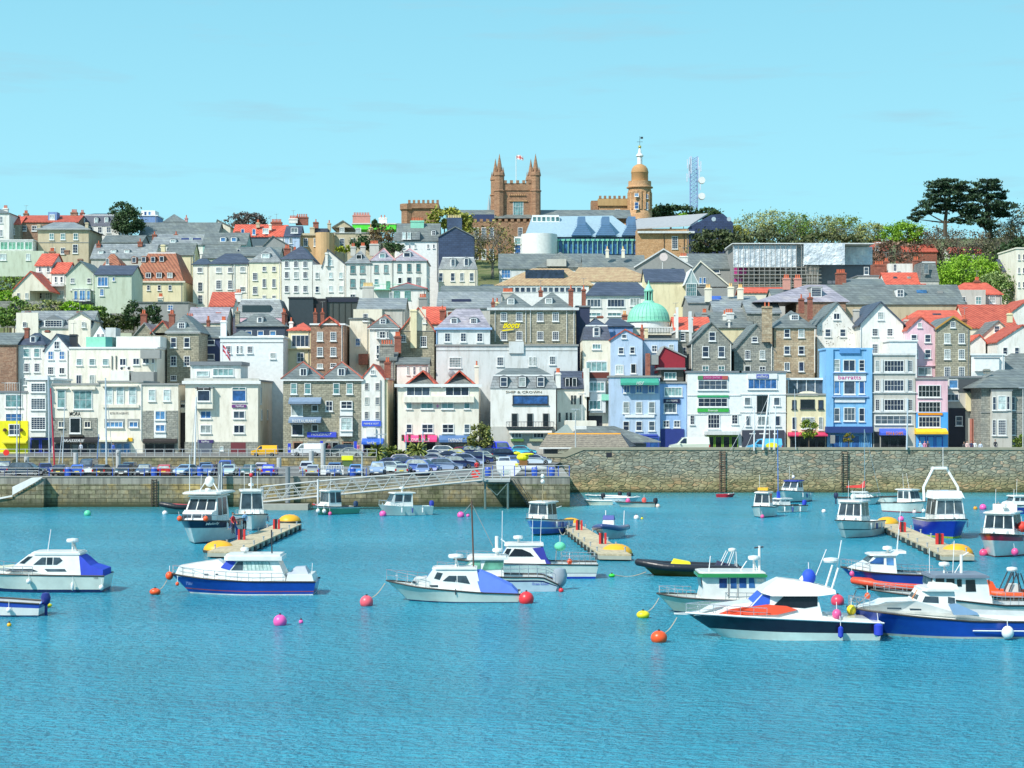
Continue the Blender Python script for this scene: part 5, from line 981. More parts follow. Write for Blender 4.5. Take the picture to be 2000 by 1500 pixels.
D=462;h=H5('orange_hall','orange rendered hall with a dark slate-hung gable end',1245,1345,446.5,D,14,ORA)
b=MB();b.prism([(X(1243,D),D-.5,Z(448,D)),(X(1348,D),D-.5,Z(442,D)),(X(1390,D),D+9,Z(419,D+9)),(X(1246,D),D+9,Z(430,D+9))],(0,.15,.35),plain((.36,.37,.38),.6));b.box(X(1245,D),X(1356,D),D-1,D-.2,Z(456,D),Z(452,D),'pal');b.build('roof',h.o)
b=MB();b.prism([(X(1345,D),D+.01,terrain(D)-2),(X(1432,D),D+.01,terrain(D)-2),(X(1432,D),D+.01,Z(435,D)),(X(1412,D),D+.01,Z(417,D)),(X(1388,D),D+.01,Z(420,D)),(X(1345,D),D+.01,Z(444,D))],(0,14,0),slate((.035,.055,.13)));b.build('slate_gable',h.o)
b=MB()
for x in (1394,1424): b.lathe((X(x,D),D-.05,Z(428,D)),[(4.3*D/F,0),(4.3*D/F,.06)],(.45,.55,.62),16,'y')
b.build('round_window',h.o);h.win([1318],474,11,24,3,6,'dark').pipe(1297,452,488,'dk').pipe(1336,455,488,'dk').done()
# radio mast
D=520;o=empty('radio_mast',(X(1355,D),D,terrain(D)),'blue-white lattice radio mast with two white dish drums','radio mast');k=D/F;b=MB();c0,w_=X(1355,D),7*k;BLM=plain((.28,.38,.62),.5)
z0,z1=terrain(D),Z(306,D)
for sx in (-1,1):
    for sy in (-1,1): b.tube((c0+sx*w_,D+sy*w_,z0),(c0+sx*w_,D+sy*w_,z1),.09,BLM,4)
nz_=22
for i in range(nz_):
    a,c=z0+(z1-z0)*i/nz_,z0+(z1-z0)*(i+1)/nz_
    for sy in (-1,1): b.tube((c0-w_,D+sy*w_,a),(c0+w_,D+sy*w_,c),.05,BLM,4);b.tube((c0+w_,D+sy*w_,a),(c0-w_,D+sy*w_,c),.05,BLM,4);b.tube((c0-w_,D+sy*w_,a),(c0+w_,D+sy*w_,a),.05,BLM,4)
b.build('lattice',o)
for px,y0_,y1_ in ((1342,312,330),(1368,316,336),(1341,340,356),(1367,360,372),(1346,308,335),(1349,306,340),(1363,308,332),(1345,322,348),(1365,326,348)):
    MB().box(X(px-1,D),X(px+1,D),D-1.3,D-1,Z(y1_,D),Z(y0_,D),plain((.60,.68,.80))).build('antenna_panel',o)
for y in (353,384): MB().lathe((X(1370,D),D-.6,Z(y,D)),[(6.5*k,-.9),(7*k,.2),(6.5*k,.5),(3*k,.75)],'wt',20,'y').tube((c0+w_,D-.4,Z(y,D)),(X(1370,D),D-.6,Z(y,D)),.1,'gr').build('dish',o)
# flag and spire
D=490;o=empty('flagpole',(X(1008,D),D+5,Z(358,D)),'white flagpole with a red and gold cross flag on the college tower','flagpole')
MB().tube((X(1008,D),D+5,Z(358,D)),(X(1008,D),D+5,Z(300,D)),.09,'wt',6).build('pole',o)
def flag(parent,x,y,w,h,D,cols,droop=.25,name='flag',ang=0):
    b=MB();n=8;rows=[(0,.38,0),(.38,.62,1),(.62,1,0)]
    for r0,r1,c in rows:
        vs=[]
        for i in range(n+1):
            u=i/n;xx=X(x,D)+w*u*math.cos(ang) ;yy=D+.25*math.sin(u*7)*w/3
            for rr_ in (r0,r1): vs.append((xx,yy,Z(y,D)-rr_*h-droop*u*u*h*2-w*u*math.sin(ang)))
        b.add(vs,[(2*i,2*i+1,2*i+3,2*i+2) for i in range(n)],cols[c])
        vb=[(a_,c_+.03,d_) for a_,c_,d_ in vs];b.add(vb,[(2*i+2,2*i+3,2*i+1,2*i) for i in range(n)],cols[c])
    u0=.42
    b.box(X(x,D)+w*u0*math.cos(ang),X(x,D)+w*(u0+.18)*math.cos(ang),D-.28*w/3-.02,D-.28*w/3,Z(y,D)-h*.95-droop*.4*h-w*u0*math.sin(ang),Z(y,D)-h*.12-droop*.35*h-w*u0*math.sin(ang),cols[1])
    return b.build(name,parent)
flag(o,1008.5,302,1.9,1.2,D+5,[(.82,.80,.80),(.70,.08,.06)])
D=560;MB().lathe((X(955,D),D,0),[(4*D/F,Z(412,D)),(.05,Z(382,D))],(.35,.42,.45),8).tube((X(955,D),D,terrain(D)),(X(955,D),D,Z(411,D)),.5,(.35,.42,.45),8).build('distant_spire')
tag(bpy.data.objects['distant_spire'],'thin grey church spire far behind the college roof','spire')
o=empty('flagpole',(X(434,298),298,Z(740,298)),'white flagpole with a drooping red and blue ensign above the bank','flagpole');MB().tube((X(434,298),298,Z(742,298)),(X(434,298),298,Z(669,298)),.06,'wt',6).build('pole',o);flag(o,435,673,1.6,1.1,298,[(.55,.05,.08),(.75,.70,.78)],.3,ang=.7)
# ------------------------------------------------------------------ trees
BARK=plain((.09,.07,.05),.9);BARKG=plain((.20,.18,.15),.9)
def crown_mesh(rg,W_,H_,Dp,nclump,nleaf,size,lm,shape='round',flat=.8):
    b=MB();k=b.m(lm);V,Fc=[],[]
    for c in range(nclump):
        while True:
            u,v,w=rg.uniform(-1,1),rg.uniform(-1,1),rg.uniform(-1,1)
            if u*u+v*v+w*w < 1: break
        q=(u*u+v*v+w*w) ** .5;s_=(q ** .35)/max(q,.05);u,v,w=u*s_,v*s_,w*s_
        if shape == 'round' and w <-.55: w=-.55+.2*rg.random()
        if shape == 'cone': f=1-.55*(w+1)/2;u *= f;v *= f
        cx,cy,cz=u*W_/2,v*Dp/2,w*H_/2;cr=rg.uniform(.6,1.25)*min(W_,H_)*(.14 if nclump > 30 else .2)
        for _ in range(nleaf):
            a,e=rg.uniform(0,6.283),rg.gauss(0,1);rr=cr*rg.random() ** .4;z=rg.uniform(-1,1);h_=(1-z*z) ** .5
            ax,ay,az=(cx,cy,cz) if rg.random() < .6 else [q_+rg.gauss(0,1)*r_ for q_,r_ in ((cx,W_*.075),(cy,Dp*.075),(cz,H_*.07))]
            px,py,pz=ax+rr*h_*math.cos(a),ay+rr*h_*math.sin(a),az+rr*z*flat
            n=Vector((rg.gauss(0,1),rg.gauss(0,1),rg.gauss(.5,1))).normalized();t=n.orthogonal().normalized();t=Matrix.Rotation(rg.uniform(0,6.28),3,n) @ t;s=n.cross(t)
            sz=size*rg.uniform(.6,1.3);p=Vector((px,py,pz));o=len(V)
            V += [tuple(p+t*sz),tuple(p+s*sz*.6),tuple(p-t*sz),tuple(p-s*sz*.6)];Fc.append((0+o,1+o,2+o,3+o))
    b.v=V;b.f=Fc;b.mi=[k]*len(Fc);return b
def limbs(b,rg,p,d,L_,r,depth,m,spread=.55,out=None):
    q=p+d*L_;b.tube(tuple(p),tuple(q),r,m,5,r*.62)
    if out is not None: out.append(q)
    if depth == 0: return
    for i in range(rg.choice((2,3,3))):
        v=Vector((rg.gauss(0,1),rg.gauss(0,1),rg.gauss(.35,.6))).normalized();nd=(d*(1-spread)+v*spread).normalized()
        if nd.z <-.1: nd.z=.1;nd.normalize()
        limbs(b,rg,q,nd,L_*rg.uniform(.6,.85),r*.6,depth-1,m,spread,out)
def tree(name,label,px,ytop,ybot,wpx,D,kind='leaf',col=((.10,.16,.03),(.24,.34,.06)),trunk_y=None,n=46,nl=46,size=.45,grp='trees and bushes on the hillside',shape='round',seed=0):
    rg=random.Random(seed or int(px*7+ytop));k=D/F;x=X(px,D);zt,zb=Z(ytop,D),Z(ybot,D);zg=Z(trunk_y,D) if trunk_y else min(zb,terrain(D))-.3
    o=empty(name,(x,D,zg),label,'bush' if 'bush' in name or 'hedge' in name else 'tree',grp);W_,H_=wpx*k,zt-zb;cz=(zt+zb)/2
    tb=MB()
    if kind == 'bare':
        h0=max(1.0,(zt-zg));th=h0*.3;ends=[]
        tb.tube((x,D,zg),(x,D,zg+th),h0*.028,BARKG,7,h0*.022)
        for i in range(5):
            a=i*1.26+rg.random();d=Vector((math.cos(a)*W_/h0*.8,math.sin(a)*.5,.85)).normalized()
            limbs(tb,rg,Vector((x,D,zg+th)),d,h0*.22,h0*.014,4,BARKG,.5,ends)
        tb.build('trunk',o)
        if col: cb=MB();cm=crown_mesh(rg,W_,H_,W_*.7,n,nl,size,leafm(*col));cm.v=[(a+x,c+D,e+cz) for a,c,e in cm.v];cm.build('crown',o)
        return o
    tb.tube((x,D,zg),(x,D,cz),max(.12,W_*.03),BARK,7,max(.06,W_*.015))
    for i in range(6):
        a=i*1.05+rg.random();e=Vector((x+math.cos(a)*W_*.33,D+math.sin(a)*W_*.25,cz+H_*rg.uniform(-.1,.3)));tb.tube((x,D,cz-H_*.3),tuple(e),W_*.013,BARK,5,W_*.005)
    tb.build('trunk',o);cm=crown_mesh(rg,W_,H_,W_*.75,n,nl,size,leafm(*col),shape)
    cm.v=[(a+x,c+D,e+cz) for a,c,e in cm.v];cm.build('crown',o);return o
DG=((.03,.065,.02),(.07,.13,.035));OL=((.20,.22,.03),(.38,.38,.05));BG=((.17,.34,.015),(.38,.60,.03));MG=((.10,.19,.03),(.24,.36,.06));BR=((.16,.12,.07),(.30,.22,.12));GB=((.22,.25,.08),(.36,.41,.13))
tree('evergreen_tree','dark round evergreen on the left skyline beside the lookout room',250,410,462,58,440,col=DG,n=80,nl=80,size=.28)
tree('wispy_tree','wispy dark tree top poking up behind the dark evergreen',240,396,424,54,446,col=DG,n=26,nl=30,size=.3)
tree('bare_tree','wide brown leafless tree crown on the left skyline',482,416,446,78,475,'bare',((.10,.08,.07),(.16,.13,.11)),n=60,nl=40,size=.3)
tree('garden_tree','yellow-green tree in front of the battlemented wing',868,408,452,72,462,col=OL,n=40,nl=50,size=.4)
tree('garden_tree','yellow-green tree beside the slate-hung gable',905,420,460,46,455,col=OL,n=28,nl=44,size=.4)
tree('spring_tree','tall budding tree with visible branches in front of the brown college',962,436,528,96,440,'bare',((.13,.12,.03),(.30,.28,.07)),n=70,nl=16,size=.3,seed=5)
tree('spring_tree','smaller budding tree left of the tall budding one',925,445,520,46,436,'bare',((.13,.12,.03),(.30,.28,.07)),n=40,nl=16,size=.3,seed=9)
tree('brown_bush','reddish brown bare bush above the terrace',745,441,478,48,420,'bare',((.14,.09,.04),(.26,.19,.07)),n=36,nl=34,size=.28)
tree('dark_bush','dark round bush beside the pedimented villa',707,462,492,42,408,col=DG,n=26,nl=40,size=.3)
tree('dark_bush','small dark bush at the skyline near the green hoarding',735,430,446,18,440,col=DG,n=14,nl=36,size=.3)
tree('dark_bush','dark bush between the terrace and the white wing',770,470,496,30,400,col=DG,n=18,nl=36,size=.3)
tree('yellow_bush','bright yellow-green bush above the crow-stepped house',672,480,494,30,400,col=((.22,.26,.01),(.45,.46,.03)),n=16,nl=30,size=.3)
tree('dark_hedge_tree','dark clipped mass of evergreens under the radio mast',1310,401,430,92,515,col=DG,n=60,nl=50,size=.45)
tree('dark_hedge_tree','dark evergreen right of the radio mast base',1384,407,430,52,515,col=DG,n=40,nl=46,size=.45)
tree('green_bush','light green bush peeping over the orange hall roof',1335,418,432,34,500,col=BG,n=16,nl=30,size=.4)
RT=[(1430,440,488,70,OL,'olive budding tree right of the slate-hung hall'),(1470,420,470,90,GB,'grey leafless tree, second right of the slate gable'),(1520,412,470,100,GB,'tall grey bare tree on the right ridge'),(1560,420,476,80,MG,'green budding tree in the middle of the ridge trees'),(1605,424,478,84,GB,'grey-green bare tree above the scaffolding'),(1655,424,476,84,((.12,.17,.02),(.28,.36,.05)),'dense round green tree above the plastic sheeting'),(1700,436,480,60,GB,'small brown bare tree at the right end of the ridge row')]
for i,(x,y0,y1,w,c,lb) in enumerate(RT): tree('ridge_tree',lb,x,y0,y1,w,468+4*(i % 3),'bare',c,n=90,nl=34,size=.22,seed=i+31)
tree('ridge_bush','dark green undergrowth behind the scaffolded building',1400,452,500,110,452,col=((.04,.06,.02),(.12,.15,.05)),n=80,nl=50,size=.4)
tree('ridge_bush','dark undergrowth at the foot of the bare ridge trees',1500,455,500,130,455,col=((.06,.08,.03),(.16,.19,.07)),n=80,nl=46,size=.4)
tree('ridge_bush','olive undergrowth left of the bright round tree',1620,455,500,130,458,col=((.07,.09,.03),(.18,.20,.07)),n=80,nl=46,size=.4)
tree('round_tree','bright lime green rounded tree between ridge and pines',1762,436,482,84,456,col=((.18,.36,.02),(.27,.46,.03)),n=90,nl=80,size=.24)
HT=[(1800,450,520,70,'grey bare tree under the left pine'),(1838,446,520,80,'brown bare tree between the two pines'),(1885,452,525,90,'bare tree over the faded red roofs'),(1930,455,530,80,'tangled bare tree below the right pine'),(1965,440,540,80,'dark bare tree near the right edge'),(2000,405,520,70,'tall dark tree cut by the right edge')]
for i,(x,y0,y1,w,lb) in enumerate(HT): tree('bare_tree',lb,x,y0,y1,w,455+5*(i % 2)-(20 if i > 3 else 0),'bare',((.07,.08,.035),(.18,.17,.09)) if i > 3 else ((.12,.10,.06),(.24,.21,.13)),n=80,nl=26 if i < 4 else 46,size=.24,seed=i+61)
tree('hill_bush','brownish red thicket left of the faded red roofs',1745,470,520,100,430,'bare',((.14,.08,.05),(.28,.18,.12)),n=60,nl=30,size=.3)
tree('hill_bush','dark green thicket at the right edge',1985,470,540,80,420,col=DG,n=60,nl=40,size=.4)
tree('lime_tree','large bright lime green tree above the red hipped roof',1893,500,585,128,392,col=((.20,.38,.02),(.30,.50,.03)),n=150,nl=90,size=.24)
tree('lime_tree','lower lime green tree with white blossom at the right',1940,530,605,74,382,col=((.14,.22,.04),(.42,.52,.22)),n=70,nl=70,size=.24)
# pines: layered flat pads of needles on leaning trunks
def pine(label,trunk,pads,D,seed):
    rg=random.Random(seed);k=D/F;x=X(trunk[0][0],D);o=empty('pine_tree',(x,D,Z(trunk[0][1],D)),label,'tree','large dark pines on the right skyline');b=MB()
    pts=[(X(px,D),D,Z(py,D)) for px,py in trunk]
    for i,(p,q) in enumerate(zip(pts[:-1],pts[1:])): b.tube(p,q,.55-.1*i,BARK,7,.45-.1*i)
    lm=leafm((.022,.052,.026),(.06,.12,.045));cr=MB();kk=cr.m(lm)
    for px,py,w,h in pads:
        dy=rg.uniform(-2.5,2.5);c=(X(px,D),D+dy,Z(py,D));j=min(range(len(pts)),key=lambda i: abs(pts[i][2]-c[2]+2));b.tube(pts[j],(c[0],c[1],c[2]-h*k*.3),.22,BARK,5,.08)
        m_=crown_mesh(rg,w*k*1.0,h*k*1.22,w*k*.8,max(9,int(w*.45)),110,.28,lm,'flat',.45);o_=len(cr.v);cr.v += [(a+c[0],e+c[1],f+c[2]) for a,e,f in m_.v];cr.f += [tuple(i+o_ for i in q) for q in m_.f];cr.mi += [kk]*len(m_.f)
    b.build('trunk',o);cr.build('crown',o)
pine('spreading dark pine, left of the pair, leaning to the left',[(1846,462),(1846,435),(1850,400),(1858,372)],[(1850,360,78,14),(1828,368,48,12),(1868,372,56,16),(1842,382,74,16),(1822,396,50,14),(1866,396,56,14),(1808,410,44,14),(1848,408,54,14),(1793,424,32,12),(1884,412,30,18),(1870,432,36,12)],440,3)
pine('dark pine with a taller ragged crown, right of the pair',[(1934,464),(1934,438),(1928,410),(1926,375)],[(1924,360,52,14),(1908,368,36,12),(1940,374,52,14),(1918,384,60,14),(1950,384,36,10),(1926,400,72,16),(1958,404,48,14),(1900,408,30,14),(1930,418,76,14),(1962,418,38,10),(1912,436,52,12),(1936,442,34,10)],436,4)
# garden greenery on the left slope
for (x,y0,y1,w,D,c,nm,lb) in [(20,540,575,80,372,MG,'garden_bush','big rounded bush below the conservatory house'),(8,568,600,50,360,BG,'garden_bush','bright green bush at the left edge'),(28,585,622,60,352,MG,'garden_bush','ivy-green bush under the red cottage'),(90,588,612,90,352,GB,'garden_bush','grey-green trailing shrubs on the garden wall'),(140,590,612,40,350,BG,'garden_bush','yellow-green shrub below the white balcony'),(172,596,618,36,350,BG,'garden_bush','lime shrub left of the two dark posts'),(192,600,622,40,349,MG,'garden_bush','mid green shrub beside the pale green block'),(262,590,636,34,345,DG,'garden_tree','dark green garden tree beside the brick stack'),(298,598,634,42,345,DG,'garden_tree','dark green garden tree right of the brick stack'),(15,612,640,40,345,MG,'garden_bush','bush behind the low house at the left edge')]:
    tree(nm,lb,x,y0,y1,w,D,col=c,n=34,nl=44,size=.26)
b=MB();D=346;rg=random.Random(2);cm=crown_mesh(rg,X(268,D)-X(175,D),3.0,2.5,90,60,.22,leafm((.05,.08,.015),(.13,.17,.03)));cm.v=[(a*1.0+X(222,D),c+D,e+Z(634,D)) for a,c,e in cm.v];tag(cm.build('garden_hedge'),'long dark clipped hedge above the turquoise copper box','hedge')
b=MB();D=354;b.box(X(0,D),X(130,D),D,D+1,Z(640,D),Z(588,D),'gg');tag(b.build('garden_wall'),'ivy-covered stone retaining wall below the garden house','wall')
b=MB();D=350;b.box(X(215,D),X(268,D),D,D+1,Z(650,D),Z(612,D),'gg');tag(b.build('garden_wall'),'dark stone garden wall behind the clipped hedge','wall')
# palms, quay tree, planter tree
def palm(px,ytop,ybot,wpx,D,label):
    rg=random.Random(int(px));x=X(px,D);zb,zt=Z(ybot,D),Z(ytop,D);o=empty('palm_tree',(x,D,zb-.5),label,'palm','palms by the car park')
    hc=zb+(zt-zb)*.45;MB().tube((x,D,zb-.5),(x,D,hc),.22,BARK,8,.18).build('trunk',o)
    lm=leafm((.10,.14,.02),(.30,.32,.06));b=MB();k=b.m(lm);R_=wpx*D/F*.55
    for i in range(64):
        a=rg.uniform(0,6.28);up=rg.uniform(.1,1.5);L_=R_*rg.uniform(.8,1.1);P=[]
        for j in range(6):
            t=j/5;P.append(Vector((x+math.cos(a)*L_*t*math.cos(up*.8),D+math.sin(a)*L_*t*math.cos(up*.8),hc+L_*math.sin(up)*t*1.05-L_*.75*t*t*(1.3-up*.6))))
        for p,q in zip(P[:-1],P[1:]):
            sd=Vector((-math.sin(a),math.cos(a),0))*.17;dn=Vector((0,0,-.10));o_=len(b.v);b.v += [tuple(p-sd+dn),tuple(p),tuple(q),tuple(q-sd*.8+dn),tuple(p+sd+dn),tuple(q+sd*.8+dn)]
            b.f += [(o_,o_+1,o_+2,o_+3),(o_+1,o_+4,o_+5,o_+2)];b.mi += [k,k]
    b.build('fronds',o)
palm(735,862,906,52,258,'green palm nearest the narrow white house');palm(762,862,905,44,260,'green palm, second from the left');palm(785,872,905,34,259,'small green palm beside the traffic light');palm(816,858,902,52,262,'bushy palm in front of the pink awning')
tree('street_tree','pale green young street tree between the awning and the pub',938,830,882,46,276,col=((.12,.15,.03),(.36,.36,.08)),trunk_y=890,n=44,nl=44,size=.2,grp='small street trees')
tree('street_tree','small bright green tree in a pot outside the cream cafe',1580,820,860,30,279,col=((.10,.20,.01),(.38,.44,.04)),trunk_y=882,n=26,nl=40,size=.17,grp='small street trees')
tree('clipped_bush','round clipped green bush at the corner of the granite house',1991,850,880,26,278,col=((.08,.14,.01),(.22,.30,.02)),trunk_y=884,n=20,nl=50,size=.14,grp='small street trees')
tree('potted_bush','orange-flecked shrub on the pier outside the blue shop',1658,846,866,18,278,col=((.12,.16,.01),(.45,.28,.03)),trunk_y=884,n=12,nl=36,size=.12,grp='small street trees')
# ------------------------------------------------------------------ vehicles
TYRE=plain((.012,.012,.014),.8);RIM=plain((.45,.46,.48),.35,.7);CG=glassm('dark');PNT=objpaint()
def car_parts(kind):
    """side profiles in metres: y from nose (-) to tail (+), z up"""
    if kind == 'hatch': Lc,Wd=4.0,1.72;low=[(-2.0,.32),(-2.02,.55),(-1.9,.72),(-1.0,.90),(1.75,.95),(1.98,.88),(2.0,.4),(1.9,.25),(-1.9,.22)];top=[(-1.02,.89),(-.35,1.38),(.1,1.45),(1.1,1.43),(1.55,1.3),(1.88,.93)]
    elif kind == 'estate': Lc,Wd=4.6,1.84;low=[(-2.3,.36),(-2.32,.62),(-2.2,.85),(-1.2,1.02),(2.1,1.06),(2.26,.98),(2.3,.42),(2.2,.26),(-2.2,.26)];top=[(-1.25,1.01),(-.5,1.58),(0,1.68),(1.6,1.66),(1.95,1.5),(2.2,1.03)]
    elif kind == 'saloon': Lc,Wd=4.4,1.75;low=[(-2.2,.32),(-2.22,.55),(-2.1,.75),(-1.1,.92),(1.5,.95),(2.15,.93),(2.2,.4),(2.1,.25),(-2.1,.22)];top=[(-1.1,.91),(-.4,1.36),(.0,1.42),(.8,1.40),(1.6,.95)]
    else: Lc,Wd=4.4,1.85;low=[(-2.2,.35),(-2.22,.7),(-2.1,.95),(-1.5,1.08),(2.1,1.1),(2.2,1.05),(2.2,.35),(-2.1,.25)];top=[(-1.45,1.07),(-.8,1.75),(-.3,1.85),(2.12,1.86),(2.19,1.06)]
    w=Wd/2;b=MB()
    def sec(pts,ws):
        n=len(pts);vs=[(-ws[i],y,z) for i,(y,z) in enumerate(pts)]+[(ws[i],y,z) for i,(y,z) in enumerate(pts)]
        return vs,[list(range(n)),list(range(2*n-1,n-1,-1))]+[(i,i+n,(i+1) % n+n,(i+1) % n) for i in range(n)]
    vs,fs=sec(low,[w*(.86 if abs(y) > Lc/2-.08 else .97 if z > .8 else 1.0) for y,z in low]);b.add(vs,fs,PNT)
    zt=max(z for y,z in top);zl=top[0][1]
    wf=lambda z: w*(.93-.17*(z-zl)/(zt-zl));vs,fs=sec(top,[wf(z) for y,z in top]);b.add(vs,fs,PNT)
    b.box(-w*.9,w*.9,-Lc/2-.06,Lc/2+.06,.3,.42,plain((.03,.03,.035)))
    for s in (-1,1): b.box(s*w-.02*s if s > 0 else -w-.16,w+.16 if s > 0 else -w+.02,top[0][0]+.3,top[0][0]+.42,zl+.02,zl+.15,PNT)
    body=b.mesh('body')
    g_=MB();n=len(top)
    def side(p,q,a,c): pass
    ctr=(sum(y for y,z in top)/n,sum(z for y,z in top)/n)
    inner=[(ctr[0]+(y-ctr[0])*.86,max(zl+.05,ctr[1]+(z-ctr[1])*.80)) for y,z in top]
    if kind == 'van': inner=[p for p in inner if p[0] <-.3]+[(-.35,zt-.15),(-.35,zl+.06)]
    sw=MB()
    for s in (-1,1): sw.add([(s*(wf(z)+.012),y,z) for y,z in inner],[list(range(len(inner)))[::s]],CG)
    (ya,za),(yb,zb_)=top[0],top[1];fw=MB()
    def pane(m,y0,z0,y1,z1,out):
        t0,t1=.10,.92;a=[(y0+(y1-y0)*t,z0+(z1-z0)*t) for t in (t0,t1)];m.add([(-wf(a[0][1])*.88,a[0][0]+out,a[0][1]+.012),(wf(a[0][1])*.88,a[0][0]+out,a[0][1]+.012),(wf(a[1][1])*.86,a[1][0]+out,a[1][1]+.012),(-wf(a[1][1])*.86,a[1][0]+out,a[1][1]+.012)],[(0,1,2,3)],CG)
    pane(fw,ya,za,yb,zb_,-.012);rw=MB()
    (yc,zc),(yd,zd)=top[-1],top[-2]
    if kind == 'van': pane(rw,yc,zc,yd,zd-.1,.014)
    else: pane(rw,yc,zc,yd,zd,.014)
    wh=MB().lathe((0,0,0),[(.12,-.11),(.27,-.11),(.32,-.08),(.32,.08),(.27,.11),(.12,.11)],TYRE,14,'x')
    wh.lathe((0,0,0),[(.001,-.1),(.2,-.115),(.2,.115),(.001,.1)],RIM,10,'x')
    hl=MB().box(-.17,.17,-.05,.06,-.08,.08,plain((.75,.78,.80),.1));tl=MB().box(-.10,.10,-.06,.05,-.14,.14,plain((.45,.01,.01),.2))
    pf=MB().box(-.26,.26,-.03,.02,-.06,.06,plain((.75,.75,.70)));pr=MB().box(-.26,.26,-.02,.03,-.06,.06,plain((.80,.60,.05)))
    return dict(L=Lc,W=Wd,zl=zl,low=low,body=body,sw=sw.mesh('side_windows'),fw=fw.mesh('windscreen'),rw=rw.mesh('rear_window'),wh=wh.mesh('wheel'),hl=hl.mesh('headlight'),tl=tl.mesh('tail_light'),pf=pf.mesh('number_plate'),pr=pr.mesh('number_plate'))
CARP={}
def car(kind,label,px,py,D,rot,col,z=None,name='parked_car',cat='car',grp='cars parked on the quay',sc=1.0):
    """px: screen column of the centre; ground height from the deck unless z is given; rot 0 = nose to the camera"""
    if kind not in CARP: CARP[kind]=car_parts(kind)
    p=CARP[kind]
    if z is None: z=QZ+(0 if D < 226 else (max(0,min(.53,.53*(D-226)/29)) if D < 255 else 4.15+.7*(D-255)/29-QZ)) if px > 700 else QZ+.01
    o=empty(name,(X(px,D),D,z),label,cat,grp,R(rot),True);o.scale=(sc,sc,sc)
    inst('body',p['body'],o,(0,0,0),color=col);inst('side_windows',p['sw'],o,(0,0,0));inst('windscreen',p['fw'],o,(0,0,0));inst('rear_window',p['rw'],o,(0,0,0))
    for sx in (-1,1):
        for yy in (-p['L']*.31,p['L']*.30): inst('wheel',p['wh'],o,(sx*(p['W']/2-.09),yy,.32))
        inst('headlight',p['hl'],o,(sx*p['W']*.33,-p['L']/2+.03,p['zl']*.70));inst('tail_light',p['tl'],o,(sx*p['W']*.42,p['L']/2-.03,p['zl']*.80))
    inst('number_plate',p['pf'],o,(0,-p['L']/2-.07,.40));inst('number_plate',p['pr'],o,(0,p['L']/2+.03,.62));return o
DB,BK,SV,BLU,LBL,RED,GRN,WHT=(.01,.02,.10),(.015,.017,.022),(.38,.42,.46),(.02,.06,.55),(.22,.38,.60),(.50,.015,.02),(.02,.09,.08),(.75,.76,.76)
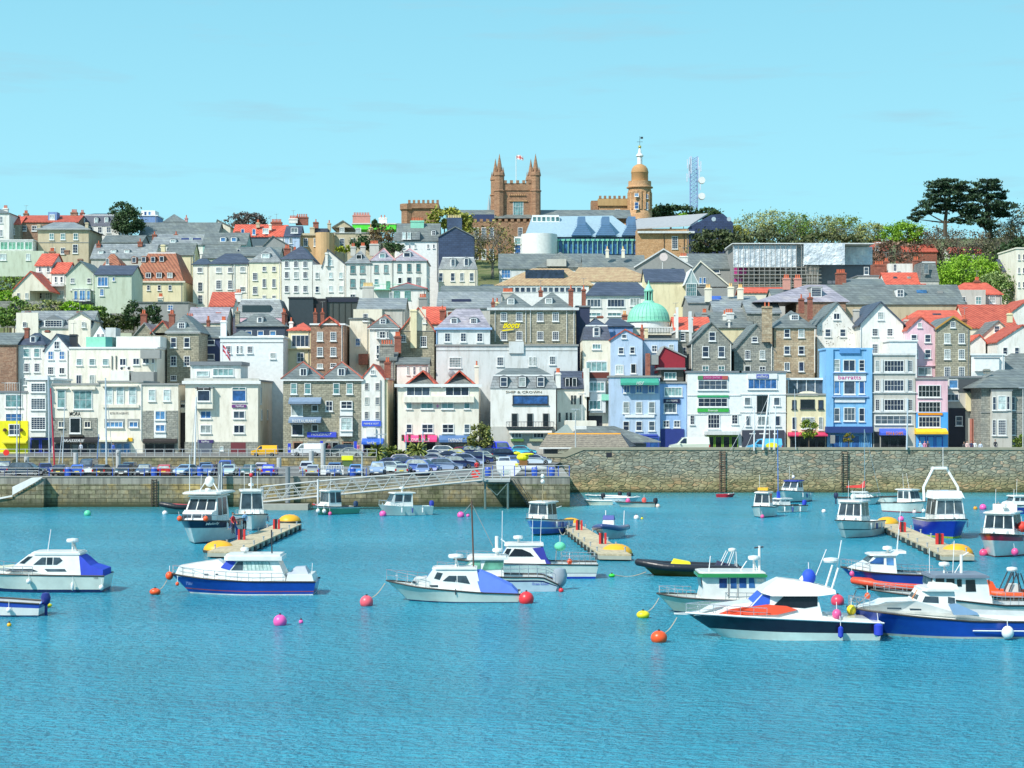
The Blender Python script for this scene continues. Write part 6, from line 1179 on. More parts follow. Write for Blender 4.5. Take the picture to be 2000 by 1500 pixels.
# edge row on the left: (px, D, rot, kind, colour, label)
Q=[(8,234,12,'estate',DB,'dark blue people carrier cut by the left edge'),(53,229.5,84,'estate',(.012,.03,.05),'dark estate car parked sideways by the white steps'),(88,235,20,'saloon',(.02,.03,.16),'navy saloon half hidden behind the sideways estate'),(121,229,180,'hatch',(.02,.02,.03),'black hatchback seen from behind with a yellow plate'),
     (154,229,186,'hatch',(.04,.12,.55),'light metallic blue hatchback seen from behind'),(172,238,0,'van',(.02,.03,.06),'dark boxy car standing behind the metallic blue hatchback'),(201,229,176,'hatch',BK,'black hatchback beside the white trailer'),(243,229,0,'hatch',BK,'black small car facing the water, left of the silver-faced one'),(252,238,0,'hatch',(.03,.04,.06),'dark car in the second row behind the black small car'),
     (282,229,4,'hatch',(.03,.05,.12),'dark blue car with blue roof facing the water'),(323,229,184,'hatch',RED,'bright red hatchback seen from behind'),(364,229.5,-18,'saloon',LBL,'pale blue saloon right of the red hatchback'),(402,238,0,'saloon',(.02,.05,.14),'dark blue saloon in the second row'),(405,229,0,'hatch',(.10,.18,.42),'mid blue hatchback next to the standing man'),
     (441,238,0,'estate',(.02,.05,.40),'royal blue people carrier in the second row'),(448,229,0,'saloon',(.45,.60,.62),'pale green-silver saloon facing the water'),(488,229,0,'saloon',(.02,.07,.07),'dark green saloon facing the water'),(513,237,180,'hatch',(.50,.45,.50),'pinkish silver hatchback behind the royal blue one'),(527,229,180,'hatch',(.02,.03,.62),'vivid royal blue hatchback seen from behind'),
     (602,236,180,'estate',(.45,.50,.55),'silver-roofed estate right of the lattice pillar'),(613,229,180,'hatch',SV,'silver hatchback behind the railing gate'),(654,229,0,'estate',(.05,.12,.30),'blue estate behind the white barrier'),(695,229,0,'hatch',(.08,.25,.62),'bright blue hatchback with a blue bin in front'),(738,230,0,'estate',(.25,.36,.55),'silver-blue estate facing the water'),(772,236,60,'hatch',(.45,.55,.58),'pale silver hatchback parked at an angle'),
     (787,230,178,'hatch',(.35,.42,.40),'grey-green hatchback with red tail lights'),(826,230,0,'hatch',(.20,.28,.50),'silver-blue small car by the gangway top'),(826,237,70,'estate',(.06,.12,.40),'large blue people carrier angled behind the small car'),(868,240,100,'estate',(.30,.38,.55),'lilac-silver estate with tinted windows'),(800,243,80,'estate',(.02,.04,.16),'navy estate in the angled row'),(893,246,100,'estate',(.015,.03,.12),'dark navy four-by-four in the angled row'),
     (765,246,75,'saloon',(.03,.06,.22),'dark blue saloon near the palms'),(910,253,105,'estate',(.35,.42,.60),'silver-lilac estate, middle of the angled row'),(930,258,105,'estate',(.02,.03,.14),'very dark blue van-like car in the angled row'),(818,252,75,'saloon',BK,'black saloon in the second angled row'),(850,258,80,'saloon',(.25,.32,.42),'grey-blue saloon in the second angled row'),(945,265,110,'hatch',(.60,.66,.60),'pale hatchback at the far side of the car park'),
     (790,256,82,'hatch',(.55,.50,.60),'pale car with red-white stripes beside the palms'),(880,266,85,'saloon',(.03,.05,.10),'dark saloon at the back of the car park'),(962,268,112,'estate',(.02,.05,.16),'dark blue estate near the blue van'),(985,268,115,'estate',(.015,.03,.09),'black estate nearest the blue van'),(930,276,95,'estate',(.03,.06,.20),'dark blue car behind the street tree'),
     (872,277,92,'estate',WHT,'white people carrier below the blue awning'),(908,277,92,'hatch',(.45,.01,.06),'crimson hatchback beside the white people carrier'),(897,271,88,'hatch',(.65,.60,.05),'small yellow car below the crimson one'),(850,270,85,'saloon',(.55,.60,.62),'silver saloon at the back row'),(1022,282,90,'hatch',(.10,.55,.70),'turquoise car by the pub wall'),(1002,252,15,'saloon',(.10,.20,.50),'blue saloon behind the white box on the quay'),(985,243,0,'estate',(.50,.55,.60),'white-roofed car left of the white kiosk'),(1040,262,88,'hatch',(.03,.10,.40),'blue car beside the dark pub shelter'),(1046,256,92,'saloon',(.50,.58,.66),'pale silver saloon behind the blue railings')]
for i,(px,D,rot,kind,col,lb) in enumerate(Q): car(kind,lb,px,0,D,rot,col)
# vehicles on the upper road
def van(label,px,D,rot,col,z,grp='vans on the seafront road',sc=1.0): return car('van',label,px,0,D,rot,col,z,'delivery_van','van',grp,sc)
van('yellow van in front of the bank side wall',517,268,90+180,(.90,.48,.01),4.98,sc=.86);van('white van outside the granite restaurant building',599,269,270,(.78,.80,.82),4.98);car('estate','dark saloon under the blue sign on the upper road',664,0,272,270,(.02,.05,.06),4.96,grp='cars on the seafront road')
car('saloon','silver grey car passing behind the road railing',680,0,262,270,(.35,.38,.36),5.0,grp='cars on the seafront road')
van('large royal blue van at the back of the car park',975,276,20,(.02,.04,.62),4.6,sc=1.3);van('white panel van behind the tall harbour wall',1346,276,270,(.72,.78,.66),5.15,sc=1.35)
v_=van('sky blue van with a big yellow roundel',1492,277,270,(.12,.50,.80),5.15,sc=1.2)
b=MB();b.lathe((.0,0,0),[(.62,0),(.62,.03)],plain((.85,.78,.02)),24,'x',sy=.6,sx=1.3);q=inst('roundel',b.mesh('roundel'),v_,(-.97,.9,1.0));q=inst('roundel',b.mesh('roundel'),v_,(.94,.9,1.0))
van('white van parked by the trees at mid slope',946,420,270,(.8,.8,.8),terrain(420)+.3,'vehicles on the hill')
# ------------------------------------------------------------------ quay furniture
BLUEM=plain((.03,.10,.52),.4);STEEL=plain((.48,.51,.53),.45,.3);GALV=plain((.55,.57,.57),.5,.2)
def railing(name,label,x0,x1,y,z,h=1.05,n=20,m=GALV,post=None,rails=3,cat='railing',grp=None):
    o=empty(name,((x0+x1)/2,y,z),label,cat,grp);b=MB()
    for i in range(rails): b.tube((x0,y,z+h*(i+1)/rails),(x1,y,z+h*(i+1)/rails),.035,m,5)
    b.build('rail',o);me=MB().tube((0,0,0),(0,0,h),.05,post or m,6).mesh('post')
    for i in range(n+1): inst('post',me,o,(x0+(x1-x0)*i/n,y,z))
    return o
railing('quay_railing','blue-posted railing along the edge of the left quay',X(95,QY),X(715,QY),QY+.25,QZ+.1,1.0,20,GALV,BLUEM,2)
railing('quay_railing','thin grey railing at the far left of the quay beside the steps',X(-60,QY),X(75,QY),QY+.25,QZ+.1,1.0,6,GALV,plain((.08,.1,.2)))
railing('quay_railing','white and blue railing round the end of the quay',X(962,QY),X(1112,QY),QY+.25,QZ+.1,1.3,7,GALV,BLUEM)
railing('road_railing','grey railing along the upper seafront road',X(-60,RW),X(735,RW),RW+.3,5.3,1.0,44,STEEL,None,2)
me=MB().lathe((0,0,0),[(.32,0),(.38,.5),(.38,1.0),(.30,1.15)],BLUEM,12).mesh('litter_bin')
for px,D,lb in ((133,226.4,'blue bin beside the metallic blue hatchback'),(301,226.4,'blue bin left of the red hatchback'),(391,226.4,'blue bin in front of the mid blue hatchback'),(689,226.2,'blue bin in front of the bright blue hatchback'),(953,226.5,'blue bin left of the white kiosk'),(1078,226.5,'blue bin on the end of the quay'),(1044,226.5,'light blue barrel beside the upturned dinghy')):
    tag(inst('litter_bin',me,None,(X(px,D),D,QZ+.01)),lb,'bin','blue bins on the quay')
# mooring columns with letters in the car park
for px,y0,y1,D,t,lb in ((52,892,908,250,'A','concrete column with the letter A at the left'),(148,884,912,248,None,'plain concrete column behind the black hatchback'),(231,879,912,248,'C','tall concrete column with a letter near the estate agent'),(545,894,918,246,None,'concrete column right of the yellow van'),(608,880,905,246,None,'concrete column below the white van'),(631,866,905,246,None,'tallest concrete column under the blue banner')):
    o=empty('concrete_column',(X(px,D),D,QZ),lb,'column','round concrete columns in the car park');zt=Z(y0,D)
    MB().lathe((X(px,D),D,0),[(.32,QZ),(.32,zt-.05),(.27,zt)],plain((.45,.47,.48),.85),16).build('shaft',o,smooth=True)
    if t: lettering(t,X(px,D)-.13,X(px,D)+.13,zt-.75,zt-.35,D-.36,'dk',o)
# masts
def mast(label,px0,py0,px1,py1,D,r,m,stays=(),grp='sailing masts standing behind the harbour walls',boom=None):
    z0=Z(py1,D);o=empty('sailing_mast',(X(px1,D),D,z0),label,'mast',grp);b=MB();b.tube((X(px1,D),D,z0),(X(px0,D),D,Z(py0,D)),r,m,8,r*.7)
    b.build('spar',o);b=MB()
    for a,y in stays: b.tube((X(px0,D),D,Z(py0+2,D)),(X(a,D),D,Z(y,D)),.035,STEEL,4)
    if stays: b.build('stay',o)
    if boom: MB().tube((X(boom[0],D),D,Z(boom[2],D)),(X(boom[1],D),D,Z(boom[2],D)),.04,m,5).build('spreader',o)
    return o
MS=plain((.58,.64,.70),.4,.2)
for a in [('thick pale blue mast at the far left before the yellow front',33,770,33,905,246,.10,MS,(),),('thin black pole crossing the yellow front',41,740,37,912,244,.06,plain((.03,.03,.05))),('tall grey mast beside the many-paned bay window',94,735,97,918,240,.12,MS),('slender mast below the MORA lettering',126,794,122,905,244,.07,MS),('leaning thin mast left of the slender one',121,850,115,905,243,.06,MS),('heavy pale mast in front of the tall sash windows',206,738,208,915,238,.13,MS,((222,915),)),('thin blue spar beside the heavy pale mast',193,848,189,910,242,.07,plain((.10,.22,.5))),('white mast before the bank corner',383,775,380,912,236,.13,plain((.75,.77,.78),.4),((372,912),(390,912))),('leaning white mast outside the green-banded office',1473,793,1473,880,WY-.3,.11,plain((.8,.8,.8),.4),((1427,879),)),('broad leaning white mast before the millets shop',1502,770,1490,878,WY-.5,.16,plain((.8,.8,.8),.4),((1456,878),)),('thin white mast right of the broad leaning one',1503,775,1503,878,WY-.4,.06,plain((.8,.8,.8),.4)),('white mast with a radar bracket by the millets shop',1515,793,1512,878,WY-.5,.10,plain((.8,.8,.8),.4)),('thin silver mast in front of the grey office block',1773,778,1771,878,WY-.4,.13,MS),('slim silver mast before the cream cafe',1552,760,1554,878,WY-.4,.05,MS)]:
    mast(*a)
mast('bright red leaning mast beside the brasserie',99,758,107,922,239,.12,plain((.55,.03,.06),.4),((94,922),))
# lamp posts and traffic lights
def lamp(label,px,ytop,ybot,D,m=GALV,arm=.6):
    z0,z1=Z(ybot,D),Z(ytop,D);o=empty('street_lamp',(X(px,D),D,z0),label,'street lamp','street lamps');MB().tube((X(px,D),D,z0),(X(px,D),D,z1),.09,m,8,.06).build('post',o)
    MB().box(X(px,D)-arm,X(px,D)+arm,D-.15,D+.15,z1-.02,z1+.12,STEEL).build('lamp_head',o)
lamp('double-headed grey lamp post near the pub shelter',1124,800,878,262);lamp('tall thin lamp column right of the pub',1137,770,832,284);lamp('lamp post with a wide head before the narrow white house',743,849,895,262,plain((.35,.5,.65)),.9);lamp('slim grey lamp post at the right edge',1998,758,876,270);lamp('blue-grey lamp post standing on the quay by the gangway',707,884,930,QY+.5,MS,.2);lamp('tall thin post at the top of the gangway',944,884,942,QY+.3,MS,.1)
for px,yt,lb in ((793,843,'traffic light with two black heads before the pink awning'),(826,842,'traffic light half hidden by the palm')):
    D=264;o=empty('traffic_light',(X(px,D),D,4.3),lb,'traffic light','traffic lights by the car park');MB().tube((X(px,D),D,4.3),(X(px,D),D,Z(yt,D)),.08,plain((.25,.4,.55)),8).build('post',o)
    for dx in (-.45,.5):
        h_=MB().box(X(px,D)+dx-.18,X(px,D)+dx+.18,D-.2,D+.1,Z(861,D),Z(849,D),'dk');hh=h_.build('signal_head',o)
        for i,c in enumerate(((.25,.02,.02),(.25,.12,.01),(.02,.2,.08))): MB().lathe((X(px,D)+dx,D-.2,Z(851.5+3.4*i,D)),[(.11,0),(.09,-.05)],plain(c,.3),10,'y').build('lens',hh)
for px,y0,y1,D,lb in ((565,866,887,276,'blue feather flag left of the white van'),(628,861,886,275,'blue feather flag outside the dark shopfront'),(694,862,896,262,'blue banner on a pole at the corner of the granite building')):
    o=empty('feather_flag',(X(px,D),D,Z(y1,D)-1),lb,'banner','blue advertising flags');MB().tube((X(px-3,D),D,Z(y1,D)-1.2),(X(px-3,D),D,Z(y0,D)),.04,STEEL,5).build('pole',o)
    MB().box(X(px-2.6,D),X(px+3,D),D-.03,D+.03,Z(y1-3,D),Z(y0,D),plain((.02,.05,.55))).build('cloth',o);lettering('OPEN',X(px-1.6,D),X(px+2,D),Z(y1-8,D),Z(y1-14,D),D-.08,'wt',o)
# pub shelter with ridged roof, yellow covered object, kiosk, red discs
D=268;o=empty('quayside_shelter',(X(1135,D),D,4.6),'low building with a ribbed brown hip roof and orange ridge tiles behind the wall','shelter');
b=MB();b.box(X(1063,D),X(1226,D),D,D+9,4.0,Z(878,D),plain((.08,.09,.10)));b.build('wall',o)
b=MB();b.prism([(X(1053,D),D-1,Z(874,D)),(X(1228,D),D-1,Z(874,D)),(X(1212,D+4),D+4,Z(849,D+4)),(X(1070,D+4),D+4,Z(849,D+4))],(0,.1,.15),masonry((.26,.23,.18),(.31,.27,.21),(.14,.12,.10),40,.28,.05,.3,'ribbed_roof'));b.prism([(X(1228,D),D-1,Z(874,D)),(X(1212,D+4),D+4,Z(849,D+4)),(X(1240,D+8),D+8,Z(872,D+8))],(.2,0,.1),'dk')
b.build('roof',o);MB().tube((X(1070,D+4),D+4,Z(848,D+4)),(X(1212,D+4),D+4,Z(848,D+4)),.2,plain((.72,.32,.03)),6).build('ridge_tiles',o);MB().box(X(1053,D),X(1228,D),D-1.15,D-.9,Z(876,D),Z(873.5,D),'wt').build('gutter',o)
D=277;o=empty('slate_pavilion',(X(1150,D),D,4.6),'slate pavilion with pointed glazed roof light behind the shelter','pavilion');b=MB();b.box(X(1095,D),X(1262,D),D,D+8,4,Z(866,D),plain((.12,.13,.14)));b.build('wall',o)
b=MB();b.prism([(X(1092,D),D-.5,Z(864,D)),(X(1290,D),D-.5,Z(864,D)),(X(1200,D+4),D+4,Z(834,D+4)),(X(1135,D+4),D+4,Z(834,D+4))],(0,.1,.15),'sl');b.prism([(X(1074,D),D-1.6,Z(852,D)),(X(1125,D),D-1.6,Z(852,D)),(X(1108,D),D-1,Z(829,D)),(X(1104,D),D-1,Z(829,D))],(0,.5,0),plain((.30,.36,.34),.3));b.build('roof',o)
MB().box(X(1120,D),X(1144,D),D-3,D-1,Z(838,D),Z(832,D),'wt').build('roof_vent',o);MB().box(X(1108,D),X(1128,D),D+6,D+8,Z(832,D),Z(822,D),'wt').build('white_box',o)
D=250;b=MB();b.ball((X(1021,D),D,Z(893,D)),.65,plain((.85,.85,.02),.5),12,1.3,1,.85);b.ball((X(1031,D),D-.2,Z(887,D)),.5,plain((.85,.85,.02),.5),10,1.7,1,.35);b.ball((X(1010,D),D,Z(885,D)),.36,plain((.85,.85,.02),.5),8,1.3,1,.6);b.box(X(1014,D),X(1030,D),D-.4,D+.6,Z(910,D),Z(899,D),(.25,.12,.03));tag(b.build('covered_motor'),'bright yellow plastic cover bundled over an outboard motor on a stand','cover')
D=QY+2.2;o=empty('white_kiosk',(X(990,D),D,QZ),'big white boxy kiosk tapering towards its base on the quay edge','kiosk');b=MB();b.prism([(X(977,D),D,QZ+.02),(X(1004,D),D,QZ+.02),(X(1018,D),D,Z(917,D)),(X(1009,D),D,Z(901,D)),(X(969,D),D,Z(901,D)),(X(970,D),D,Z(917,D))],(0,2.2,0),'wt');b.build('body',o);MB().box(X(981,D),X(993,D),D-.04,D,Z(926.5,D),Z(919.5,D),(.5,.62,.6)).build('panel',o);MB().box(X(1006,D),X(1012,D),D-.05,D,Z(911,D),Z(905,D),(.8,.7,.05)).build('notice',o)
for px,py,D,s_,lb in ((12,884,254,.42,'red disc sign on the road railing at the left edge'),(929,926,QY-.4,.53,'large red disc at the top of the gangway')):
    o=tag(MB().lathe((X(px,D),D,Z(py,D)),[(s_,0),(s_,.08)],plain((.80,.03,.02)),24,'y').build('red_disc'),lb,'disc sign')
# white steps and ladder
D=QY-1.6;o=empty('quay_steps',(X(40,D),D,0),'white painted parapet of the harbour steps at the left','steps');b=MB()
b.prism([(X(24,D),D,Z(967,D)),(X(24,D),D,Z(951,D)),(X(62,D),D,Z(933,D)),(X(83,D),D,Z(932,D)),(X(72,D),D,Z(940,D))],(0,.25,0),plain((.80,.80,.78),.8));b.prism([(X(-20,D),D,Z(975,D)),(X(24,D),D,Z(967,D)),(X(24,D),D,Z(970,D)),(X(-20,D),D,Z(979,D))],(0,.25,0),plain((.8,.8,.78),.8));b.build('parapet',o)
b=MB()
for i in range(12): b.box(X(24+i*5,D),X(29+i*5,D),D+.25,QY,-1,Z(970-i*3.2,D),QM)
b.box(X(-60,D),X(24,D),D+.25,QY,-1,Z(975,D),QM);b.build('stair',o)
def ladder(px,y0,y1,D,label,m=plain((.04,.035,.03),.7),w=.45):
    o=empty('quay_ladder',(X(px,D),D,Z(y1,D)),label,'ladder','ladders on the harbour walls');b=MB();x=X(px,D)
    for s in (-1,1): b.tube((x+s*w,D,Z(y0,D)),(x+s*w,D,Z(y1,D)),.07,m,5)
    b.build('stile',o);b=MB();z=Z(y1,D)
    while z < Z(y0,D): b.tube((x-w,D,z),(x+w,D,z),.05,m,4);z += .33
    b.build('rung',o)
ladder(301,936,991,QY-.2,'narrow dark ladder on the left quay wall',w=.28);ladder(1411,880,965,WY-.25,'rusty ladder on the rubble wall left of the leaning masts',plain((.13,.07,.05),.8),.36);ladder(1650,882,964,WY-.25,'dark ladder on the rubble wall near the red sail',w=.4)
# steel piles with brackets
for px,y0,y1 in ((430,905,985),(562,912,990)):
    D=QY-1;b=MB();b.tube((X(px,D),D,-2),(X(px,D),D,Z(y0,D)),.30,plain((.22,.25,.27),.6),10);tag(b.build('mooring_pile'),'dark steel pile behind the %s' % ('motor yacht' if px < 500 else 'gangway foot'),'pile','steel piles along the quay')
# gangway: truss bridge down to the float
D=QY-5.5;o=empty('gangway',(X(725,D),D,0),'long grey steel truss gangway sloping down to the float','gangway');b=MB();GM=plain((.40,.43,.43),.5,.1)
def gp(px,py,dy=0): return (X(px,D),D+dy,Z(py,D))
top=lambda x: 951+(916-951)*(x-510)/(943-510)-2.5*math.sin(math.pi*(x-510)/433);bot=lambda x: 981+(938-981)*(x-510)/(943-510)
for dy in (0,1.6):
    b=MB();n=22;P=[510+433*i/n for i in range(n+1)]
    for a,c in zip(P[:-1],P[1:]):
        b.tube(gp(a,top(a),dy),gp(c,top(c),dy),.075,GM,6);b.tube(gp(a,bot(a),dy),gp(c,bot(c),dy),.11,GM,6)
        for f in (.3,.55,.78): b.tube(gp(a,top(a)+(bot(a)-top(a))*f,dy),gp(c,top(c)+(bot(c)-top(c))*f,dy),.035,GM,4)
    for i,(a,c) in enumerate(zip(P[:-1],P[1:])): (b.tube(gp(a,bot(a),dy),gp(c,top(c),dy),.055,GM,5) if i % 2 == 0 else b.tube(gp(a,top(a),dy),gp(c,bot(c),dy),.055,GM,5))
    for x in (510,943): b.tube(gp(x,top(x),dy),gp(x,bot(x),dy),.10,GM,6)
    b.build('truss',o)
b=MB();b=MB();b.prism([gp(510,980),gp(943,937),gp(943,935.5),gp(510,978.5)],(0,1.6,0),plain((.50,.42,.30),.8));b.build('deck',o)
MB().tube((X(621,D),D-.1,-.5),(X(621,D),D-.1,Z(936,D)),.12,plain((.70,.71,.71)),8).build('support_post',o)
D2=QY-3;o=empty('gangway_platform',(X(970,D2),D2,0),'steel platform on legs at the top of the gangway','platform');b=MB();b.box(X(944,D2),X(996,D2),D2-2,QY,Z(940,D2),Z(936,D2),plain((.42,.44,.42)));b.build('deck',o);b=MB();LG=plain((.12,.18,.17),.6)
for px in (948,992):
    b.tube((X(px,D2),D2-1.8,-1),(X(px,D2),D2-1.8,Z(938,D2)),.13,LG,6)
b.tube((X(948,D2),D2-1.8,Z(945,D2)),(X(971,D2),D2-1.8,Z(966,D2)),.06,LG,5);b.tube((X(992,D2),D2-1.8,Z(942,D2)),(X(971,D2),D2-1.8,Z(966,D2)),.06,LG,5);b.build('leg',o)
b=MB()
for f in (.33,.66,1): b.tube((X(946,D2),D2-1.9,Z(936,D2)+1.15*f),(X(996,D2),D2-1.9,Z(936,D2)+1.15*f),.035,GALV,4)
for px in (946,962,979,996): b.tube((X(px,D2),D2-1.9,Z(936,D2)),(X(px,D2),D2-1.9,Z(936,D2)+1.15),.045,GALV,5)
b.build('railing',o)
o=empty('quay_stair_rail',(X(1020,QY),QY-1,0),'dark steel stair with handrail down the quay end face','stair');b=MB();D=QY-1.2
for dx in (0,6,14): b.tube((X(997+dx,D),D,Z(936,D)),(X(1036+dx*.6,D),D,Z(992,D)),.05,(.06,.07,.06),5)
for i in range(14): t=i/13;b.box(X(994+39*t,D),X(1000+39*t,D),D,QY,Z(938+54*t,D)-.08,Z(938+54*t,D),(.10,.11,.10))
b.build('flight',o)
b=MB();D=QY-6;b.box(X(500,D),X(603,D),D-1,D+2,-.2,Z(984,D),plain((.38,.38,.33),.8));tag(b.build('gangway_float'),'grey floating stage under the foot of the gangway','float')
# ------------------------------------------------------------------ people
SKIN=plain((.55,.33,.24),.6)
def person(label,px,D,z,shirt,legs,hair=(.05,.035,.02),rot=0,pose='stand',ht=1.74,grp='people'):
    s=ht/1.74;o=empty('person',(X(px,D),D,z),label,'person',grp,R(rot),True);o.scale=(s,s,s)
    def skin(name,verts,edges,rad,m):
        me=bpy.data.meshes.new(name);me.from_pydata(verts,edges,[]);ob=bpy.data.objects.new(name,me);COL.objects.link(ob)
        md=ob.modifiers.new('skin','SKIN');sd=ob.modifiers.new('sub','SUBSURF');sd.levels=1;sd.render_levels=1
        for i,r_ in enumerate(rad): me.skin_vertices[0].data[i].radius=(r_,r_*(.75 if i < 3 and name == 'body' else 1));me.skin_vertices[0].data[i].use_root=i == 0
        bpy.context.view_layer.update();m2=bpy.data.meshes.new_from_object(ob.evaluated_get(bpy.context.evaluated_depsgraph_get()));bpy.data.objects.remove(ob);m2.materials.clear();m2.materials.append(m);m2.polygons.foreach_set('use_smooth',[True]*len(m2.polygons));m2.polygons.foreach_set('material_index',[0]*len(m2.polygons));return m2
    sit=pose == 'sit';lean={'bend': .45}.get(pose,0)
    hz=.5 if sit else .92;f=-1
    V=[(0,0,hz),(0,f*lean*.5,hz+.28),(0,f*lean,hz+.5),(0,f*lean*1.15,hz+.60),(0,f*lean*1.25,hz+.70)];E=[(0,1),(1,2),(2,3),(3,4)];Rd=[.15,.13,.15,.055,.05]
    for sx in (-1,1):
        k=len(V);a=.30 if pose != 'reach' or sx < 0 else .1
        V += [(sx*.19,f*lean,hz+.49),(sx*.25,f*lean-.03,hz+.22),(sx*.24,f*lean-.12-(.12 if pose != 'stand' else 0),hz+.0+(.1 if sit else 0)),(sx*.235,f*lean-.16-(.14 if pose != 'stand' else 0),hz-.08+(.1 if sit else 0))];E += [(2,k),(k,k+1),(k+1,k+2),(k+2,k+3)];Rd += [.075,.055,.042,.04]
        k=len(V)
        if sit: V += [(sx*.1,0,hz-.03),(sx*.12,-.42,hz-.02),(sx*.12,-.42,.08),(sx*.12,-.56,.05)]
        else: V += [(sx*.1,0,hz-.08),(sx*.11,-.02,.48),(sx*.11,.02,.08),(sx*.12,-.12,.045)]
        E += [(0,k),(k,k+1),(k+1,k+2),(k+2,k+3)];Rd += [.10,.07,.05,.045]
    me=skin('body',V,E,Rd,shirt if not isinstance(shirt,tuple) else plain(shirt));me.materials.append(plain(legs));me.materials.append(SKIN)
    for p_ in me.polygons:
        c=p_.center
        if c.z < hz+.02 and abs(c.x) < .2 or c.z < .5: p_.material_index=1
        if c.z > hz+.6 or (abs(c.x) > .2 and c.z < hz+.02 and c.z > hz-.3): p_.material_index=2
    inst('body',me,o,(0,0,0));hy=f*lean*1.35;hz2=hz+.80
    hd=MB().ball((0,hy,hz2),.105,SKIN,10,.85,.98,1.15);hd.box(-.012,.012,hy-.125,hy-.09,hz2-.03,hz2+.01,SKIN)
    for sx in (-1,1): hd.ball((sx*.035,hy-.095,hz2+.015),.012,(.02,.02,.02),6);hd.ball((sx*.092,hy,hz2),.022,SKIN,6)
    inst('head',hd.mesh('head',smooth=True),o,(0,0,0));inst('hair',MB().ball((0,hy+.02,hz2+.035),.112,plain(hair),10,.9,1,1.05).mesh('hair',smooth=True),o,(0,0,0));return o
person('man in a dark jacket standing between parked cars',423,229,QZ,(.03,.035,.05),(.02,.02,.03));person('person in a red top walking by the top of the gangway',931,233,QZ+.02,(.55,.03,.04),(.03,.03,.06),rot=180)
for a in [('woman in pale blue seated outside the yellow awning',1797,.5,(.40,.60,.66),'sit'),('person in pink seated at the cafe table',1806,.6,(.60,.25,.35),'sit'),('dark-haired person seated under the yellow awning',1812,.9,(.08,.07,.08),'sit'),('person in dark clothes standing in the doorway by the columns',1883,1.2,(.05,.05,.06),'stand'),('person in a pink top by the red columns',1889,.5,(.70,.50,.48),'sit'),('person in navy seated below the columns',1897,.5,(.04,.05,.12),'sit'),('person in white seated right of the columns',1904,.6,(.70,.72,.72),'sit'),('person in a pale shirt standing near the granite wall',1915,.9,(.55,.62,.75),'stand'),('person in black sitting on the wall before the granite house',1944,.2,(.03,.03,.04),'sit')]:
    lb,px,dy,c,ps=a;D=WY+1.0+dy;person(lb,px,D,{'sit': 5.9 if dy > .3 else 6.1,'stand': 5.35}[ps],c,(.05,.05,.08),pose=ps,grp='people behind the tall harbour wall')
person('person in dark red standing outside the shop on the upper road',643,274,4.95,(.10,.02,.03),(.02,.02,.03),grp='people on the upper road');person('person in pink passing behind the blue banner',699,274,4.95,(.55,.15,.25),(.05,.05,.1),grp='people on the upper road');person('waiter in a pale shirt in the brasserie doorway',158,276,4.96,(.5,.55,.65),(.03,.03,.04),grp='people on the upper road');person('person in blue outside the estate agent',221,274,4.96,(.05,.12,.5),(.03,.04,.1),grp='people on the upper road')
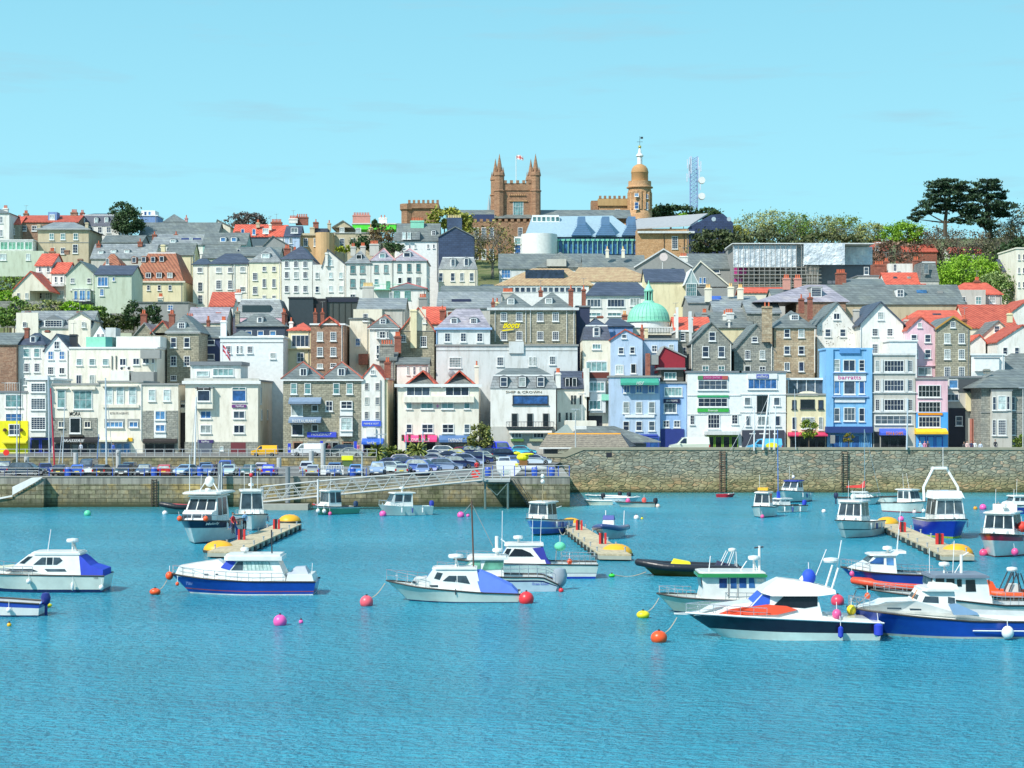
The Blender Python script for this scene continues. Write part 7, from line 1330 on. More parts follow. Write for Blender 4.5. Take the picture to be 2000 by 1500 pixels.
# ------------------------------------------------------------------ boats
def hp(c,r=.28): return plain(c,r,0,.4)
HW=hp((.62,.70,.64));HWT=hp((.78,.79,.76));HB=hp((.008,.06,.38));NAVY=hp((.01,.015,.06));BOOT=hp((.01,.02,.09));DKR=plain((.04,.035,.03),.5);ORB=plain((.85,.10,.02),.35);PINKB=plain((.80,.10,.30),.35);YLB=plain((.85,.62,.02),.4);CHR=plain((.6,.62,.64),.25,.8)
BT=glassm('boat')
class Boat:
    def __init__(s,name,label,L_,B_,px,py,rz=0,xb=None,cat='boat',grp='boats moored in the harbour',D=None):
        s.L,s.B=L_,B_;s.D=D or Dw(py);s.k=s.D/F;s.yw=py;s.xb=xb
        if xb is not None: s.L=(px-xb)*s.k;px=(px+xb)/2;s.off=B_/2
        else: s.off=0
        s.o=empty(name,(X(px,s.D),s.D+s.off,0),label,cat,grp,R(rz),True)
    def q(s,px,py): return ((px-s.xb)*s.k-s.L/2,(s.yw-py)*s.k) if s.xb is not None else (px-s.L/2,py)
    def Q(s,pts): return [s.q(*p) for p in pts]
    def bd(s,t):
        t=max(0,min(1,t));return s.B/2*(1-(1-min(t/.45,1)) ** 2.1) ** .85*(1-.1*max(0,(t-.6)/.4))+.02
    def sz(s,t):
        S=s.S
        for (a,za),(c,zc) in zip(S[:-1],S[1:]):
            if t <= c: u=(t-a)/max(1e-6,c-a);return za+(zc-za)*u
        return S[-1][1]
    def hull(s,sheer,bands,rake=.16,deck=HWT,rail=DKR,wl=.9,bul=.06):
        """sheer: (fraction from bow, height); bands: (fraction of freeboard, material) from the top down"""
        if s.xb is not None: sheer=[((px-s.xb)*s.k/s.L,(s.yw-py)*s.k) for px,py in sheer]
        s.S=sheer;n=22;fs=sorted(set([0]+[f for f,m in bands]+[.5,1,1.3]));b=MB();rk=rake*s.L
        def pt(t,f,sg):
            z=s.sz(t);w0=s.bd(t);w1=w0*(.30+(wl-.30)*min(1,t/.5));y=w0+(w1-w0)*min(1.15,f) ** .85
            return (t*s.L-s.L/2+rk*f*(1-t) ** 3.5-.02*s.L*f*t ** 6,sg*y if t > .001 else sg*.03,z*(1-f) if f <= 1 else -.4)
        ts=[(i/n) ** 1.25 for i in range(n+1)];G_={}
        for sg in (-1,1):
            for j in range(len(fs)-1):
                m=next((m for f,m in bands if fs[j] < f-1e-6),bands[-1][1])
                for i in range(n):
                    a,c=ts[i],ts[i+1];v=[pt(a,fs[j],sg),pt(c,fs[j],sg),pt(c,fs[j+1],sg),pt(a,fs[j+1],sg)];b.add(v,[(0,1,2,3)[::-sg]],m)
        for j in range(len(fs)-1):
            m=next((m for f,m in bands if fs[j] < f-1e-6),bands[-1][1])
            b.add([pt(1,fs[j],-1),pt(1,fs[j],1),pt(1,fs[j+1],1),pt(1,fs[j+1],-1)],[(0,1,2,3)],m);b.add([pt(0,fs[j],-1),pt(0,fs[j],1),pt(0,fs[j+1],1),pt(0,fs[j+1],-1)],[(3,2,1,0)],m)
        b.build('hull',s.o,smooth=True);d=MB()
        for a,c in zip(ts[:-1],ts[1:]):
            v=[pt(a,0,-1),pt(c,0,-1),pt(c,0,1),pt(a,0,1)];d.add([(x,y*.97,z-bul) for x,y,z in v],[(0,1,2,3)],deck)
        d.build('deck',s.o)
        if rail:
            r_=MB()
            for sg in (-1,1):
                P=[pt(t,0,sg) for t in ts];r_.path([(x,y,z) for x,y,z in P],.055,rail,5)
            r_.build('rubbing_strake',s.o)
        return s
    def ss(s,prof,hw0,hw1,m=HWT,name='cabin'):
        P0=s.Q(prof);zs=[z for x,z in P0];z0,z1=min(zs),max(zs);s.hw=lambda z,x=9: min(hw0+(hw1-hw0)*(z-z0)/max(.01,z1-z0),s.bd(x/s.L+.5)*.9 if x < 0 else 9);P=[]
        for (xa,za),(xc,zc) in zip(P0,P0[1:]+P0[:1]):
            k=max(1,min(8,int(abs(xc-xa)/.6))) if min(xa,xc) <-s.L*.1 else 1;P += [(xa+(xc-xa)*i/k,za+(zc-za)*i/k) for i in range(k)]
        P=[(x,max(z,s.sz(x/s.L+.5)-.12)) for x,z in P]
        n=len(P);b=MB();b.add([(x,-s.hw(z,x),z) for x,z in P]+[(x,s.hw(z,x),z) for x,z in P],[list(range(n)),list(range(2*n-1,n-1,-1))]+[(i,i+n,(i+1) % n+n,(i+1) % n) for i in range(n)],m)
        s.last=b.build(name,s.o);return s
    def sw(s,polys,m=BT,name='side_window',parent=None):
        for po in polys:
            P=s.Q(po);n=len(P)
            for sg in (-1,1): MB().add([(x,sg*(s.hw(z,x)-.02),z) for x,z in P]+[(x,sg*(s.hw(z,x)+.025),z) for x,z in P],[list(range(n)),list(range(2*n-1,n-1,-1))]+[(i,i+n,(i+1) % n+n,(i+1) % n) for i in range(n)],m).build(name,s.last)
        return s
    def fw(s,p0,p1,fr=((-.9,-.34),(-.28,.28),(.34,.9)),m=BT,sg=-1):
        (x0,z0),(x1,z1)=s.Q([p0,p1]);b=MB()
        for a,c in fr: b.prism([(x0+sg*.01,a*s.hw(z0),z0),(x0+sg*.01,c*s.hw(z0),z0),(x1+sg*.01,c*s.hw(z1),z1),(x1+sg*.01,a*s.hw(z1),z1)],(sg*.03,0,.01),m)
        b.build('windscreen',s.last);return s
    def roof(s,x0,x1,y0,y1,hw,m=HWT,name='cabin_roof'):
        (a,z1),(c,z0)=s.Q([(x0,y0),(x1,y1)]);b=MB();z0,z1=min(z0,z1),max(z0,z1);e=.12
        v=[(a,-hw*.8,z0),(a+.25,-hw,z0),(c,-hw,z0),(c,hw,z0),(a+.25,hw,z0),(a,hw*.8,z0)];b.prism(v,(0,0,(z1-z0)*.7),m);b.prism([(x+(e if x < c else -e),y*.93,z1-(z1-z0)*.31) for x,y,z in v],(0,0,(z1-z0)*.31),m);b.build(name,s.o);return s
    def rail(s,t0,t1,h=.6,n=6,m=CHR,mid=True):
        b=MB()
        for sg in (-1,1):
            P=[(t*s.L-s.L/2,sg*s.bd(t)*.92,s.sz(t)) for t in [t0+(t1-t0)*i/n for i in range(n+1)]]
            b.path([(x,y,z+h) for x,y,z in P],.02,m,4)
            if mid: b.path([(x,y,z+h*.5) for x,y,z in P],.012,m,4)
            for x,y,z in P: b.tube((x,y,z),(x,y,z+h),.016,m,4)
        t=t0;b.tube((t*s.L-s.L/2,-s.bd(t)*.92,s.sz(t)+h),(t*s.L-s.L/2,s.bd(t)*.92,s.sz(t)+h),.028,m,4);b.build('guard_rail',s.o);return s
    def rod(s,p0,p1,r=.02,m='wt',name='antenna',y=0,y1=None):
        a,c=s.q(*p0),s.q(*p1);MB().tube((a[0],y,a[1]),(c[0],y if y1 is None else y1,c[1]),r,m,6).build(name,s.o);return s
    def radar(s,px,py,r=.32,pz=None,m=HWT,y=0):
        x,z=s.q(px,py);b=MB();b.lathe((x,y,z),[(r*.9,-.1),(r,.0),(r*.9,.12),(.02,.17)],m,14)
        if pz is not None: z2=s.q(px,pz)[1];b.tube((x,y,z2),(x,y,z-.1),.06,m,6);b.tube((x+.2,y,z2),(x,y,z-.1),.03,m,5)
        b.build('radar_dome',s.o,smooth=False);return s
    def ball(s,px,py,r,m,y=None,sz=1.1,name='fender'):
        x,z=s.q(px,py);y=-(s.B/2+r) if y is None else y;MB().ball((x,y,z),r,m,12,1,1,sz).tube((x,y,z),(x,y+.1,z+r+.4),.02,'wt',4).build(name,s.o,smooth=True);return s
    def cyl(s,px,y0,y1,r,m,name='fender'):
        x,z0=s.q(px,y1);z1=s.q(px,y0)[1];MB().lathe((x,-(s.B/2+r),0),[(.02,z0),(r,z0+.1),(r,z1-.1),(.03,z1)],m,10).tube((x,-(s.B/2+r),z1),(x,-(s.B/2)+.1,z1+.5),.015,'wt',4).build(name,s.o,smooth=True);return s
    def outboard(s,m=plain((.02,.02,.03),.3),sc=1.0,y=0):
        x=s.L/2+.15;z=s.sz(1);b=MB();b.lathe((x,y,z+.1*sc),[(.10*sc,-.25*sc),(.2*sc,-.1*sc),(.24*sc,.2*sc),(.18*sc,.45*sc),(.02,.5*sc)],m,12,sx=1.25);b.box(x-.06,x+.1,y-.06,y+.06,-.4,z,m);b.build('outboard_motor',s.o,smooth=True);return s
    def text(s,t,x0,x1,y0,y1,m,shear=0.):
        (a,z1),(c,z0)=s.Q([(x0,y0),(x1,y1)])
        def fx(u,w):
            x=a+(c-a)*u;tt=(x+s.L/2)/s.L;z=z0+(z1-z0)*w;f=1-z/s.sz(tt);w0=s.bd(tt);w1=w0*(.30+.6*min(1,tt/.5));return (x,-(w0+(w1-w0)*max(0,f) ** .85)-.03,z)
        lettering(t,0,1,0,1,0,m,s.o,shear,fx);return s
def small(name,label,L_,B_,px,py,rz,bands,fb=(1.15,.75),cab=None,roofm=HWT,wn=3,ob=None,rails=True,rad=False,ant=1,wl=.88,cm=HWT,rail=DKR,grp='boats moored in the harbour',rake=.14):
    """small boat seen at an angle; cab = (start, length, height, windscreen rake)"""
    s=Boat(name,label,L_,B_,px,py,rz,grp=grp);s.hull([(0,fb[0]),(.35,fb[0]*.86),(1,fb[1])],bands,rake,HWT,rail,wl)
    if cab:
        a,l,h,rk=cab;z=fb[1]*1.0;m_=fb[0]*.9
        s.ss([(a*.35+.3,z-.1),(a*.35+.7,m_+.28),(a,m_+.38),(a,z-.1)],B_*.30,B_*.22,cm,'foredeck_cabin')
        s.ss([(a,z-.1),(a,m_+.3),(a+rk,m_+h),(a+l,m_+h),(a+l,z-.1)],B_*.38,B_*.31,cm)
        fr={2: ((-.9,-.06),(.06,.9)),3: ((-.9,-.36),(-.28,.28),(.36,.9))}[wn];s.fw((a+rk*.12,m_+.3+(h-.3)*.14),(a+rk*.9,m_+.3+(h-.3)*.88),fr)
        s.sw([[(a+rk*.6+.15+i*(l-rk)/2,m_+.42),(a+rk*.6+.15+(i+.82)*(l-rk)/2,m_+.42),(a+rk*.9+.15+(i+.78)*(l-rk)/2,m_+h-.12),(a+rk*.95+.12+i*(l-rk)/2,m_+h-.12)] for i in range(2)])
        s.roof(a+rk-.3,a+l+.35,m_+h+.14,m_+h+.003,B_*.36,roofm);s.zr=m_+h+.14
        if rad: s.radar(a+l*.6,s.zr+.45,.28,s.zr)
        for i in range(ant): s.rod((a+l*.7,s.zr),(a+l*.75+i*.3,s.zr+1.8),.018,y=B_*(.2-.4*i))
    if rails:
        s.rail(.02,.42,.5,5,mid=False)
        for i,t in enumerate((.38,.58,.78)):
            x=t*L_-L_/2;y=-s.bd(t)-.1;zz=s.sz(t);MB().lathe((x,y,0),[(.02,zz-.75),(.09,zz-.68),(.09,zz-.22),(.02,zz-.15)],'wt' if i != 1 else plain((.05,.08,.3)),8).tube((x,y,zz-.15),(x,y+.12,zz+.1),.012,'wt',4).build('fender',s.o,smooth=True)
    MB().box(.22*L_-L_/2-.22,.22*L_-L_/2+.22,-.22,.22,s.sz(.22)-.05,s.sz(.22)+.06,plain((.30,.33,.34),.3)).lathe((.08*L_-L_/2,0,s.sz(.08)-.05),[(.09,0),(.07,.22),(.1,.26)],CHR,8).build('deck_hatch',s.o)
    if ob: s.outboard(ob)
    return s
# --- the large boats in the foreground, bow to the left
s=Boat('cabin_cruiser','white cabin cruiser with royal blue cockpit cover, cut by the left edge',0,3.1,203,1158,xb=-78)
s.hull([(-78,1108),(0,1122),(100,1124),(203,1125.5)],[(.82,HW),(1.0,BOOT),(1.3,BOOT)],.14).ss([(-50,1122),(-30,1112),(22,1108),(52,1084),(62,1080),(140,1081),(150,1084),(156,1124),(156,1130),(-50,1130)],1.35,.95)
s.fw((25,1105),(50,1086),((-.9,-.06),(.06,.9)),glassm('blue')).sw([[(62,1104),(78,1090),(86,1090),(86,1104)],[(88,1104),(88,1090),(99,1090),(99,1104)],[(101,1104),(101,1090),(113,1090),(119,1096),(108,1104)],[(8,1117),(17,1112),(60,1112),(72,1117)],[(84,1112),(124,1112),(128,1117),(90,1117)],[(34,1101),(51,1088),(60,1088),(44,1102)]])
s.ss([(138,1094),(152,1087),(160,1093),(174,1106),(199,1114),(199,1127),(154,1127)],1.32,1.0,plain((.012,.05,.50),.7),'cockpit_cover').roof(56,153,1079,1085,1.05)
s.radar(131,1059,.42,1079).rod((82,1079),(88,1037),.025).rail(.02,.5,.55,7).ball(57,1135,.16,'wt').cyl(142,1137,1153,.1,'wt').ball(199,1147,.17,'wt').text('TUSKER',182,191,1127.5,1131,'dk').rod((135,1079),(133,1062),.03,'gr','radar_leg',.3).rod((143,1079),(133,1062),.03,'gr','radar_leg',-.3)
s=Boat('motor_boat','white and blue open boat with a tilted outboard at the left edge',0,2.0,76,1205,xb=-70);s.hull([(-70,1172),(0,1175),(76,1180)],[(.35,hp((.03,.08,.45))),(.9,HWT),(1.3,BOOT)],.15).outboard(plain((.02,.03,.2),.3),1.0).ball(18,1191,.14,'wt').rod((72,1183),(78,1168),.06,plain((.1,.3,.7)),'tiller')
s=Boat('motor_cruiser','royal blue hulled cruiser with white wheelhouse and red boot stripe',0,3.2,616,1163,xb=326)
s.hull([(326,1124.5),(400,1131),(480,1136),(616,1137)],[(.70,HB),(.76,hp((.45,.07,.06))),(.93,HB),(1.0,HWT),(1.3,HWT)],.13).ss([(334,1126),(344,1108),(400,1099),(421,1096),(436,1106),(446,1134),(446,1140),(340,1140)],1.2,.6,HWT,'foredeck_cabin').sw([[(396,1122),(404,1122),(404,1125),(396,1125)],[(418,1122),(426,1122),(426,1125),(418,1125)],[(441,1123),(448,1123),(448,1126),(441,1126)]])
s.ss([(424,1118),(442,1096),(540,1096),(556,1130),(556,1142),(424,1142)],1.35,.95).sw([[(449,1115),(462,1098.5),(472,1098.5),(472,1115)]]).sw([[(473,1115),(473,1098.5),(523,1098.5),(532,1115)]],masonry((.42,.58,.55),(.60,.72,.68),(.25,.40,.38),.25,4.0,.04,.3,'curtained_glass')).fw((427,1117),(441,1098),((-.95,.95),),plain((.012,.06,.50),.6)).roof(435,549,1084,1096,1.25)
s.sw([[(428,1110),(441,1095.5),(459,1098.5),(446,1115)]],plain((.012,.06,.50),.6),'window_cover').ss([(556,1140),(560,1124),(608,1123),(613,1140)],1.35,1.3,HWT,'aft_deck').ss([(556,1124),(572,1111),(592,1110),(600,1124)],.8,.4,plain((.42,.46,.52),.4),'engine_cover').radar(471,1077,.28,1085).rod((525,1085),(524,1038),.05,'dk','mast').rod((604,1123),(605,1104),.02).rail(.01,.78,.55,10).ball(347,1140,.12,ORB).ball(322,1129,.26,ORB,y=0,name='anchor_buoy').text('Tiki',358,372,1139,1145,(.22,.32,.62),.3)
s=Boat('fishing_cruiser','white cruiser with sky blue canopy draped over its cockpit',0,2.9,1017,1178,xb=752)
s.hull([(752,1138),(820,1148),(935,1158),(1017,1161)],[(.62,HW),(.68,HW),(.92,HW),(1.0,BOOT),(1.3,BOOT)],.17).ss([(798,1146),(808,1133),(832,1131),(846,1112),(925,1111),(931,1116),(940,1158),(940,1166),(798,1166)],1.15,.85).fw((833,1130),(845,1114),((-.9,-.06),(.06,.9)),glassm('blue')).sw([[(847,1131),(853,1119),(864,1121),(858,1134)],[(864,1136),(876,1126),(891,1126),(891,1138)],[(893,1138),(893,1126),(910,1126),(918,1142)],[(803,1138),(807,1136),(813,1138),(811,1141)],[(838,1144),(855,1144),(855,1148),(840,1147)]])
s.ss([(926,1118),(939,1118),(960,1127),(1000,1147),(1012,1160),(985,1162),(960,1162),(938,1156)],1.25,.8,plain((.10,.20,.72),.75),'canopy').roof(843,931,1110,1114,.95).radar(889,1090,.5,1111).rod((924,1111),(920,980),.06,plain((.12,.07,.05)),'mast').rod((920,985),(962,1070),.02,'gr','stay').rod((920,985),(903,1005),.02,'gr','stay').rail(.0,.3,.7,4).cyl(890,1150,1162,.04,'dk')
s=Boat('sport_fishing_boat','pale blue-white boat with green tinted wheelhouse and grey outboard',0,2.8,1090,1156,xb=845,D=Dw(1156))
s.hull([(845,1118),(900,1124),(1000,1128),(1060,1128),(1090,1142)],[(.2,HW),(.32,BOOT),(1.0,hp((.50,.62,.70))),(1.3,BOOT)],.14).ss([(900,1127),(906,1112),(925,1094),(984,1094),(984,1127),(984,1134),(900,1134)],1.15,.95).fw((907,1111),(924,1096),m=glassm('green')).sw([[(912,1113),(926,1097),(938,1097),(938,1114)],[(941,1114),(948,1097),(983,1097),(983,1113)]],glassm('green')).roof(912,992,1087,1094,1.15).outboard(plain((.30,.35,.40),.3),1.7).rod((970,1087),(970,1050),.12,'wt','radar_post').radar(972,1078,.38).rod((980,1087),(981,1000),.025).text('Ocean School',1039,1071,1138,1143,(.03,.08,.5)).rail(.55,.98,.6,6).rail(.03,.25,.6,3)
s=Boat('sport_cruiser','large white sports cruiser with navy canopy and dark wraparound windows',0,3.4,1169,1131,xb=885)
s.hull([(885,1096),(980,1101),(1100,1103),(1169,1104)],[(.58,HW),(.62,BOOT),(.85,HWT),(1.0,hp((.02,.05,.4))),(1.3,BOOT)],.14).ss([(930,1106),(952,1094),(978,1088),(990,1070),(1002,1067),(1056,1067),(1066,1100),(1070,1112),(930,1112)],1.4,1.0).fw((979,1087),(989,1072),m=glassm('blue')).sw([[(993,1088),(1005,1073),(1020,1074),(1036,1081),(1043,1088)],[(983,1085),(990,1073),(999,1073),(992,1087)]],glassm('black'))
s.ss([(1040,1072),(1061,1070),(1069,1094),(1077,1104),(1064,1104)],1.3,1.1,plain((.02,.03,.30),.7),'canopy').roof(985,1062,1063,1068,1.1).radar(1012,1053,.36,1064).rod((1040,1064),(1041,1018),.02).rod((1056,1064),(1058,1015),.02).rod((988,1064),(978,1056),.05,'wt','arch').rail(.75,.99,.65,6).rail(.02,.3,.6,4).ball(1113,1098,.2,ORB,y=-1.2)
s.rod((1086,1103),(1088,1078),.03,'gr','net_pole').ball(1095,1071,.42,plain((.15,.65,.38),.8),y=0,sz=.8,name='landing_net')
def rib(label,x0,x1,yw,ys,tube,hullm,B_=2.5,tr=.27,rz=0,L_=None,px=None):
    s=Boat('inflatable_boat',label,L_ or 0,B_,px or x1,yw,rz,xb=x0 if px is None else None)
    s.hull(ys,[(.5,hullm),(1.3,hullm)],.16,plain((.10,.10,.11)),None,.75);b=MB();n=18
    for sg in (-1,1):
        P=[((i/n) ** 1.3,0) for i in range(n+1)];P=[(t*s.L-s.L/2,sg*max(.0,s.bd(t)-tr*.2),s.sz(t)-tr*.1) for t,_ in P]
        for i,(a,c) in enumerate(zip(P[:-1],P[1:])): b.tube(a,c,tr,tube,10,tr if i < n-1 else tr*.5)
        for a in P: b.ball(a,tr,tube,10)
    b.build('buoyancy_tube',s.o,smooth=True);return s
s=rib('long black inflatable with yellow bundle and white lettering',1249,1445,1127,[(1249,1100),(1300,1107),(1445,1112)],plain((.02,.022,.03),.35),plain((.10,.075,.01),.5));s.ss([(1312,1108),(1320,1094),(1350,1100),(1352,1108)],.6,.4,plain((.85,.75,.01),.6),'yellow_bundle').text('JETHOU EXPRESS',1357,1408,1106.5,1112.5,'wt').ss([(1400,1110),(1405,1098),(1440,1108),(1440,1114)],.5,.3,plain((.03,.03,.08)),'console')
for x0,x1 in ((1408,1424),(1424,1436),(1442,1440)): s.rod((x0,1112),(x1,1079),.035,'wt','frame',.5).rod((x0,1112),(x1,1079),.035,'wt','frame',-.5)
s.radar(1434,1077,.3)
s=Boat('fishing_boat','white fishing boat with green-banded wheelhouse roof',0,3.1,1525,1201,xb=1287)
s.hull([(1287,1164),(1330,1168),(1400,1172),(1525,1175)],[(.93,hp((.50,.60,.50))),(1.3,BOOT)],.15).ss([(1369,1174),(1375,1150),(1371,1128),(1497,1127),(1502,1160),(1502,1180),(1369,1180)],1.25,1.2).fw((1373,1149),(1371,1130),m=BT).sw([[(1406,1149),(1406,1131),(1421,1131),(1421,1149)],[(1428,1150),(1428,1130),(1440,1130),(1440,1150)],[(1445,1149),(1445,1130),(1459,1130),(1459,1149)],[(1464,1149),(1464,1130),(1474,1130),(1476,1149)]],glassm('blue')).sw([[(1424,1168),(1424,1129),(1425.5,1129),(1425.5,1168)],[(1442,1168),(1442,1129),(1443,1129),(1443,1168)]],'dk','door_rail')
s.roof(1364,1499,1121,1128,1.5,hp((.03,.26,.09))).roof(1366,1496,1118,1121,1.4).rod((1390,1119),(1393,1090),.03).rod((1490,1119),(1490,1070),.08,'wt','mast').rod((1480,1074),(1498,1072),.05,'dk','aerial_bar').radar(1479,1094,.36,1119).rod((1452,1119),(1465,1100),.03,'wt','stay').rail(.02,.3,.45,4).rail(.55,.98,.45,5).text('CERI JANE',1478,1492,1131,1139,(.3,.35,.3))
s=Boat('power_cruiser','sleek power cruiser with black topsides and a folded white sail-like cover',0,3.5,1728,1252,xb=1346)
s.hull([(1346,1204),(1400,1203),(1500,1207),(1600,1212),(1728,1218)],[(.05,HWT),(.33,hp((.01,.012,.03))),(.62,hp((.01,.012,.03))),(1.3,hp((.55,.68,.64)))],.19,rail=plain((.75,.76,.76),.4)).ss([(1360,1208),(1400,1190),(1470,1180),(1560,1182),(1610,1205),(1640,1212),(1640,1220),(1360,1220)],1.45,.9,HWT,'foredeck').ss([(1465,1190),(1494,1161),(1520,1161),(1600,1163),(1606,1190),(1610,1208),(1465,1208)],1.3,1.0).fw((1468,1188),(1493,1163),((-.92,.92),),plain((.03,.10,.55),.5)).sw([[(1470,1188),(1492,1165),(1508,1165),(1506,1182)]],plain((.03,.10,.55),.5),'window_cover').sw([[(1513,1186),(1535,1167),(1601,1165),(1600,1186),(1575,1190)]],glassm('black'))
s.ss([(1489,1160),(1500,1150),(1528,1134),(1545,1136),(1590,1142),(1636,1155),(1636,1162),(1600,1166),(1510,1166)],1.35,.5,HWT,'flybridge').ball(1590,1133,.38,plain((.02,.08,.60),.7),y=0,sz=1.15,name='blue_cover').rod((1575,1140),(1585,1128),.15,'wt','seat').rod((1628,1160),(1643,1112),.06,'wt','radar_arch',-.9).rod((1628,1160),(1643,1112),.06,'wt','radar_arch',.9).radar(1634,1100,.42).rod((1604,1130),(1625,1078),.025).rod((1640,1150),(1655,1060),.03)
s.ss([(1404,1203),(1430,1192),(1500,1183),(1540,1186),(1560,1193),(1520,1202)],1.42,1.25,plain((.80,.07,.02),.6),'orange_kayak_cover').cyl(1641,1222,1246,.14,plain((.02,.05,.5))).cyl(1714,1216,1242,.24,plain((.02,.05,.5))).ball(1638,1202,.25,PINKB,y=-1.2).rail(.0,.4,.5,6).ss([(1620,1222),(1625,1206),(1700,1211),(1716,1224)],1.3,1.2,hp((.6,.6,.56)),'cockpit').ss([(1322,1207),(1322,1204),(1375,1203),(1375,1208)],.25,.25,HWT,'bow_pulpit').ball(1711,1240,.1,HWT,name='bathing_platform')
s=Boat('fishing_boat','blue fishing boat with white wheelhouse and radar arch, bow to the left',0,3.0,1850,1150,xb=1650)
s.hull([(1650,1111),(1700,1118),(1760,1122),(1850,1125)],[(.86,HB),(.93,HWT),(1.3,hp((.3,.32,.3)))],.19).ss([(1662,1114),(1690,1104),(1698,1100),(1712,1086),(1752,1086),(1754,1121),(1754,1128),(1662,1128)],1.25,.95).fw((1699,1099),(1711,1088),m=BT).sw([[(1701,1101),(1715,1090),(1729,1090),(1728,1103)],[(1734,1104),(1734,1091),(1748,1091),(1748,1105)]],glassm('blue')).roof(1702,1754,1083,1087,1.1).ss([(1740,1088),(1758,1078),(1774,1078),(1774,1083),(1760,1083),(1752,1090)],.9,.8,HWT,'radar_arch').radar(1742,1074,.34,1084).rod((1760,1080),(1768,1000),.025).rod((1762,1080),(1764,1040),.02).rail(.0,.25,.55,4).rail(.58,.95,.45,6).ball(1663,1120,.17,PINKB)
s=rib('orange-red and grey inflatable between the two blue boats',1674,1840,1154,[(1674,1136),(1740,1144),(1840,1150)],plain((.78,.08,.03),.45),plain((.08,.08,.08),.5),2.2,.25)
s=Boat('fishing_boat','white fishing boat with dark blue-grey wheelhouse top behind the front blue boat',0,3.4,2060,1198,xb=1712)
s.hull([(1712,1157),(1780,1164),(1860,1172),(1960,1183),(2060,1184)],[(.9,hp((.55,.62,.58))),(1.3,BOOT)],.14).ss([(1822,1172),(1826,1128),(1930,1130),(1942,1172),(1942,1190),(1822,1190)],1.3,1.2,HWT).sw([[(1831,1145),(1831,1131),(1848,1131),(1848,1145)],[(1852,1146),(1852,1132),(1868,1132),(1868,1146)],[(1873,1147),(1873,1133),(1882,1133),(1882,1147)],[(1890,1157),(1890,1134),(1908,1134),(1910,1157)]],glassm('black')).fw((1823,1146),(1825,1131),m=BT).roof(1820,1934,1124,1130,1.5,plain((.18,.22,.28),.5)).radar(1857,1107,.34,1124).rod((1828,1124),(1828,1075),.02).rod((1874,1124),(1877,1060),.025).rod((1891,1124),(1891,1088),.09,'wt','mast').rod((1891,1092),(1905,1083),.04,'wt','boom').rod((1878,1124),(1890,1104),.03,'wt','stay').sw([[(1934,1136),(1936,1132),(1940,1160),(1937,1165)]],ORB,'orange_panel').rail(.02,.3,.4,4).rail(.66,.9,.5,5)
s=rib('orange inflatable with black roll frame at the right edge',1925,2040,1170,[(1925,1158),(1980,1163),(2040,1163)],plain((.80,.10,.02),.45),plain((.08,.08,.08)),2.3,.22);s.ss([(1940,1165),(1936,1136),(1944,1138),(1958,1165)],.6,.5,ORB,'seat_back').ss([(1977,1160),(1980,1144),(1998,1144),(1998,1160)],.5,.5,HWT,'console').radar(1986,1115,.36)
for x0,x1 in ((1965,1982),(1975,1990),(1995,1993),(2010,1998)): s.rod((x0,1158),(x1,1121),.04,'dk','frame',.6).rod((x0,1158),(x1,1121),.04,'dk','frame',-.6)
s=Boat('motor_launch','long blue launch with white cabin and white ball fender, cut by the right edge',0,3.3,2070,1248,xb=1665)
s.hull([(1665,1191),(1700,1196),(1800,1206),(1900,1214),(2070,1216)],[(.90,HB),(1.3,hp((.40,.45,.42)))],.17).ss([(1672,1192),(1720,1184),(1735,1178),(1795,1176),(1806,1156),(1870,1155),(1872,1178),(1876,1200),(1990,1204),(2060,1206),(2060,1222),(1672,1222)],1.45,.9,HWT).fw((1797,1174),(1806,1160),m=BT).sw([[(1806,1178),(1812,1167),(1838,1168),(1838,1180)],[(1737,1189),(1764,1189),(1764,1192),(1737,1192)],[(1780,1190),(1803,1191),(1803,1194),(1781,1194)],[(1856,1180),(1857,1168),(1870,1170),(1870,1182)]]).roof(1806,1874,1151,1157,1.2).ss([(1828,1155),(1832,1144),(1878,1146),(1882,1155)],.7,.6,plain((.72,.70,.62),.9),'rolled_dinghy').ss([(1856,1182),(1872,1180),(1912,1198),(1912,1202),(1865,1202)],1.43,1.3,hp((.20,.33,.50)),'blue_cockpit_side').rod((1806,1158),(1795,1176),.06,plain((.5,.2,.08)),'wooden_post')
s.ball(1965,1234,.33,'wt').rod((1900,1232),(2060,1233),.04,'wt','side_rail',-1.68).rail(.01,.1,.6,3).ball(1672,1197,.26,YLB,y=-.3,name='bow_fender').rod((1672,1190),(1685,1160),.03,'gr','rod',.2).rod((1680,1190),(1708,1165),.03,'gr','rod',-.3).rod((1696,1190),(1676,1170),.03,'gr','rod',.4).ball(1706,1170,.16,ORB,y=0)
# --- boats further out, seen bow-on or at an angle
def bands(*a): return [(f,hp(c) if isinstance(c,tuple) else c) for f,c in a]
GW=(.62,.72,.68)
s=small('motor_yacht','large navy and white motor yacht berthed bow-on at the left pontoon',12.5,4.1,409,1055,83,bands((.32,NAVY),(.36,HWT),(.95,HWT),(1.3,NAVY)),(2.2,1.7),(3.0,4.6,2.1,1.5),rad=True,ant=2,wn=3)
s.ss([(2.1,1.9),(2.4,2.75),(3.3,2.95),(3.3,1.9)],1.6,1.45,HWT,'lower_saloon').fw((2.13,2.05),(2.36,2.62));s.ball(1.0,2.3,.24,ORB,y=-1.2);s.ball(1.0,2.3,.24,ORB,y=1.2).roof(3.6,8.6,4.55,4.35,1.8).text('Melody',1.6,3.4,1.9,1.6,'wt')
s.rod((6,4.5),(6.3,5.9),.05,'wt','arch',-.9,0).rod((6,4.5),(6.3,5.9),.05,'wt','arch',.9,0);s.ball(6.3,5.4,.45,HWT,y=0,name='satellite_dome');s.rod((5,4.5),(5,7.9),.03,y=1.5).rod((5,4.5),(5,7.2),.03,y=-1.5)
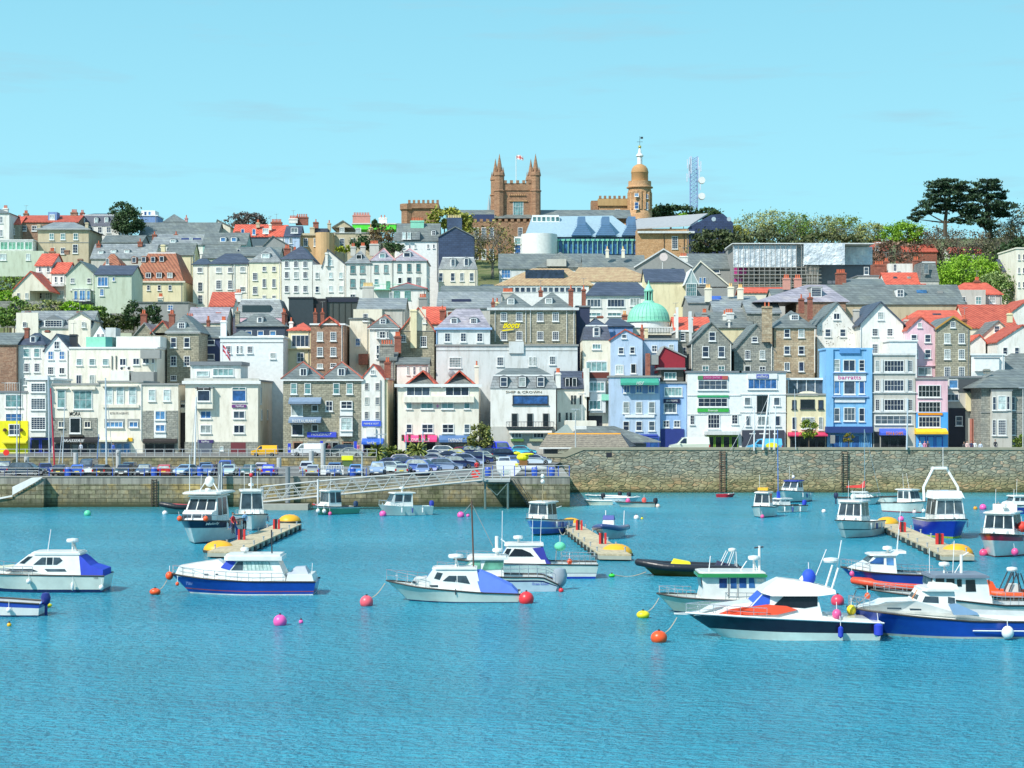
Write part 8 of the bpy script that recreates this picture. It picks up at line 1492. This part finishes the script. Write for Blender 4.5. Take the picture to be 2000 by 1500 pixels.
s=small('fishing_trawler','white trawler with open green-tinted wheelhouse behind the motor yacht',9.5,3.3,490,1032,100,bands((.9,HWT),(1.3,hp((.3,.4,.45)))),(1.7,1.2),(2.5,3.0,2.3,.2),rad=True,wn=2,ant=2);s.rod((4,3.9),(4,6.4),.07,'wt','mast').ball(4,5.4,.2,plain((.6,.03,.05)),y=0)
s=rib('black and red inflatable moored behind the motor yacht',None,None,1003,[(0,1.15),(.3,.85),(1,.7)],plain((.02,.02,.025),.4),hp((.3,.45,.42)),2.3,.3,20,5.5,362);s.ss([(1,.95),(1.4,1.15),(4.6,.9),(4.6,.7)],.75,.6,plain((.7,.04,.04),.6),'red_cover')
s=small('fishing_boat','small boat with green hull and boxy white wheelhouse',5.8,2.6,652,1004,40,bands((.2,HWT),(.95,(.12,.38,.24)),(1.3,BOOT)),(1.05,.8),(1.6,1.7,1.7,.08),ob=plain((.02,.05,.12)),rails=False);s.ball(.2,.5,.24,HWT,y=-.8).ball(.9,.45,.24,HWT,y=-1.0).ball(1.5,.15,.22,PINKB,y=-1.3)
s=small('fishing_boat','pale turquoise-white cabin boat with rounded roof beneath the gangway',6.2,2.5,790,1006,22,bands((.97,(.45,.62,.60)),(1.3,BOOT)),(1.25,1.0),(1.2,2.6,1.35,.5),rad=True,ob=plain((.03,.05,.4)),rail=None)
s=small('fishing_boat','blue and white fishing boat moored at the head of the middle pontoon',7.5,2.9,1066,1043,65,bands((.12,HWT),(.5,(.10,.22,.60)),(.58,HWT),(.9,(.08,.16,.5)),(1.3,hp((.02,.10,.08)))),(1.7,1.2),(1.9,2.2,1.55,.15),rad=False,wn=2,ant=0);s.rod((3,2.9),(3,5.9),.05,plain((.3,.25,.15)),'mast').ball(3,5.1,.2,HWT,y=0).ball(3,5.6,.2,HWT,y=0).rod((4.5,2.2),(7.5,2.5),.04,'wt','boom')
s=rib('navy-tubed white inflatable beside the middle pontoon, bow-on',None,None,1050,[(0,1.3),(.3,1.0),(1,.85)],hp((.05,.08,.22)),hp((.60,.68,.68)),2.5,.25,75,6.5,1190);s.ss([(2.6,.8),(2.8,1.7),(3.3,1.7),(3.5,.8)],.6,.5,HWT,'console').ss([(2.75,1.7),(2.95,2.1),(3.2,2.1),(3.3,1.7)],.55,.5,plain((.03,.06,.3)),'console_cover').rod((5.6,1.0),(5.9,2.4),.04,'wt','arch',.9).rod((5.6,1.0),(5.9,2.4),.04,'wt','arch',-.9)
s=small('fishing_boat','small white cabin boat with an orange box on its roof near the rubble wall',5.4,2.5,1492,1009,72,bands((.92,GW),(1.3,BOOT)),(1.3,1.0),(1.3,2.0,1.5,.35),wn=2,ant=1,rails=False);s.ss([(1.9,2.95),(1.9,3.25),(2.8,3.25),(2.8,2.95)],.55,.55,plain((.85,.45,.03)),'roof_box').ball(.1,.15,.22,PINKB,y=-.3)
s=small('cabin_cruiser','white cruiser with navy canopy close to the rubble wall',7.0,3.0,1550,980,60,bands((.9,GW),(1.3,BOOT)),(1.6,1.1),(2.0,2.2,1.2,.7),roofm=plain((.03,.05,.35)),wn=2);s.ball(3.4,3.2,.2,HWT,y=0)
s=small('sailing_yacht','small white yacht with a tall blue mast by the rubble wall',5.6,2.0,1531,1000,28,bands((.95,GW),(1.3,BOOT)),(.95,.75),(1.6,1.6,.65,.3),wn=2,ant=0,ob=plain((.02,.05,.5)));s.rod((2.0,.9),(1.9,9.6),.055,plain((.10,.22,.55)),'mast').ss([(1.85,1.2),(1.85,2.4),(2.15,2.4),(2.3,1.2)],.12,.1,plain((.03,.08,.6)),'furled_sail')
s=small('sailing_yacht','white sailing yacht with red sail cover on its boom',5.4,2.1,1678,985,172,bands((.12,HWT),(.2,(.25,.28,.3)),(.95,HWT),(1.3,BOOT)),(1.0,.85),(1.4,2.0,.6,.5),wn=2,ant=0,ob=plain((.02,.03,.08)));s.rod((2.0,1.2),(2.05,9.4),.05,CHR,'mast').rod((.1,1.0),(2.05,9.3),.022,CHR,'stay').ss([(2.0,2.2),(2.0,3.0),(2.5,2.45),(4.2,2.3),(4.3,2.1),(2.2,2.05)],.12,.12,plain((.75,.06,.05),.7),'sail_cover')
s=small('fishing_boat','white fishing boat berthed at the head of the right pontoon',9.0,3.3,1673,1047,62,bands((.06,HWT),(.48,GW),(.54,(.05,.08,.1)),(.97,GW),(1.3,BOOT)),(1.75,1.3),(2.2,2.6,1.75,.45),wn=3,ant=2,rad=False);s.ball(5,3.7,.25,HWT,y=.5).ball(7,1.6,.28,YLB,y=1.8)
s=small('fishing_boat','small white cabin boat with clinker hull and two dark front windows',5.8,2.5,1770,1000,128,bands((.9,GW),(1.3,hp((.25,.03,.05)))),(1.35,1.0),(1.5,2.0,1.35,.3),wn=2,ant=2,rails=False);s.ball(.1,.25,.24,HWT,y=.3)
s=small('open_boat','open grey-white workboat moored against the rubble wall',4.8,2.0,1738,984,160,bands((.95,GW),(1.3,BOOT)),(1.1,.8),None,rails=False)
s=small('harbour_launch','blue and yellow launch with white wheelhouse and tall white arch',9.5,3.9,1842,1047,92,bands((.1,HWT),(.9,(.012,.04,.45)),(1.3,hp((.45,.6,.02)))),(1.9,1.5),(2.4,3.4,1.95,.12),wn=3,ant=0)
for sg in (-1,1):
    s.rod((5.2,3.3),(5.6,4.6),.13,HWT,'arch',sg*1.7,sg*1.65).rod((5.6,4.6),(5.9,6.3),.13,HWT,'arch',sg*1.65,sg*.7)
s.rod((5.9,6.3),(5.9,6.3+.001),.1).roof(5.6,6.3,6.55,6.3,.8).rod((5.9,6.5),(5.9,8.4),.03,y=-.3).ss([(2.6,3.65),(3.2,4.35),(5.6,4.35),(5.8,3.65)],1.5,1.3,HWT,'upper_cabin').ss([(.75,1.35),(.95,1.65),(1.9,1.65),(1.9,1.35)],1.34,1.36,plain((.70,.62,.02)),'yellow_name_board')
s=small('fishing_boat','red-sheered white clinker fishing boat moored at the right edge',9.0,3.6,1962,1083,62,bands((.10,(.25,.02,.03)),(.28,(.55,.02,.05)),(.34,HWT),(.94,HWT),(1.3,(.25,.02,.02))),(2.0,1.4),(2.4,2.8,1.7,.25),wn=3,ant=2,rad=True);s.ss([(4.6,3.5),(4.6,4.2),(4.7,4.2),(4.7,3.5)],1.0,1.0,HWT,'name_board').ball(3.8,2.4,.45,plain((.75,.05,.03)),y=-1.62,name='life_ring',sz=1).ball(1.2,.5,.3,PINKB,y=-1.6)
s=small('motor_boat','small blue boat with white top partly cut by the right edge',6,2.4,1990,1003,10,bands((.25,HWT),(1.0,(.02,.05,.3)),(1.3,BOOT)),(1.2,1.0),(1.8,1.6,.9,.3),wn=2,rails=False)
small('rowing_dinghy','little red dinghy close under the rubble wall',2.6,1.2,1417,971,175,bands((1.0,(.45,.02,.04)),(1.3,(.3,.02,.03))),(.5,.4),None,rails=False,rail=None)
for i,(px,py,L_,rz,c,lb,ob) in enumerate([(1176,976,4.4,5,GW,'grey inflatable tender, rearmost of the cluster by the quay corner',1),(1215,980,4.6,170,(.55,.66,.70),'pale blue dinghy in the cluster of small boats',1),(1168,986,3.6,4,(.68,.72,.60),'cream rowing dinghy, nearest the quay corner',0),(1196,977,4.0,-8,(.5,.55,.58),'white dinghy in the middle of the cluster',1),(1240,990,4.8,6,(.50,.58,.52),'open green-white boat with a tilted black outboard',1)]):
    s=small('rowing_dinghy',lb,L_,1.6,px,py,rz,bands((1.0,c),(1.3,c)),(.65,.5),None,rails=False,ob=plain((.02,.02,.03)) if ob else None,rail=HWT if i < 4 else DKR,grp='dinghies clustered by the quay corner')
    if i == 4: s.ball(1.5,.75,.3,PINKB,y=-.3).ball(3.6,.8,.3,plain((.7,.1,.08)),y=.3)
s=small('rowing_dinghy','pale inflatable tender tied to the float under the gangway',3.6,1.4,545,992,0,bands((1.3,(.6,.63,.6))),(.5,.45),None,rails=False,rail=HWT);s=small('rowing_dinghy','red inflatable tender left of the green-hulled boat',2.4,1.2,630,996,10,bands((1.3,(.65,.03,.04))),(.7,.6),None,rails=False,rail=plain((.7,.04,.05)))
D=229.5;b=MB();b.ball((X(1040,D),D,QZ+.9),.35,plain((.5,.52,.5)),8,6,1,1);b.ball((X(1040,D),D+1.3,QZ+.8),.3,plain((.45,.47,.46)),8,6,1,1);b.box(X(1025,D),X(1054,D),D,D+1.3,QZ+.45,QZ+.7,'gr');tag(b.build('upturned_dinghy'),'grey inflatable dinghy stored on a rack on the quay end','dinghy')
D=227.2;b=MB();b.box(X(157,D),X(189,D),D,D+.9,QZ+.55,QZ+.95,'wt');b.box(X(160,D),X(186,D),D+.2,D+.7,QZ+.1,QZ+.55,'dk');tag(b.build('boat_trailer'),'low white trailer between the metallic blue and black hatchbacks','trailer')
D=227;b=MB();b.box(X(626,D),X(671,D),D,D+.12,QZ+.25,QZ+.85,'wt');[b.box(X(628+3.2*i,D),X(629+3.2*i,D),D,D+.06,QZ+.85,QZ+1.3,'wt') for i in range(14)];b.box(X(626,D),X(671,D),D,D+.08,QZ+1.3,QZ+1.38,'wt');tag(b.build('white_barrier'),'white slatted barrier on the quay in front of the blue estate','barrier')
D=252;b=MB();b.box(X(667,D),X(689,D),D,D+1.2,Z(899,D),Z(899,D)+.6,plain((.78,.80,.02)));b.box(X(669,D),X(687,D),D+.1,D+1,QZ+.3,Z(899,D),(.08,.15,.05));tag(b.build('yellow_skip'),'yellow-topped container between parked cars near the palms','container')
# --- pontoons with end floats
def pontoon(label,nl,nr,fl,fr,grp='mooring pontoons'):
    P=[(X(px,Dw(py,.55)),Dw(py,.55)) for px,py in (nl,nr,fr,fl)];o=empty('pontoon',(P[0][0],P[0][1],0),label,'pontoon',grp);b=MB();b.prism([(x,y,.42) for x,y in P],(0,0,.13),masonry((.48,.40,.26),(.54,.46,.31),(.42,.35,.22),3,3,.01,.3,'pontoon_boards'));b.build('deck',o)
    b=MB();b.prism([(x,y,.12) for x,y in P],(0,0,.297),plain((.36,.38,.32),.8));b.build('frame',o);b=MB();n=12
    for i in range(n):
        t=(i+.5)/n
        for a,c in ((0,3),(1,2)):
            x=P[a][0]+(P[c][0]-P[a][0])*t;y=P[a][1]+(P[c][1]-P[a][1])*t;b.box(x-.14,x+.14,y-.5,y+.5,-.3,.46,plain((.03,.04,.04)))
    b.build('float_block',o);me=MB().lathe((0,0,0),[(.06,0),(.06,.3),(.1,.32),(.1,.38)],STEEL,8).mesh('cleat')
    for i in range(7):
        for a,c in ((0,3),(1,2)): t=(i+.5)/7;inst('cleat',me,o,(P[a][0]+(P[c][0]-P[a][0])*t+(.12 if a == 0 else -.12),P[a][1]+(P[c][1]-P[a][1])*t,.55))
    return P
def bigbuoy(label,px,py,r=1.35):
    D=Dw(py);b=MB();b.ball((X(px,D),D,.15),r,plain((.85,.42,.015),.45),20,1,1,.62);b.lathe((X(px,D),D,0),[(r*1.0,-.2),(r*1.03,.16),(r*.99,.22)],plain((.05,.045,.03)),20)
    o=tag(b.build('float_buoy',smooth=True),label,'buoy','large orange end floats on the pontoons')
def locker(label,px,py,z=.55):
    D=Dw(py,z);o=empty('safety_post',(X(px,D),D,z),label,'safety post','red safety posts on the pontoons');MB().box(X(px,D)-.22,X(px,D)+.06,D-.15,D+.15,z,z+.95,plain((.03,.02,.03))).build('cabinet',o);b=MB()
    for dx in (-.26,.2): b.box(X(px,D)+dx-.05,X(px,D)+dx+.12,D-.2,D+.2,z,z+.92,plain((.62,.03,.03)))
    b.build('side_panel',o)
pontoon('left wooden mooring pontoon beside the motor yacht',(405,1077),(468,1078),(545,1021),(589,1023));pontoon('middle mooring pontoon with pale deck',(1170,1082),(1233,1083),(1093,1023),(1128,1021));pontoon('right mooring pontoon leading to the blue launch',(1840,1084),(1903,1084),(1716,1024),(1756,1023))
for a in (('orange float at the near end of the left pontoon',428,1078),('orange float at the near end of the middle pontoon',1204,1085),('orange float at the near end of the right pontoon',1869,1085)): bigbuoy(*a)
for a in (('orange float at the far end of the left pontoon',566,1021),('orange float at the far end of the middle pontoon',1115,1028),('orange float at the far end of the right pontoon',1733,1026)): bigbuoy(*a,r=1.2)
for a in (('red post near the motor yacht on the left pontoon',472,1054),('red post at the far part of the left pontoon',540,1033),('red post at the far part of the middle pontoon',1131,1035),('red post halfway down the middle pontoon',1177,1062),('red post at the far part of the right pontoon',1762,1039),('red post near the end of the right pontoon',1835,1063)): locker(*a)
person('man in a red jacket on the side deck of the motor yacht',455,Dw(1046,1.3),1.45,(.50,.02,.03),(.03,.03,.06),rot=60,pose='reach',grp='people by the left pontoon');person('man in a blue shirt and dark trousers standing on the left pontoon',478,Dw(1036,.55),.55,(.18,.38,.60),(.02,.02,.04),hair=(.5,.45,.4),rot=30,grp='people by the left pontoon');person('person in dark blue bending over beside the red post',463,Dw(1052,.55),.55,(.02,.06,.22),(.02,.05,.22),rot=-60,pose='bend',grp='people by the left pontoon')
# --- mooring buoys
def buoy(label,px,py,r,c,rope=None,squash=1.0,tilt=0,name='mooring_buoy'):
    D=Dw(py);x=X(px,D);o=empty(name,(x,D,0),label,'buoy','mooring buoys');MB().ball((x,D,r*.55),r,plain(c,.35),16,1/squash ** .5 if squash < 1 else 1,1,squash).lathe((x,D,r*.55+r*squash),[(.05,-.04),(.07,.04),(.03,.08)],'dk',8).build('float',o,smooth=True)
    if rope:
        (a,c_),sag=rope,.25;d2=D+1;p,q=Vector((x,D,r)),Vector((X(a,d2),d2,Z(c_,d2)));P=[tuple(p.lerp(q,i/8)-Vector((0,0,sag*math.sin(math.pi*i/8)))) for i in range(9)];MB().path(P,.03,plain((.45,.42,.32)),4).build('rope',o)
PK,RD,YL,OR_,WH=(.85,.12,.42),(.80,.04,.05),(.85,.72,.02),(.85,.10,.02),(.82,.78,.76)
for a in [('orange-red flattened buoy ahead of the royal blue cruiser',303,1161,.32,OR_,(326,1133),.75),('large coral buoy ahead of the white cruiser with sky blue canopy',716,1183,.42,(.85,.12,.16),(752,1139)),('big pink buoy alone in the open water',547,1221,.39,PK),('small pink buoy right of the big lone pink one',588,1217,.13,PK),('tiny orange buoy near the left edge',18,1223,.13,(.85,.45,.02)),('flat yellow buoy behind the open blue boat',90,1187,.28,(.80,.65,.02),None,.55),('green buoy before the left quay wall',171,1007,.40,(.12,.62,.36)),('white buoy left of the black and red inflatable',322,1005,.30,WH),('pink buoy with yellow top beside the turquoise-white cabin boat',748,1008,.40,PK),('pink buoy in the middle of the harbour below the gangway top',900,1010,.40,PK),('small pink buoy right of the middle pink one',914,1009,.20,PK),('large red buoy against the stern of the canopy cruiser',1028,1178,.48,RD),('small red buoy behind the grey outboard',1096,1156,.17,RD),('bright green buoy ahead of the black inflatable',1195,1127,.20,(.05,.65,.06),(1262,1117),.7),('cream buoy right of the middle pontoon',1243,1014,.30,WH),('tiny yellow buoy next to the cream one',1254,1014,.14,YL),('peach and white buoys behind the cluster of dinghies',1285,991,.28,(.8,.6,.5)),('yellow buoy ahead of the green-banded fishing boat',1256,1207,.34,YL,(1287,1168),.75),('orange drum buoy ahead of the power cruiser',1287,1254,.42,OR_,(1322,1206),.9),('large coral buoy behind the power cruiser',1636,1181,.42,(.80,.06,.12)),('white buoy in front of the rubble wall',1609,1001,.26,WH),('pink buoy at the head of the right pontoon',1760,1017,.32,PK),('small dark red buoy beside the far float of the right pontoon',1733,1016,.16,(.35,.02,.06)),('large pink buoy right of the blue launch',1920,995,.42,PK),('orange buoy left of the large pink one',1905,995,.24,(.80,.35,.02)),('pink buoy under the bow of the red-sheered boat',1921,1085,.36,(.80,.08,.22)),('pink buoy by the small clinker cabin boat',1786,1002,.24,(.85,.6,.6))]:
    buoy(*a)
for p0,p1,lb in (((1092,1033),(1104,1040),'slack rope from the blue fishing boat to the middle pontoon'),((1858,1075),(1925,1062),'mooring ropes from the right pontoon to the red-sheered boat'),((1118,965),(1162,984),'long line from the quay corner to the dinghies')):
    D0=Dw(1048 if p0[1] > 1000 else 985);P=[(X(p0[0]+(p1[0]-p0[0])*i/10,D0),D0,Z(p0[1]+(p1[1]-p0[1])*i/10,D0)-.4*math.sin(math.pi*i/10)) for i in range(11)];tag(MB().path(P,.035,plain((.5,.47,.38)),4).build('mooring_rope'),lb,'rope')
